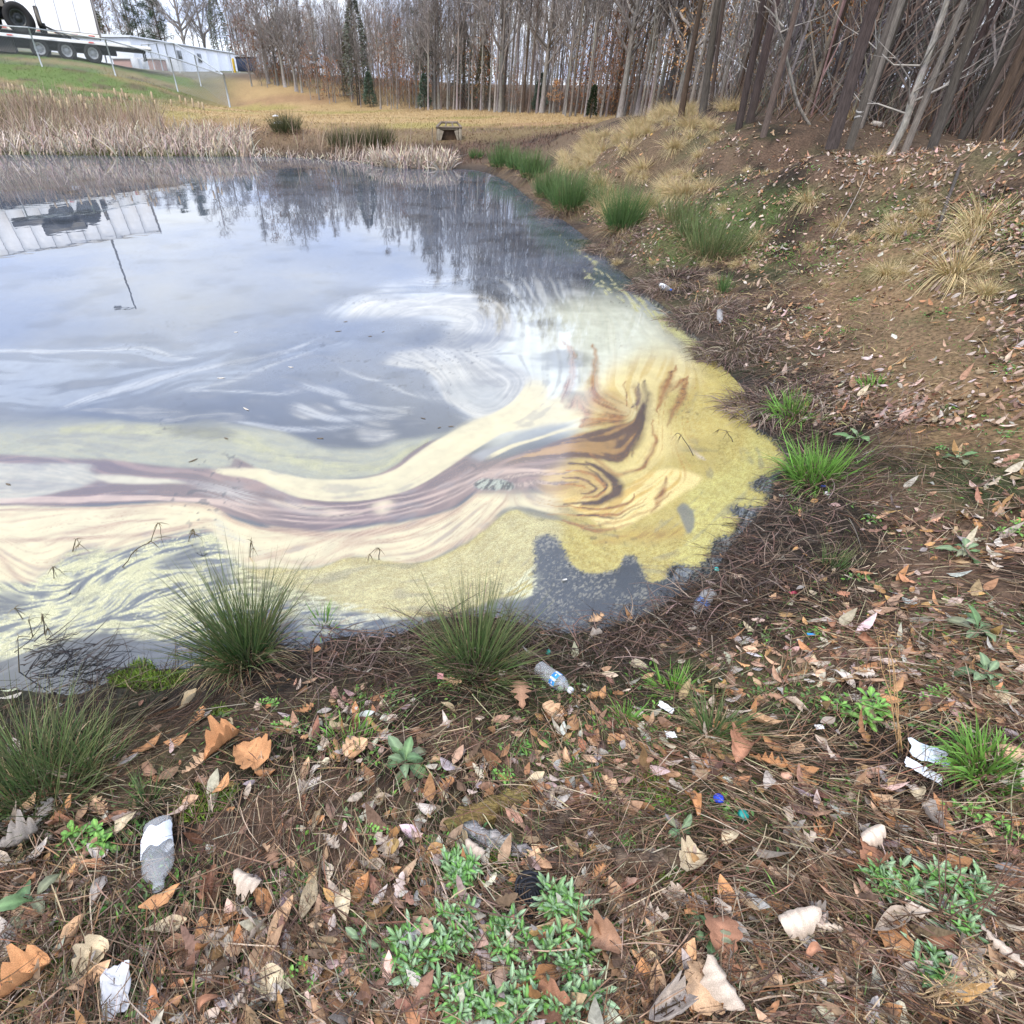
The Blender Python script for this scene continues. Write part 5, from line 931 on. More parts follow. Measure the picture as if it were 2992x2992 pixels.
# leaf litter too small or too many to pick apart
TAN = [(.44, .28, .18), (.38, .20, .10), (.50, .40, .32), (.28, .165, .105), (.46, .41, .36), (.44, .245, .11), (.20, .125, .09)]
TW = [3, 2.2, 3, 2, 2.4, 1.6, 1.6]
OAK = [.08, .42, .2, .72, .26, 1, .42, .8, .24, .6, .25, .3, .02]; OVAL = [.03, .5, .85, 1, .95, .75, .45, .05]
lf = Geo()
x, y = cover(27000, r, 440, share=.62); d_ = np.hypot(x, y); w = wet(x, y); pw = np.exp(-(np.abs((((x[:, None] - PW[None, :, 0]) ** 2 + (y[:, None] - PW[None, :, 1]) ** 2).min(1)) ** .5) / .55) ** 2)
keep = (r.random(len(x)) < (.16 + .84 * sstep(.42, .64, fbm(x * 1.5, y * 1.5, 54, 3))) * (1 - .8 * w)) & (r.random(len(x)) > pw * .8) & free(x, y); qu, qv = to_px(x, y, hz(x, y)); keep &= ~((qu < 1350) & (qv > 2250) & (r.random(len(x)) < .4)); x, y = x[keep], y[keep]; n = len(x)
kk = r.random(n)
for prof, seg, sel, W in ((OAK, 10, kk < .22, .62), (OVAL, 5, kk >= .22, .5)):
    X, Y = x[sel], y[sel]; m_ = len(X); L = r.uniform(.026, .078, m_) * np.where(np.hypot(X, Y) > 3, 1.15, 1.0); a = r.uniform(0, 6.283, m_); cc = pick(TAN, m_, TW, .22, r)
    D = slope_dir(X, Y, a, L, r.normal(.04, .2, m_)); S_ = np.stack([-np.sin(a), np.cos(a), r.normal(0, .38, m_)], 1)
    strips(lf, np.stack([X, Y, hz(X, Y) + r.uniform(.006, .026, m_)], 1), D, L, L * W * r.uniform(.7, 1.3, m_), r.normal(.15, .55, m_), seg, prof, cc, cc * r.uniform(.75, 1.1, (m_, 1)), fold=.45, side=S_, bend=r.normal(0, .15, m_), r=r)
x, y, _ = spot(r.uniform(1650, 3300, 26000), r.uniform(425, 1250, 26000)); ok = land(x, y, .25); x, y = x[ok], y[ok]; pw = np.exp(-((((x[:, None] - PW[None, :, 0]) ** 2 + (y[:, None] - PW[None, :, 1]) ** 2).min(1)) ** .5 / .5) ** 2); ok = (r.random(len(x)) < .12 + .88 * sstep(.38, .58, fbm(x * .9 + 4, y * .9, 58, 4))) & (r.random(len(x)) > pw * .85); x, y = x[ok], y[ok]; m_ = len(x); L = r.uniform(.028, .062, m_); a = r.uniform(0, 6.283, m_); cc = pick([(.38, .28, .22), (.33, .21, .14), (.44, .36, .31), (.33, .17, .09), (.22, .14, .10)], m_, None, .22, r)
strips(lf, np.stack([x, y, hz(x, y) + r.uniform(.008, .03, m_)], 1), slope_dir(x, y, a, L, r.normal(.15, .4, m_)), L, L * r.uniform(.35, .7, m_), r.normal(.15, .5, m_), 4, OVAL, cc, fold=.45, side=np.stack([-np.sin(a), np.cos(a), r.normal(0, .8, m_)], 1), r=r)
part('leaf_litter', lf, M_LEAF, kind='stuff')
bg_ = Geo(); x, y, _ = spot(r.uniform(1560, 3300, 40000), r.uniform(400, 1250, 40000)); ok = land(x, y, .2); x, y = x[ok], y[ok]; qu, qv = to_px(x, y, hz(x, y)); pw = np.exp(-((((x[:, None] - PW[None, :, 0]) ** 2 + (y[:, None] - PW[None, :, 1]) ** 2).min(1)) ** .5 / .55) ** 2)
grn = sstep(.44, .56, fbm(x * .9 + 2, y * .9, 59, 4)) * sstep(520, 600, qv) * (1 - sstep(760, 900, qv)); ok = (r.random(len(x)) < .3 + .4 * grn + .5 * sstep(.4, .6, fbm(x * 1.6, y * 1.6, 60, 3))) & (r.random(len(x)) > pw * .9); x, y, grn = x[ok], y[ok], grn[ok]; n = len(x); gsel = r.random(n) < grn * .85; cc = pick([(.34, .25, .13), (.42, .31, .17), (.24, .17, .10), (.28, .25, .11), (.18, .12, .08)], n, None, .22, r); cc[gsel] = pick([(.10, .20, .04), (.14, .25, .05), (.17, .22, .07)], int(gsel.sum()), None, .2, r)
strips(bg_, np.stack([x, y, hz(x, y) - .005], 1), np.stack([r.normal(-.35, .7, n), r.normal(-.1, .6, n), np.where(gsel, 1.0, r.uniform(.15, 1, n))], 1), r.uniform(.04, .15, n), r.uniform(.004, .008, n), r.uniform(.2, .9, n), 3, [1, .9, .6, .15], cc, r=r); part('bank_grass', bg_, M_GRASS, kind='stuff')
# moss and seedlings creeping between the leaves
gc = Geo(); x, y = cover(60000, r, share=.6); gm = fbm(x * 2.4 + 3, y * 2.4, 55, 3); pxu, pxv = to_px(x, y, hz(x, y))
bank = sstep(560, 640, pxv) * (1 - sstep(700, 860, pxv)) * sstep(1800, 1950, pxu) * .07; keep = (gm + bank > .53) & (wet(x, y) < .75); x, y = x[keep], y[keep]; n = len(x); a = r.uniform(0, 6.283, n)
strips(gc, np.stack([x, y, hz(x, y) + .004], 1), np.stack([np.cos(a), np.sin(a), r.uniform(.1, 1.4, n)], 1), r.uniform(.008, .028, n), r.uniform(.004, .010, n), .3, 2, [.3, 1, .2], pick([(.07, .13, .03), (.10, .18, .04), (.06, .10, .04), (.13, .2, .05)], n, None, .25, r), r=r)
x, y = cover(26000, r, share=.75); keep = (fbm(x * 1.7 + 8, y * 1.7, 56, 3) > .49) & (wet(x, y) < .8); x, y = x[keep], y[keep]; n = len(x); a = r.uniform(0, 6.283, n)
strips(gc, np.stack([x, y, hz(x, y)], 1), np.stack([np.cos(a), np.sin(a), r.uniform(.6, 3, n)], 1), r.uniform(.03, .10, n), r.uniform(.0015, .003, n), .45, 3, None, pick([(.08, .14, .035), (.12, .17, .06), (.2, .19, .09), (.3, .24, .13)], n, None, .25, r), r=r)
cx_, cy_ = cover(420, r, 900, share=.6, margin=.35); n = 9000; k_ = r.integers(0, len(cx_), n); sp_ = r.uniform(.015, .06, len(cx_))[k_]; x = cx_[k_] + r.normal(0, 1, n) * sp_; y = cy_[k_] + r.normal(0, 1, n) * sp_; ok = land(x, y, .1); x, y = x[ok], y[ok]; n = len(x); a = r.uniform(0, 6.283, n)
strips(gc, np.stack([x, y, hz(x, y) + .008], 1), np.stack([np.cos(a), np.sin(a), r.uniform(.2, 1, n)], 1), r.uniform(.014, .034, n), r.uniform(.006, .012, n), .5, 3, [.3, 1, .8, .1], pick([(.10, .23, .04), (.14, .28, .05), (.08, .17, .05), (.16, .24, .10)], n, None, .2, r), fold=.4, r=r)
part('ground_cover', gc, M_GRASS, kind='stuff')
# short dry grass of the field and lawn
fg = Geo(); u = r.uniform(-60, 2000, 42000); v = r.uniform(170, 470, 42000); Df = r.uniform(22.5, 47, 42000); X = (u - CX) / FPX * Df / 1.23; Y = Df; ok = ~inside(SHORE, X, Y); X, Y = X[ok], Y[ok]; Z = terr(X, Y); n = len(X)
isl = sstep(-15, -17, X + .12 * (Y - 40)) * sstep(30, 33, Y); mud = 1 - sstep(24.5, 27.5, Y + 2 * (fbm(X * .5, Y * .5, 57, 2) - .5)); ga = np.array((.42, .30, .15)); gb = np.array((.11, .18, .035)); cc = ga * (1 - isl[:, None]) + gb * isl[:, None]; cc = cc * (1 - mud[:, None]) + np.array((.16, .10, .07)) * mud[:, None]
gpat = (fbm(X * .16, Y * .35, 31, 3) > .53)[:, None]; cc = np.where(gpat & (mud < .3)[:, None], cc * .5 + np.array((.15, .17, .05)) * .5, cc); dry = (fbm(X * .25, Y * .5, 33, 4) > .54) & (isl > .5); cc[dry] = (.30, .22, .11)
strips(fg, np.column_stack([X, Y, Z - .01]), np.stack([r.normal(0, .5, n), r.normal(0, .4, n), np.ones(n)], 1), r.uniform(.05, .17, n) * (1 + .8 * (r.random(n) < .04)), r.uniform(.012, .03, n), .4, 2, [1, .7, .1], cc * r.uniform(.7, 1.3, (n, 1)), r=r)
part('field_grass', fg, M_GRASS, kind='stuff')
# ------------------------------------------------------------------ rushes, tussocks, reeds
def clump(n, h, sp, cols, tip, r, lean=.45, w=.0035, base=.06, droop=.12, dead=0.25, dcols=((.16, .10, .06), (.26, .19, .11), (.34, .26, .15)), seg=5):
    g, g2 = Geo(), Geo(); a = r.uniform(0, 6.283, n); q = r.uniform(0, 1, n) ** .6; P = np.stack([np.cos(a) * q * base, np.sin(a) * q * base, np.full(n, -.01)], 1)
    D = np.stack([np.cos(a) * q * lean * sp, np.sin(a) * q * lean * sp, np.ones(n)], 1) + r.normal(0, .16, (n, 3)); L = h * r.uniform(.45, 1, n)
    strips(g, P, D, L, w * r.uniform(.6, 1.2, n), droop * r.uniform(0, 2.4, n) ** 1.5 * q, seg, [1, 1, .9, .7, .4, .1], pick(cols, n, None, .2, r), pick([tip], n, None, .2, r), bend=r.normal(0, .07, n), r=r)
    m_ = int(n * dead)
    if m_:
        a = r.uniform(0, 6.283, m_); P = np.stack([np.cos(a), np.sin(a), a * 0], 1) * (base * r.uniform(.2, 1.3, (m_, 1))); D = np.stack([np.cos(a) * 1.1, np.sin(a) * 1.1, r.uniform(.1, 2.4, m_)], 1) + r.normal(0, .25, (m_, 3))
        strips(g2, P, D, h * r.uniform(.25, .7, m_), w * .9, .7, 5, [1, .9, .7, .5, .2], pick(dcols, m_, None, .25, r), r=r)
    return g, (g2 if m_ else None)
RUSH = ((.045, .125, .035), (.07, .17, .045), (.035, .095, .035), (.095, .20, .055)); RTIP = (.16, .15, .07)
def rush(u, v, h, sp, n, base, lab, seed, cols=RUSH, tip=RTIP, w=.0035, group='green rush clumps along the shore', dead=.55, lean=.45, name='rush_clump', cat='rush', droop=.12, z=None):
    r = np.random.default_rng(seed); p = drop1(u, v) if z is None else at_z(u, v, z); g, g2 = clump(n, h, sp, cols, tip, r, lean, w, base, droop, dead)
    o = thing(name, lab, cat, p, 0, group); part('green_stems', g, M_GRASS, o, kind='stuff')
    if g2: part('dead_stems', g2, M_LITTER, o, kind='stuff')
    return o
rush(712, 1905, .60, 1.15, 620, .11, 'tall dark green rush clump at the water, left of two in the foreground', 1, w=.0042, lean=.6, z=.02)
rush(1390, 1955, .56, 1.2, 560, .10, 'tall dark green rush clump at the water, right of two, above the labelled bottle', 2, w=.0042, lean=.65, z=.03)
rush(60, 2330, .42, 1.2, 760, .20, 'broad low rush clump at the left edge of the foreground', 3, w=.004, lean=.7, dead=.5)
rush(250, 2250, .30, 1.1, 240, .10, 'small fine rush tuft right of the broad clump at the left edge', 4, lean=.8, dead=.8)
rush(420, 2340, .2, 1.1, 70, .03, 'small dark rush tuft above the white-labelled crushed bottle', 41, lean=.8, dead=.6)
rush(2085, 2150, .26, 1.2, 170, .05, 'low rush tuft right of the white foam scrap', 5, lean=.8, dead=.6)
rush(2440, 1650, .22, 1.0, 60, .05, 'thin dark rush shoots by the mud at the right shore', 6, lean=.5, dead=.6)
for k, (u, v, h, sp, n, b_, lab, cols) in enumerate([(1470, 488, .62, .8, 420, .35, 'green rush clump farthest along the right shore', RUSH), (1512, 492, .48, .9, 260, .28, 'low green rush clump just right of the farthest one', RUSH), (1556, 515, .60, .9, 420, .26, 'green rush clump third along the right shore', RUSH),
    (1606, 575, .62, .9, 520, .28, 'green rush clump fourth along the right shore', RUSH), (1668, 604, .70, 1.0, 800, .32, 'large bright green rush clump right of the fourth one', RUSH), (1762, 600, .42, .9, 260, .22, 'short rush clump left of the tallest one on the dark tussock', RUSH), (1815, 672, .66, .9, 800, .18, 'tallest green rush clump on a dark tussock by the right shore', RUSH),
    (1990, 640, .34, 1.2, 300, .3, 'loose olive grass clump above the tallest shore rushes', ((.10, .13, .05), (.14, .15, .06), (.2, .17, .08))), (2085, 740, .46, 1.1, 420, .3, 'olive green rushes mixed with dead stems on the right bank', ((.07, .11, .04), (.11, .13, .05), (.18, .15, .08))), (2030, 690, .36, 1.1, 240, .22, 'olive grass left of the mixed olive rushes on the right bank', ((.07, .11, .04), (.11, .13, .05), (.18, .15, .08))), (2115, 855, .22, .8, 70, .06, 'small green rush tuft near the white bottle at the right shore', RUSH), (1390, 460, .3, 1, 140, .2, 'small green tuft at the dark corner of the pond', RUSH)]):
    rush(u, v, h * 1.3, sp, int(n * 1.35), b_ * 1.1, lab, 20 + k, cols, (.12, .17, .06), .0065 if v > 560 else .010, dead=.5)
for k, (u, v, h, n, b_, lab) in enumerate([(842, 425, .9, 700, .5, 'dark green rush clump left of two behind the far reeds'), (1010, 425, .75, 800, .6, 'dark green rush clump left half of the wide pair behind the far reeds'), (1100, 425, .8, 900, .6, 'dark green rush clump right half of the wide pair behind the far reeds')]):
    rush(u, v, h, 1, n, b_, lab, 50 + k, ((.025, .045, .015), (.04, .065, .02), (.07, .07, .03)), (.12, .11, .05), .012, 'dark rushes on the far shore')
# brown dead tussocks of the right shore
for k, (u, v, s_, lab) in enumerate([(1640, 625, .5, 'brown tussock of dead stalks below the large bright rush clump'), (1800, 720, .45, 'brown tussock of dead stalks under the tallest shore rushes'), (1960, 830, .5, 'wide brown mat of dead stalks hanging over the right shore'), (2060, 930, .42, 'brown mat of dead stalks beside the white bottle at the right shore'), (2150, 1030, .38, 'brown mat of dead stalks above the yellow scum edge'), (2260, 1190, .36, 'brown mat of dead stalks left of the bright green grass')]):
    rr_ = np.random.default_rng(70 + k); p = drop1(u, v); g = Geo(); n = 900; a = rr_.uniform(0, 6.283, n); q = rr_.uniform(0, 1, n) ** .5 * s_; X, Y = p[0] + np.cos(a) * q, p[1] + np.sin(a) * q * .8; Z = np.maximum(hz(X, Y), 0) + .16 * s_ * np.clip(1 - (q / s_) ** 2, 0, 1)
    D = np.stack([np.cos(a), np.sin(a), rr_.uniform(-.2, .9, n)], 1) + rr_.normal(0, .5, (n, 3)); strips(g, np.stack([X, Y, Z], 1) - p, D, rr_.uniform(.12, .34, n), rr_.uniform(.004, .007, n), rr_.uniform(.3, 1, n), 4, [1, 1, .8, .6, .3], pick([(.20, .145, .115), (.13, .09, .07), (.28, .22, .17), (.09, .065, .055)], n, [3, 3, 1.5, 2], .25, rr_), r=rr_)
    tag(part('dead_tussock', g, M_LITTER, loc=p), lab, 'tussock', 'brown tussocks of the right shore')
# pale tan grass tufts on the bank; the mound crest is thick with them
TUFTC = ((.50, .37, .18), (.44, .33, .15), (.56, .44, .24), (.36, .31, .13))
tm = []
for k in range(6):
    rr_ = np.random.default_rng(90 + k); g, g2 = clump(420, .55, 1.4, TUFTC, (.60, .48, .28), rr_, .75, .0045, .09, 1.15, .0); g.v[0] = g.v[0] + np.array([[-.55, -.15, -.25]]) * (np.clip(g.v[0][:, 2:3], 0, 1) ** 1.6); tm.append(g.mesh('grass_tuft', M_GRASS))
def tuft(u, v, s_, lab, grp, k, rz=0): p = drop1(u, v); o = link('grass_tuft', tm[k % 6], None, p, (0, 0, rz)); s_ *= 1.25; o.scale = (s_, s_, s_ * .8); tag(o, lab, 'grass tuft', grp)
for k, (u, v, s_, lab) in enumerate([(2455, 440, .75, 'arching tan grass tuft under the rope-wrapped pine'), (2570, 462, .6, 'round tan grass tuft behind a pale log at the foot of the curved tree'), (2900, 580, .95, 'big tan green grass tuft at the right edge of the bank'), (2840, 700, .8, 'tall yellow green grass tuft upper one of a pair on the right bank'), (2790, 800, .95, 'largest straw tuft, combed to the left, on the right bank'), (2620, 690, .6, 'straw tuft combed left in the middle of the right bank'), (2590, 800, .55, 'straw tuft left of the largest one on the right bank'), (2880, 860, .5, 'green straw tuft below the largest one'),
    (2260, 560, .55, 'pale straw tuft left of the middle of the bank'), (2370, 560, .6, 'pale straw tuft in the middle of the bank'), (2490, 560, .5, 'small upright straw tuft right of the middle of the bank'), (1850, 530, .62, 'pale straw tuft low on the flank of the mound'), (1980, 510, .5, 'straw tuft beside leaves on the flank of the mound'), (2075, 470, .5, 'straw tuft high on the bank left of the leaf drift'), (2120, 590, .4, 'green straw tuft at the bottom of the mound'), (2500, 620, .35, 'low green straw tuft among leaves'), (2700, 640, .5, 'straw tuft left of the stick on the bank')]): tuft(u, v, s_, lab, 'straw tufts of the right bank', k, rt.uniform(-.6, .6))
n_ = 0
while n_ < 130:
    u, v = rt.uniform(1640, 2130), rt.uniform(345, 520)
    top = np.interp(u, [1640, 1780, 1900, 2130], [432, 356, 344, 400]) + 8; bot = np.interp(u, [1640, 1800, 2000, 2130], [500, 520, 480, 440])
    if not top < v < bot: continue
    tuft(u, v, rt.uniform(.5, .95), 'pale golden grass tuft among many covering the mound', 'golden grass tufts of the mound', n_, rt.uniform(-1, 1)); n_ += 1
for k in range(46):
    u, v = rt.uniform(1700, 2960), rt.uniform(470, 860); tuft(u, v, rt.uniform(.18, .36), 'small straw tuft scattered on the right bank', 'small scattered straw tufts', k, rt.uniform(0, 6))
# dead cattails along the far left shore
ct = Geo(); r = np.random.default_rng(61)
def reeds(n, u0, u1, dmin, dmax, h0, h1, lean, w0, w1, cols, g=ct, seg=5):
    u = r.uniform(u0, u1, n); sh = np.interp(u, [-900, 0, 400, 800, 1000, 1150, 1290], [451, 451, 455, 458, 470, 487, 492]); b0 = at_z(u, sh); X, Y = b0[:, 0], b0[:, 1] + r.uniform(dmin, dmax, n); X = X * Y / b0[:, 1]; Z = np.maximum(terr(X, Y, False), -.02)
    D = np.stack([r.normal(.12, lean, n), r.normal(0, lean, n), np.ones(n)], 1); H = r.uniform(h0, h1, n); cc = pick(cols, n, None, .18, r)
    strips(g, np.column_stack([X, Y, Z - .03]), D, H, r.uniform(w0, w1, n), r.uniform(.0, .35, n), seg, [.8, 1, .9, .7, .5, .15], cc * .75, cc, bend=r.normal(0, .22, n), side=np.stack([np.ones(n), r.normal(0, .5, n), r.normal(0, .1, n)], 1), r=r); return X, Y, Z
PALE_R = ((.52, .42, .34), (.62, .53, .44), (.42, .33, .26), (.56, .45, .33)); BRN_R = ((.35, .25, .18), (.41, .31, .22), (.28, .20, .15), (.45, .36, .26))
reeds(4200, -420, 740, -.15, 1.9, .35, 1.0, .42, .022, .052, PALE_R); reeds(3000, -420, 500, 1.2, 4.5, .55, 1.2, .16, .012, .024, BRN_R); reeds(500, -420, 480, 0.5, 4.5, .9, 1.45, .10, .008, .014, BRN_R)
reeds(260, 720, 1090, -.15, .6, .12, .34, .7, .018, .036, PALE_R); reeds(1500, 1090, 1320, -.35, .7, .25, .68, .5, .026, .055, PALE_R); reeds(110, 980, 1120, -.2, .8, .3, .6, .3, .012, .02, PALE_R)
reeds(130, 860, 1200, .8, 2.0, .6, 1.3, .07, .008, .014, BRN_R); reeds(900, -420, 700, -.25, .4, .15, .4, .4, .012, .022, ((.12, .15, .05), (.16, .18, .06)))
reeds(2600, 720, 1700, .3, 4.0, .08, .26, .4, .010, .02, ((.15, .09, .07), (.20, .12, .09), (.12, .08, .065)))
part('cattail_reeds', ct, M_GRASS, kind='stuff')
hd = Geo(); lathe(hd, [(.001, 0), (.016, .01), (.024, .06), (.026, .16), (.020, .24), (.001, .27)], 7, (.50, .38, .24)); hm = hd.mesh('seed_head', M_LITTER, True); sg = Geo(); tube(sg, [(0, 0, -.05), (.01, 0, .8), (.0, 0, 1.6)], [.008, .007, .005], 4, (.34, .25, .16)); sm = sg.mesh('stem', M_LITTER)
HEADS = [(60,620),(125,660),(180,660),(310,670),(335,665),(480,720),(495,735),(510,655),(555,690),(670,680),(720,690),(815,650),(880,660),(905,680),(1020,690),(1065,680),(1200,735),(1275,700),(1310,715),(1420,740),(1440,750),(615,750),(960,720),(420,745),(250,700),(20,610),(780,720),(1100,730),(380,700),(1360,735),(155,640),(590,700),(845,700),(990,740)]
for k, (a_, b_) in enumerate(HEADS):
    u, v = a_ * .414, b_ * .414; D = rt.uniform(26.5, 29.5); p = at_d(u, v, D); z0 = max(float(terr(p[:1], p[1:2])[0]), 0); H = max(p[2] - z0, .6)
    o = thing('cattail', 'dry cattail stalk with a pale fluffy seed head among the reeds', 'cattail', (p[0], D, z0), rt.uniform(0, 6), 'cattails with seed heads'); o.rotation_euler = (rt.gauss(0, .06), rt.gauss(0, .06), 0)
    s_ = link('stem', sm, o); s_.scale = (1, 1, H / 1.6); h_ = link('seed_head', hm, o); h_.location = (0, 0, H - .12); h_.scale = (1.5, 1.5, rt.uniform(.8, 1.2))
# broken reed stalks standing in the near water
def stalk(pts, lab, w=.004, seed=0):
    P = np.array([at_d(u, v, at_z(*pts[0])[1] - .02 * k) if k else at_z(u, v) for k, (u, v) in enumerate(pts)]); o = thing('reed_stalk', lab, 'reed', P[0], 0, 'broken reed stalks in the water'); g = Geo(); Qs = P - P[0]; Qs[0, 2] -= .03; Qs = catmull(Qs, 4) if len(Qs) > 2 else Qs; Qs = Qs + np.random.default_rng(seed).normal(0, .0025, Qs.shape); tube(g, Qs, np.linspace(w, w * .4, len(Qs)), 5, (.11, .09, .06)); part('stem', g, M_LITTER, o, True)
    g = Geo(); r_ = np.random.default_rng(seed); q = np.repeat((P - P[0])[1:], 5, 0); strips(g, q, r_.normal(size=q.shape) + [0, 0, -.5], .05, .004, .6, 3, None, (.13, .10, .05), r=r_); part('dead_leaf', g, M_LITTER, o)
for k, (pts, lab) in enumerate([([(345, 1655), (398, 1606), (440, 1580), (462, 1528), (470, 1570)], 'bent dark reed stalk leaning right over the scum, longest of the near ones'), ([(205, 1610), (222, 1575), (232, 1590)], 'small dark reed tuft poking from the scum near the left edge'), ([(155, 1690), (155, 1656), (180, 1672)], 'thin bent reed stalk left below the small dark tuft'), ([(545, 1580), (563, 1546), (568, 1560)], 'short bent reed stalk left of the big rush clump'), ([(726, 1625), (733, 1580), (740, 1600)], 'dark broken reed poking up behind the left big rush clump'), ([(1105, 1635), (1106, 1602), (1080, 1618)], 'thin folded reed stalk in the cream scum'), ([(85, 1860), (84, 1812)], 'stubby reed stump right of its twin at the left edge'), ([(125, 1850), (123, 1795), (140, 1835)], 'tallest reed stump in the dark snag at the left edge'), ([(50, 1960), (55, 1860)], 'dark reed stalk rising from the water at the far left edge'), ([(65, 1806), (42, 1778)], 'short slanting reed stump above the dark snag'), ([(2035, 1330), (1990, 1270), (1975, 1268)], 'thin dark stalk arched over the yellow scum at right'), ([(2150, 1290), (2125, 1262), (2100, 1255)], 'thin dark stalk on the yellow scum beside the right shore')]): stalk(pts, lab, .0032, k)
sn = Geo(); r_ = np.random.default_rng(3); q = at_z(r_.uniform(60, 330, 150), r_.uniform(1880, 2010, 150)); q[:, 2] = r_.uniform(.0, .09, 150); o0 = q[0].copy(); aa = r_.uniform(-.3, 1.4, 150)
strips(sn, q - o0, np.stack([np.cos(aa), np.sin(aa), r_.normal(.1, .3, 150)], 1), r_.uniform(.06, .2, 150), .005, .2, 3, None, pick([(.035, .03, .028), (.06, .05, .045)], 150, None, .2, r_), bend=r_.normal(0, .4, 150), r=r_); tag(part('reed_snag', sn, M_LITTER, loc=o0), 'dark tangle of dead stems standing in blue water at the left edge', 'reeds')
# ------------------------------------------------------------------ green plants of the foreground
def grass_clump(u, v, h, n, base, lab, seed, cols=((.10, .24, .03), (.14, .30, .05), (.08, .19, .03)), w=.006, lean=.9, droop=.45): return rush(u, v, h, 1.2, n, base, lab, seed, cols, (.16, .30, .06), w, 'green grass clumps', .15, lean, 'grass_clump', 'grass', droop)
for k, (u, v, h, n, b_, lab) in enumerate([(2400, 1400, .36, 520, .18, 'lush bright green grass clump on the right shore beside the yellow scum'), (2330, 1210, .24, 260, .16, 'thin green grass above the lush clump on the right shore'), (2560, 1130, .12, 110, .12, 'small green grass patch in leaves on the right bank'), (2905, 2270, .15, 420, .11, 'bright green grass clump at the right edge near the white paper'), (1830, 2110, .17, 60, .03, 'bright green grass blades below the labelled bottle'), (2340, 1500, .08, 60, .04, 'short green tuft under the lush shore grass'), (940, 1830, .15, 60, .07, 'bright green blades right of the left big rush clump'), (1010, 2200, .1, 160, .13, 'fine dull grass beside the broad-leaved dock plant'), (1975, 2020, .13, 160, .08, 'fine dull green grass above the low rush tuft'), (2290, 2660, .12, 12, .01, 'few green blades standing among leaves at lower right'), (560, 2930, .16, 10, .02, 'two or three green blades at the bottom left')]):
    grass_clump(u, v, h, n, b_, lab, 300 + k)
def moss(u, v, rad, n, lab, seed, cols=((.16, .24, .03), (.12, .20, .03), (.20, .28, .05))):
    r = np.random.default_rng(seed); p = drop1(u, v); a = r.uniform(0, 6.283, n); q = rad * np.sqrt(r.uniform(0, 1, n)) * (.6 + .8 * vnoise(a * 1.3, a * 0, seed)); X, Y = p[0] + np.cos(a) * q, p[1] + np.sin(a) * q * .7; g = Geo()
    strips(g, np.stack([X, Y, np.maximum(hz(X, Y), .0)], 1) - p, np.stack([r.normal(0, .6, n), r.normal(0, .6, n), np.ones(n)], 1), r.uniform(.012, .035, n), .004, .2, 2, [1, .8, .1], pick(cols, n, None, .2, r), r=r); tag(part('moss_patch', g, M_GRASS, loc=p), lab, 'moss', 'bright moss patches')
for k, (u, v, rad, n, lab) in enumerate([(390, 1975, .11, 1500, 'yellow green moss patch at the water between the rush clumps on the left'), (480, 1985, .08, 900, 'yellow green moss right of the larger patch by the water'), (640, 2070, .04, 240, 'small star of yellow green moss on black mud'), (600, 2330, .10, 900, 'dark green moss patch right of the white-labelled crushed bottle'), (150, 2790, .10, 1000, 'green moss patch at the lower left edge'), (1930, 2280, .10, 900, 'green moss patch above the blue bottle cap'), (2020, 2600, .08, 900, 'ferny green moss below the crumpled tan leaf'), (1880, 2830, .08, 800, 'feathery green moss near the bottom right of centre'), (2340, 2850, .08, 800, 'green moss patch between pale leaves at the lower right'), (1440, 2490, .05, 350, 'small moss tuft left of the mossy wood piece')]): moss(u, v, rad, n, lab, 400 + k)
# leaf blades with a midrib for broad plants
def blade_mesh(L, W, prof, col, droop, r, wav=.15, seg=9):
    t = np.linspace(0, 1, seg + 1); w = W * np.interp(t, np.linspace(0, 1, len(prof)), prof); g = Geo(); V, C = [], []
    for k in range(seg + 1):
        for s in (-1, -.5, 0, .5, 1): V.append((L * t[k] * math.cos(droop * t[k]), s * w[k], L * t[k] * math.sin(.7 - droop * 1.6 * t[k]) * .7 + abs(s) * w[k] * .35 + wav * w[k] * math.sin(t[k] * 19 + s * 2) * abs(s))); C.append(np.array(col) * (1.55 if s == 0 else 1 - .12 * (k % 2)))
    F = [(k * 5 + q, k * 5 + q + 1, k * 5 + q + 6, k * 5 + q + 5) for k in range(seg) for q in range(4)]; g.add(V, F, np.array(C)); return g.mesh('leaf', M_LEAFG, True)
M_LEAFG = vmat('green_leaf', .45, .4, 60, .2, .2, 90)
DOCKP = [.12, .16, .3, .7, 1, .9, .95, .7, .4, .03]; rb = np.random.default_rng(8)
dock_m = [blade_mesh(1, .17, DOCKP, c, dr, rb) for c, dr in (((.09, .16, .06), .3), ((.12, .20, .08), .6), ((.08, .14, .06), .9), ((.15, .21, .11), .4), ((.16, .17, .10), .7))]
spoon_m = [blade_mesh(1, .2, [.15, .2, .35, .7, 1, .85, .1], c, dr, rb, .05, 6) for c, dr in (((.13, .28, .05), .5), ((.10, .23, .045), .8), ((.16, .32, .06), .3))]
cud_m = [blade_mesh(1, .105, [.3, .5, .8, 1, .8, .1], c, dr, rb, .05, 5) for c, dr in (((.17, .29, .12), .3), ((.11, .25, .05), .7), ((.24, .35, .20), .1), ((.13, .29, .06), .9))]
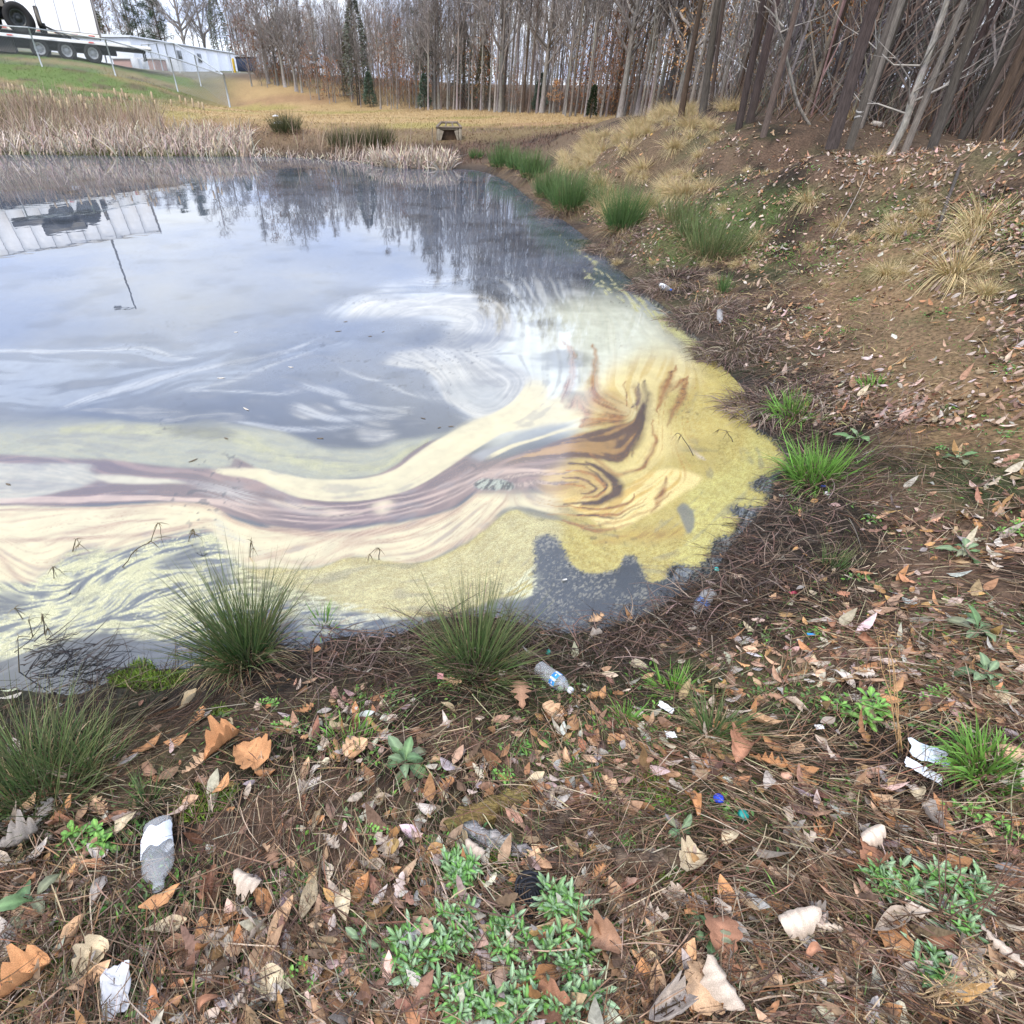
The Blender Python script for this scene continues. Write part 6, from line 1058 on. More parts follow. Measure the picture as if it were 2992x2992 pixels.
def rosette(name, cat, u, v, n, L, ms, lab, grp, seed, flat=.35, spread=0.0, heads=1):
    r = np.random.default_rng(seed); p = drop1(u, v); o = thing(name, lab, cat, p, 0, grp)
    for h_ in range(heads):
        a0, q0 = r.uniform(0, 6.283), spread * math.sqrt(r.uniform(0, 1)); hx, hy = math.cos(a0) * q0, math.sin(a0) * q0 * .8; hzz = float(hz(p[0] + hx, p[1] + hy)) - p[2] if heads > 1 else 0
        for k in range(n):
            f = k / max(n - 1, 1); l = link('leaf', ms[r.integers(len(ms))], o); l.location = (hx, hy, hzz + .012 + .02 * f); l.rotation_euler = (r.normal(0, .15), -flat * 2.2 * f + r.normal(.15, .2), k * 2.4 + r.uniform(-.4, .4)); s_ = L * (1.1 - .5 * f) * r.uniform(.75, 1.15); l.scale = (s_, s_, s_)
    return o
for k, (u, v, n, L, lab) in enumerate([(1185, 2240, 15, .125, 'broad-leaved dock plant in the middle of the foreground'), (110, 2640, 6, .14, 'dock plant with long leaves at the left edge below the crushed bottle'), (2850, 1850, 11, .13, 'dark green dock plant at the right edge, upper of two'), (2820, 1610, 9, .12, 'small dock plant with a pale leaf on it at right'), (2860, 1990, 9, .11, 'dull dock plant at the right edge, lower of two'), (2500, 1290, 8, .13, 'dark dock plant beside the lush shore grass'), (2800, 1340, 7, .12, 'dock plant among leaves on the right bank'), (2060, 2740, 7, .10, 'dock plant with pointed leaves at lower right of centre'), (1975, 2440, 5, .085, 'pale green dock seedling left of the teal cap'), (1060, 2760, 5, .06, 'small grey green weed left of the silvery weed mats')]): rosette('dock_plant', 'weed', u, v, n, L, dock_m, lab, 'broad-leaved weeds', 500 + k, .3)
for k, (u, v, n, L, sp, hd_, lab) in enumerate([(250, 2470, 9, .045, .07, 9, 'bright green spoon-leaved weed left of the white-labelled crushed bottle'), (2470, 2080, 9, .055, .09, 8, 'bright green spoon-leaved weed on the right half of the foreground'), (785, 2060, 7, .025, .03, 4, 'small bright green weed near the water, upper of two'), (825, 2120, 7, .025, .03, 4, 'small bright green weed near the water, lower of two'), (1455, 2270, 7, .025, .05, 6, 'bright green seedlings above the mossy wood piece'), (2700, 2040, 7, .03, .05, 5, 'fresh green weed left of the dock plants at right'), (2820, 2380, 8, .035, .05, 4, 'bright green weed below the grass at the right edge'), (2960, 2440, 7, .035, .05, 4, 'bright green weed cut by the right edge'), (900, 2860, 6, .03, .04, 4, 'clover-like seedlings at the bottom left'), (2960, 1550, 8, .04, .06, 5, 'bright green weed at the right edge above the dock plants'), (1110, 2440, 6, .025, .04, 4, 'small green seedlings left of the mossy wood piece'), (1750, 2350, 5, .02, .03, 3, 'tiny green seedlings right of the mossy wood piece')]): rosette('spoon_leaf_weed', 'weed', u, v, n, L, spoon_m, lab, 'bright green weeds', 520 + k, .4, sp, hd_)
for k, (u, v, n, L, sp, hd_, lab) in enumerate([(1345, 2560, 9, .042, .06, 9, 'silvery green weed mat left of the black sole, upper one'), (1225, 2790, 9, .045, .08, 12, 'silvery green weed mat leftmost of the bottom group'), (1340, 2720, 9, .042, .07, 10, 'silvery green weed mat in the middle of the bottom group'), (1480, 2740, 9, .042, .07, 10, 'silvery green weed mat below the black sole'), (1640, 2640, 9, .045, .07, 9, 'green weed mat growing against the black sole'), (1660, 2790, 9, .045, .08, 11, 'silvery weed mat right of the bottom group'), (1500, 2930, 9, .048, .09, 13, 'green weed mat at the bottom edge, left'), (1670, 2930, 9, .048, .08, 12, 'silvery weed mat at the bottom edge, right'), (1340, 2910, 9, .045, .07, 9, 'green weed mat at the bottom edge, leftmost'), (2600, 2590, 9, .045, .08, 12, 'silvery green weed mat left of two at lower right'), (2780, 2600, 9, .045, .08, 11, 'silvery green weed mat right of two at lower right'), (2720, 2830, 8, .045, .06, 7, 'dark silvery weed near the lower right corner'), (2800, 2700, 8, .04, .06, 6, 'green weed under the dry stem at lower right')]): rosette('silvery_weed', 'weed', u, v, n + 7, L * 1.2, cud_m, lab, 'silvery weed mats', 560 + k, .5, sp * .78, hd_ + 1)
# ------------------------------------------------------------------ single leaves
def leaf_mesh(kind, col, seed):
    r = np.random.default_rng(seed); prof = {'oak': [.06, .5, .24, .8, .3, 1, .38, .9, .28, .62, .2, .3, .03], 'oval': [.04, .5, .85, 1, .97, .8, .5, .06], 'beech': [.05, .75, 1, .95, .75, .45, .04], 'maple': [.25, .85, .7, 1.15, .8, .95, .6, .55, .06], 'scrap': [.5, .9, .7, 1, .8, .6, .3]}[kind]
    W = {'oak': .36, 'oval': .26, 'beech': .3, 'maple': .5, 'scrap': .36}[kind]; seg = 12 if kind in ('oak', 'maple') else 8; t = np.linspace(0, 1, seg + 1); w = W * np.interp(t, np.linspace(0, 1, len(prof)), prof)
    cl, cw, tw = r.normal(.25, .7), r.normal(.9, .9), r.normal(0, .5); V, C = [], []; nz = r.normal(size=(seg + 1, 5)) * .018
    for k in range(seg + 1):
        for q, s in enumerate((-1, -.55, 0, .55, 1)):
            x = t[k] - .5; yw = s * w[k]; z = cl * x * x + cw * yw * yw * 1.6 + tw * x * yw * 1.5 + nz[k, q] - (.02 if s == 0 else 0) + (.015 if k % 2 else 0) * abs(s); V.append((x, yw * (1 - .25 * abs(cw) * abs(s)), z)); C.append(np.array(col) * (1.22 if s == 0 else 1) * (1 + r.normal(0, .10)) * (.88 if k % 2 and s else 1.05))
    F = [(k * 5 + q, k * 5 + q + 1, k * 5 + q + 6, k * 5 + q + 5) for k in range(seg) for q in range(4)]; g = Geo(); V = np.array(V); V[:, 2] -= V[:, 2].min(); g.add(V, F, np.clip(C, .01, .8)); tube(g, [(-.48, 0, V[2, 2]), (-.62, .03, .02), (-.76, .02, .0)], [.012, .009, .007], 3, np.array(col) * .7); return g.mesh('dry_leaf', M_LEAF, True)
KC = {'orange': (.48, .24, .11), 'tan': (.54, .35, .21), 'pale': (.48, .39, .31), 'grey': (.46, .40, .35), 'brown': (.28, .16, .10), 'reddish': (.36, .18, .11), 'cream': (.50, .40, .26)}
KN = {'oak': 'lobed oak leaf', 'oval': 'smooth oval leaf', 'beech': 'pointed oval leaf', 'maple': 'broad jagged leaf', 'scrap': 'crumpled broken leaf'}
LM = {}
for i_, kd in enumerate(KN):
    for j_, cn_ in enumerate(KC):
        LM[kd, cn_] = [leaf_mesh(kd, KC[cn_], 700 + i_ * 40 + j_ * 3 + q) for q in range(2)]
def leaf(kd, cn_, u, v, L, lab, rz=None, tilt=.15, lift=.012):
    p = drop1(u, v); z = float(hz(p[0], p[1])); o = link('dry_leaf', rt.choice(LM[kd, cn_]), None, (p[0], p[1], z + lift)); sx = float(hz(p[0] + .05, p[1]) - hz(p[0] - .05, p[1])) / .1; sy = float(hz(p[0], p[1] + .05) - hz(p[0], p[1] - .05)) / .1
    rz = rt.uniform(0, 6.283) if rz is None else rz; Mx = Vector((-sx, -sy, 1)).normalized().to_track_quat('Z', 'Y').to_matrix() @ Matrix.Rotation(rz, 3, 'Z') @ Matrix.Rotation(rt.gauss(0, tilt), 3, 'X') @ Matrix.Rotation(rt.gauss(0, tilt), 3, 'Y')
    o.rotation_euler = Mx.to_euler(); o.scale = (L, L, L); return tag(o, lab, 'leaf', 'dry leaves lying on the near bank')
for kd, cn_, u, v, L, rz, lab in [('oak', 'brown', 1518, 2040, .15, 1.2, 'large flat brown oak leaf beside the labelled bottle'), ('oak', 'tan', 1738, 1818, .105, .3, 'star-shaped tan oak leaf on black mud at the water edge'), ('scrap', 'grey', 1738, 1867, .08, .1, 'mottled grey leaf below the tan oak leaf on mud'), ('maple', 'orange', 652, 2185, .15, .9, 'large curled orange brown leaf, left of the big pair'), ('maple', 'orange', 745, 2215, .15, -.6, 'large curled orange brown leaf, right of the big pair'), ('oak', 'tan', 580, 2235, .12, .4, 'long tan leaf left of the big curled pair'), ('maple', 'reddish', 2168, 2215, .13, .5, 'big reddish brown leaf in the heap at right of centre'), ('oak', 'orange', 2235, 2240, .11, -.7, 'orange oak leaf right of the big reddish one'), ('beech', 'cream', 1010, 2655, .08, 1.5, 'pale blunt leaf standing left of the grey twig'),
    ('oval', 'cream', 905, 2640, .11, 1.2, 'tall folded tan leaf, upper one of two at lower left'), ('oval', 'tan', 830, 2700, .11, 1.0, 'tall folded tan leaf, lower one of two at lower left'), ('beech', 'pale', 2585, 2715, .12, -.6, 'big pale ribbed leaf near the lower right corner'), ('beech', 'cream', 2128, 2458, .075, .1, 'cream ribbed leaf below the teal bottle cap'), ('maple', 'cream', 2010, 2540, .1, .9, 'crumpled cream leaf at the end of the split log'), ('oval', 'pale', 1608, 2340, .07, 1.3, 'upright pale leaf right of the mossy wood piece'), ('beech', 'cream', 1358, 2470, .06, 1.9, 'small pale triangular leaf at the end of the grey driftwood'), ('oak', 'pale', 2905, 2795, .09, 1.4, 'pale two-lobed leaf at the right edge near the bottom'), ('maple', 'orange', 80, 2880, .12, .3, 'orange jagged leaf near the lower left corner'), ('beech', 'tan', 280, 2875, .09, .8, 'tan leaf with a blunt tip near the lower left corner'), ('maple', 'pale', 2530, 2470, .08, 0, 'pale broad leaf left of the silvery weed pair'),
    ('oval', 'pale', 1910, 1940, .06, 1.9, 'pale leaf lying alone on dark stalks above the white foam'), ('beech', 'tan', 2505, 1978, .055, 1.5, 'small upright tan leaf by the dry grass stems'), ('scrap', 'orange', 2045, 1888, .05, .2, 'small orange folded leaf on dark stalks'), ('oval', 'tan', 1890, 1985, .065, .1, 'tan leaf left of the low rush tuft'), ('oak', 'orange', 1745, 2560, .06, .5, 'rust red leaf fragment between the driftwood pieces'), ('oak', 'orange', 1300, 2310, .08, .7, 'orange oak leaf left of the mossy wood piece'), ('oval', 'cream', 1560, 2290, .08, .2, 'pale leaf pair above the mossy wood piece'), ('beech', 'tan', 1650, 2235, .07, 1.6, 'fan-shaped tan leaf right of the dock plant'), ('oak', 'tan', 1320, 1998, .08, .1, 'tan oak leaf under the right big rush clump'), ('oak', 'orange', 890, 2085, .08, .4, 'orange lobed leaf left of the dark straw heap'),
    ('oval', 'orange', 650, 2300, .09, 1.0, 'orange curled leaf right of the white-labelled bottle'), ('beech', 'cream', 370, 2410, .09, 1.4, 'pale leaf standing behind the white-labelled bottle'), ('oval', 'orange', 190, 2370, .09, 1.1, 'orange leaf below the broad rush clump at left'), ('oval', 'tan', 245, 2385, .08, 1.5, 'rolled tan leaf below the broad rush clump at left'), ('oval', 'orange', 480, 2640, .1, .8, 'orange curled leaf at the neck of the crushed bottle'), ('oval', 'cream', 490, 2720, .1, .5, 'pale curled leaf below the crushed bottle'), ('maple', 'grey', 60, 2480, .1, .7, 'grey crumpled leaf at the left edge'), ('oval', 'grey', 100, 2510, .1, .9, 'long grey leaf left of the bright spoon-leaved weed'), ('oval', 'orange', 650, 2690, .09, .1, 'orange leaf with a curled end at lower left'), ('maple', 'tan', 2050, 2900, .12, .2, 'big tan leaf at the bottom edge right of centre'), ('oval', 'tan', 1915, 2890, .1, 1.3, 'long tan leaf at the bottom edge'), ('maple', 'grey', 1930, 2960, .12, .6, 'grey brown crumpled leaf at the bottom edge')]:
    leaf(kd, cn_, u, v, L, lab, rz, .12, .02)
cnt = 0
while cnt < 250:
    v = 1790 + 1190 * rt.random() ** .8; u = rt.uniform(-30, 3020)
    if v < 2050 and (u < 2300 or rt.random() < .4): continue
    p = drop1(u, v)
    if inside(SHORE, p[:1], p[1:2])[0] or edge_dist(SHORE, p[:1], p[1:2])[0] < .12 or not free(p[:1], p[1:2], 1.3)[0]: continue
    kd = rt.choices(list(KN), [3, 3.5, 3, 1.6, 2.4])[0]; cn_ = rt.choices(list(KC), [3, 4, 3.4, 3, 2, 1.6, 1.2])[0]
    leaf(kd, cn_, u, v, rt.uniform(.052, .112), '%s %s among the dry leaves of the near bank' % (cn_, KN[kd]), None, .22, .012); cnt += 1
# ------------------------------------------------------------------ bottles, caps and scraps
def clear_mat(name, col=(.80, .83, .86), rough=.12, alpha=.26):
    m, N, Lk, b = new_mat(name, rough, .5); b.inputs['Base Color'].default_value = (*col, 1); b.inputs['Alpha'].default_value = alpha; b.inputs['Specular IOR Level'].default_value = .8
    nz = N.new('ShaderNodeTexNoise'); nz.inputs['Scale'].default_value = 60; bn = N.new('ShaderNodeBump'); bn.inputs['Strength'].default_value = .5; bn.inputs['Distance'].default_value = .004; Lk.new(nz.outputs['Fac'], bn.inputs['Height']); Lk.new(bn.outputs[0], b.inputs['Normal']); return m
M_CLEAR = clear_mat('clear_plastic'); M_DUSTY = clear_mat('dusty_clear_plastic', (.60, .60, .60), .3, .42)
def bottle(uv0, uv1, R_, lab, flat=1.0, crump=.0, label=None, cap=None, mat=None, lift=0.0, seed=1, ribs=True, Lm=None):
    """lies from its base (first pixel) to its neck (second pixel)"""
    p0, p1 = drop1(*uv0), drop1(*uv1); p0[2] = max(p0[2], .0) + R_ * flat + lift; p1[2] = max(p1[2], .0) + R_ * flat * .8 + lift; d = Vector(p1 - p0); L = d.length if Lm is None else Lm
    z = d.normalized(); x = z.cross(Vector((0, 0, 1))).normalized(); y = z.cross(x); M = Matrix((x, y, z)).transposed().to_4x4(); M.translation = Vector(p0); o = thing('plastic_bottle', lab, 'bottle', (0, 0, 0), 0, 'plastic bottles thrown on the bank'); o.matrix_world = M
    r = np.random.default_rng(seed); K = 20; hs = [0, .01, .03] + list(np.linspace(.06, .66, 19)) + [.72, .80, .86, .90, .92, .97, 1.0]; pr = []
    for h in hs:
        q = .75 if h == 0 else .93 if h == .01 else 1.0
        if h > .66: q = np.interp(h, [.66, .72, .80, .86, .90, 1], [1, .97, .78, .52, .36, .36])
        elif ribs and .05 < h < .40: q = 1 - .06 * (0.5 + .5 * math.sin(h * 110))
        pr.append((R_ * q, L * h))
    g = Geo(); lathe(g, [(.0005, .004 * L)] + pr, K, (1, 1, 1)); V = g.v[0]; ang = np.arctan2(V[:, 1], V[:, 0]); n = fbm(V[:, 2] / L * 6 + seed, ang * 1.1 + 9, seed, 3) - .5; V[:, :2] *= (1 + crump * 2.2 * n * (V[:, 2] / L < .88))[:, None]; V[:, 1] *= flat; V[:, 0] += crump * .25 * R_ * np.sin(V[:, 2] / L * 7 + seed); g.v[0] = V
    part('bottle_body', g, mat or M_CLEAR, o, True)
    if label:
        h0, h1, cols, jag = label; g = Geo(); rows = 6; V, C = [], []
        for k in range(rows + 1):
            h = h0 + (h1 - h0) * k / rows
            for q in range(K * 2):
                a = q * math.pi / K; hh = h + (jag * (vnoise(np.array(a * 2.0), np.array(k * .0 + seed), 4) - .5) if k in (0, rows) else 0); rr_ = R_ * (1.03 + crump * 1.6 * (float(fbm(np.array(hh * 6 + seed), np.array((a if a < math.pi else a - 2 * math.pi) * 1.1 + 9), seed, 3)) - .5)); V.append((math.cos(a) * rr_ + crump * .25 * R_ * math.sin(hh * 7 + seed), math.sin(a) * rr_ * flat, hh * L)); C.append(cols(q / (2 * K), k / rows))
        n2 = K * 2; F = [(k * n2 + q, k * n2 + (q + 1) % n2, (k + 1) * n2 + (q + 1) % n2, (k + 1) * n2 + q) for k in range(rows) for q in range(n2)]; g.add(V, F, np.array(C)); part('label', g, M_PAPER, o, True)
    if cap:
        g = Geo(); c0 = .955 * L; lathe(g, [(R_ * .40, c0), (R_ * .42, c0 + .002), (R_ * .42, c0 + .013), (R_ * .38, c0 + .015), (.0004, c0 + .015)], 20, cap); part('cap', g, M_PLAST, o, True)
    return o
BLU, WHI = np.array((.03, .22, .62)), np.array((.72, .74, .77))
def lab_blue(a, k): return WHI if (a * 6 % 1 < .28 or (abs(k - .5) < .12 and a * 12 % 1 < .5)) else (BLU if k < .8 else np.array((.05, .32, .68)))
bottle((1572, 1962), (1664, 2030), .033, 'clear ribbed plastic bottle with blue and white label lying on brown stalks', 1, .03, (.50, .66, lab_blue, 0), (.62, .64, .66), lift=.004, seed=3)
bottle((2075, 1735), (2022, 1800), .034, 'crushed clear plastic bottle with a faded blue label on black mud', .62, .16, (.42, .62, lambda a, k: np.array((.12, .20, .42)) * (.6 + .5 * (a * 7 % 1)), .1), None, M_DUSTY, seed=7)
bottle((462, 2410), (474, 2610), .042, 'crushed clear plastic bottle with torn white label at the lower left', .6, .17, (.12, .44, lambda a, k: np.array((.80, .84, .92)), .14), None, M_CLEAR, lift=.006, seed=12, ribs=False)
bottle((1926, 846), (1958, 858), .032, 'small white bottle with blue cap end at the edge of the right shore', 1, .06, (.1, .6, lambda a, k: np.array((.7, .72, .76)), 0), (.03, .12, .5), M_DUSTY, lift=.02, seed=15)
bottle((2097, 925), (2099, 958), .03, 'dusty clear bottle standing tilted in the brown shore mat', .8, .1, None, None, M_DUSTY, lift=.03, seed=17)
def cap_obj(u, v, rad, col, lab, tilt=.2, lift=.01):
    p = drop1(u, v); o = thing('bottle_cap', lab, 'bottle cap', (p[0], p[1], max(float(hz(p[0], p[1])), 0) + lift), rt.uniform(0, 6), 'bottle caps'); o.rotation_euler = (rt.gauss(0, tilt), rt.gauss(0, tilt), 0); g = Geo(); lathe(g, [(rad * .86, .001), (rad, 0), (rad, rad * .8), (rad * .93, rad * .95), (.0003, rad * .95)], 24, col); part('top', g, M_PLAST, o, True)
    g = Geo(); [box(g, rad * .985, rad * 1.03, -.0004, .0004, .002, rad * .75, col, M=Matrix.Rotation(k * math.pi / 18, 4, 'Z')) for k in range(36)]; part('ridges', g, M_PLAST, o)
cap_obj(2098, 2342, .0145, (.02, .07, .62), 'blue bottle cap lying among leaves beside the teal one', .5); cap_obj(2163, 2387, .0145, (.01, .27, .24), 'teal green bottle cap right of the blue one', .15); cap_obj(2414, 1446, .0145, (.75, .75, .75), 'white bottle cap under the lush shore grass', .2); cap_obj(2405, 1426, .014, (.02, .06, .35), 'dark blue bottle cap just behind the white one', .5); cap_obj(2091, 1667, .012, (.05, .35, .32), 'small aqua cap on wet black mud at the right shore', .3); cap_obj(1605, 1908, .013, (.03, .30, .24), 'green ring-like cap right of the big rush clump', .7)
def scrap(name, u, v, w, h, col, lab, cat, seed, amp=.25, col2=None, nx=7, lift=.012, rz=0, mat=None):
    r = np.random.default_rng(seed); p = drop1(u, v); g = Geo(); V, C = [], []
    for i_ in range(nx + 1):
        for j_ in range(nx + 1):
            a, b = i_ / nx - .5, j_ / nx - .5; e = 1 + .22 * (r.random() - .5) * (abs(a) > .4 or abs(b) > .4); V.append((a * w * e, b * h * e, amp * min(w, h) * (float(fbm(np.array(a * 3 + seed), np.array(b * 3.0), seed, 3)) + .3 * r.random()))); C.append(np.array(col if col2 is None or r.random() < .7 else col2) * r.uniform(.9, 1.05))
    g.add(V, [(i_ * (nx + 1) + j_, (i_ + 1) * (nx + 1) + j_, (i_ + 1) * (nx + 1) + j_ + 1, i_ * (nx + 1) + j_ + 1) for i_ in range(nx) for j_ in range(nx)], np.array(C)); o = part(name, g, mat or M_PAPER, smooth=False, loc=(p[0], p[1], max(float(hz(p[0], p[1])), .003) + lift), rot=(0, 0, rz)); return tag(o, lab, cat, 'scraps of litter')
scrap('paper_scrap', 2700, 2215, .10, .07, (.78, .81, .86), 'crumpled white paper scrap, larger upper piece near the right edge', 'paper', 1, .35, (.55, .68, .85), rz=-.5); scrap('paper_scrap', 2680, 2265, .09, .035, (.76, .79, .84), 'folded white paper strip just below the larger paper scrap', 'paper', 2, .5, rz=-.7)
scrap('foam_scrap', 1940, 2078, .055, .028, (.80, .82, .82), 'white foam scrap left of the low rush tuft', 'litter', 3, .6, rz=-.7); scrap('foam_scrap', 1955, 2155, .035, .025, (.78, .78, .78), 'small fuzzy white foam scrap below the larger one', 'litter', 4, .7)
scrap('wrapper', 2358, 1872, .035, .012, (.05, .28, .62), 'small blue wrapper on dark stalks at right', 'litter', 5, .6); scrap('plastic_scrap', 1287, 1986, .026, .03, (.62, .30, .30), 'small pink triangular scrap under the right big rush clump', 'litter', 6, .3, nx=3, lift=.02); scrap('plastic_film', 355, 2905, .06, .10, (.50, .50, .52), 'grey crumpled plastic film near the lower left corner', 'litter', 7, .5, rz=.4); scrap('plastic_scrap', 96, 2803, .012, .045, (.03, .13, .5), 'blue plastic sliver at the left edge near the bottom', 'litter', 8, .4, rz=-.6); scrap('wrapper', 2315, 1740, .05, .018, (.40, .06, .10), 'dark red wrapper beside leaves at the right shore', 'litter', 9, .5, rz=.2); scrap('paper_scrap', 2385, 2135, .03, .018, (.8, .8, .8), 'tiny white paper scrap above the reddish leaf heap', 'litter', 10, .5)
p = at_z(1650, 1695, .004); g = Geo(); tube(g, [(-.011, -.003, .004), (.011, .003, .004)], .004, 8, (.75, .72, .66)); tag(part('cigarette_end', g, M_PAPER, smooth=True, loc=p), 'white cigarette end floating on the dark speckled water', 'litter')
# black shoe sole with ridged rings
p = drop1(1555, 2625); o = thing('shoe_sole', 'black rubber shoe sole with maze-like ridges half hidden by weeds', 'shoe sole', (p[0], p[1], float(hz(p[0], p[1])) + .018), R(12)); o.rotation_euler = (R(10), R(-6), R(14)); g = Geo(); lathe(g, [(.0004, .008), (.93, .008), (1, .004), (1, -.012), (.0004, -.012)], 36, (.012, .013, .017)); g.v[0] = g.v[0] * [.046, .062, 1]; part('sole_plate', g, M_RUBBER, o, True)
for k, q in enumerate((.92, .74, .56, .38, .2)):
    g = Geo(); a = np.linspace(R(20 * k), R(20 * k + 325), 34); xx, yy = np.sign(np.cos(a)) * np.abs(np.cos(a)) ** .7, np.sign(np.sin(a)) * np.abs(np.sin(a)) ** .7; tube(g, np.stack([xx * .043 * q, yy * .058 * q, a * 0 + .010], 1), .0032, 5, (.022, .024, .03)); part('tread_ridge', g, M_RUBBER, o, True)
# ------------------------------------------------------------------ wood lying about
def log(name, pts, rad, col, lab, cat='driftwood', flat=1.0, seed=1, grp='pieces of wood on the ground', k=10, sub=6, lift=.3, rough=.25):
    P = np.array([drop1(*q[:2]) for q in pts]); P[:, 2] = np.maximum(hz(P[:, 0], P[:, 1]) if P[0, 1] < 16 else P[:, 2], 0) + np.array([q[2] if len(q) > 2 else 0 for q in pts]); r = np.random.default_rng(seed); P = catmull(P, sub); o = P[0].copy(); Q = P - o; n = len(Q); rd = np.interp(np.linspace(0, 1, n), np.linspace(0, 1, len(np.atleast_1d(rad))), np.atleast_1d(rad)); Q[:, 2] += rd * lift; g = Geo(); tube(g, Q + r.normal(size=Q.shape) * rd[:, None] * .12, rd, k, vary(col, n, .12, .03, r)); V = g.v[0]; V += r.normal(size=V.shape) * np.repeat(rd, k)[:, None] * rough; cz = np.repeat(Q[:, 2], k); V[:, 2] = cz + (V[:, 2] - cz) * flat; g.v[0] = V; return tag(part(name, g, M_WOOD, smooth=True, loc=o), lab, cat, grp)
log('driftwood', [(1305, 2432), (1420, 2372), (1540, 2310)], [.026, .034, .022], (.23, .17, .06), 'mossy brown rotten wood piece lying slantwise in the foreground', flat=.6, seed=1); log('driftwood', [(1365, 2438), (1440, 2465), (1540, 2492)], [.030, .030, .016], (.36, .34, .33), 'silvery grey driftwood piece just below the mossy one', flat=.8, seed=2); log('driftwood', [(1550, 2478), (1620, 2425), (1680, 2375)], [.016, .026, .012], (.10, .07, .05), 'dark gnarled stick right of the grey driftwood', flat=.8, seed=3); log('driftwood', [(1775, 2525), (1870, 2535), (1985, 2512)], [.030, .034, .022], (.17, .12, .085), 'split weathered log end with pale upper edge', flat=.8, seed=4); log('driftwood', [(1565, 2515), (1670, 2535), (1780, 2545)], [.018, .022, .018], (.13, .09, .065), 'half buried dark log left of the split one', flat=.6, seed=5); log('driftwood', [(1775, 2498), (1880, 2500), (1985, 2492)], [.007, .008, .006], (.42, .36, .28), 'pale splinter lying along the split log', flat=.7, seed=6, lift=1.8)
log('twig', [(955, 2905), (1060, 2795), (1130, 2700), (1195, 2622)], [.006, .005, .004, .003], (.27, .22, .20), 'long grey twig lying left of the silvery weeds', 'twig', 1, 7, k=6, rough=.08, lift=3); log('twig', [(700, 1935), (706, 2000), (715, 2060)], [.006, .006, .004], (.24, .19, .15), 'short pale stake-like stalk below the left big rush clump', 'twig', 1, 8, k=5, rough=.1, lift=2); log('twig', [(1700, 2310), (1880, 2460), (1920, 2530)], [.003, .003, .002], (.22, .14, .10), 'thin brown stem crossing above the split log', 'twig', 1, 9, k=5, rough=.05, lift=6); log('twig', [(1970, 2615), (2100, 2480), (2205, 2400)], [.003, .003, .002], (.20, .08, .06), 'thin red brown stem rising right of the crumpled cream leaf', 'twig', 1, 10, k=5, rough=.05, lift=8); log('twig', [(2225, 2005), (2330, 1990), (2430, 1955)], [.006, .008, .004], (.36, .29, .22), 'pale bent stalk lying right of the fine dull grass', 'twig', .7, 11, k=5, rough=.12, lift=1.5)
log('fallen_branch', [(1958, 366, .03), (2013, 366, .05), (2071, 374, .05), (2133, 390, .02)], [.02, .045, .04, .015], (.15, .12, .10), 'fallen branch lying along the crest between the pine trunks', 'branch', 1, 12, rough=.1); log('fallen_log', [(2508, 446, .02), (2546, 446, .02)], [.04, .045], (.5, .44, .38), 'short pale log behind the round tan tuft', 'log', 1, 13, rough=.08); log('stick', [(2751, 592, .01), (2805, 550, .01)], [.016, .011], (.10, .085, .075), 'dark stick lying on the right bank', 'stick', 1, 14, rough=.1); log('fallen_log', [(2640, 470, .02), (2780, 470, .03), (2930, 478, .02)], [.03, .04, .03], (.14, .11, .09), 'long dark log lying along the foot of the right wood', 'log', 1, 15, rough=.1); log('stick', [(2432, 695, .01), (2462, 665, .03), (2482, 625, .01)], [.004, .006, .003], (.36, .31, .27), 'pale curved twig on the right bank slope', 'stick', 1, 16, rough=.08)
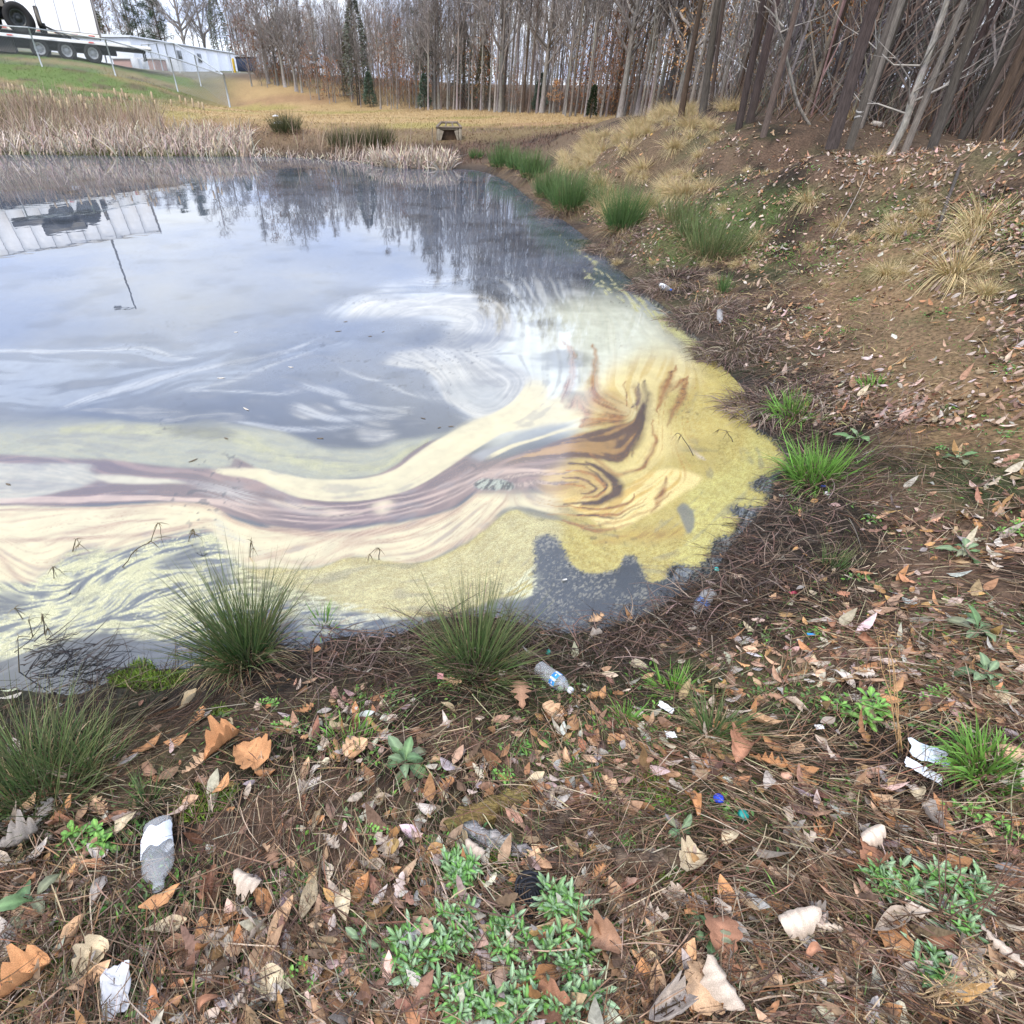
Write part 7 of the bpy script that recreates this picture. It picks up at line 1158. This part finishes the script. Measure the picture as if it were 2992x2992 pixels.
def dry_stem(uv, H, lean, n, col, lab, seed):
    r = np.random.default_rng(seed); p = drop1(*uv); o = thing('dry_weed', lab, 'dry plant', p, 0, 'dry stems standing on the near bank'); g, g2 = Geo(), Geo()
    for k in range(n):
        d = np.array([lean[0] + r.normal(0, .12), lean[1] + r.normal(0, .1), 1]); P = np.array([0, 0, -.01]) + d * H * r.uniform(.7, 1) * np.linspace(0, 1, 5)[:, None] + r.normal(0, .006, (5, 3)); tube(g, P, [.0018, .0016, .0014, .0011, .0008], 4, col, cap=False); q = np.repeat(P[1:], 8, 0); strips(g2, q + r.normal(0, .01, q.shape), r.normal(size=q.shape) + [0, 0, .8], r.uniform(.008, .025, len(q)), .0018, .2, 2, None, pick([col, np.array(col) * 1.25], len(q), None, .2, r), r=r)
    part('stem', g, M_LITTER, o); part('seed_spray', g2, M_LITTER, o, kind='stuff')
dry_stem((2640, 2200), .5, (-.45, .42), 4, (.46, .29, .14), 'tall orange tan dry grass stems leaning left above the paper scrap', 1); dry_stem((2830, 2720), .5, (.10, .35), 2, (.17, .10, .07), 'tall dark dry stem at lower right rising to the right edge', 2); dry_stem((2745, 2700), .42, (-.16, .3), 4, (.15, .095, .07), 'dark dry stems leaning left out of the silvery weeds', 3); dry_stem((2700, 2930), .22, (.1, .1), 9, (.40, .28, .16), 'curly tan dead grass at the lower right edge', 4); dry_stem((2890, 500), .9, (.5, .1), 4, (.44, .31, .17), 'tall tan grass stems at the wood edge on the right', 5)
# flecks floating on the pond
for k, (u, v) in enumerate([(690, 970), (985, 968), (1082, 982), (1122, 970), (850, 1071), (1235, 1220), (1285, 1250), (1315, 1245), (720, 1190), (28, 1412), (665, 1278), (935, 1280), (642, 1104), (560, 1350), (1010, 940)]):
    L = .05 if u < 1200 else .035; p = at_z(u, v, .004); g = Geo(); rr_ = np.random.default_rng(k); strips(g, np.array([[-L / 2, 0, 0.001]]), np.array([[1, rr_.normal(0, .5), .03]]), L * rr_.uniform(.6, 1.6), L * .35, .0, 4, [.2, .8, 1, .7, .1], (.13, .10, .07) if k % 4 else (.5, .45, .38), fold=.5, side=(0, 1, 0), r=rr_); tag(part('floating_leaf', g, M_LEAF, loc=p), 'small dark leaf floating on the open pond', 'leaf', 'leaves floating on the pond')
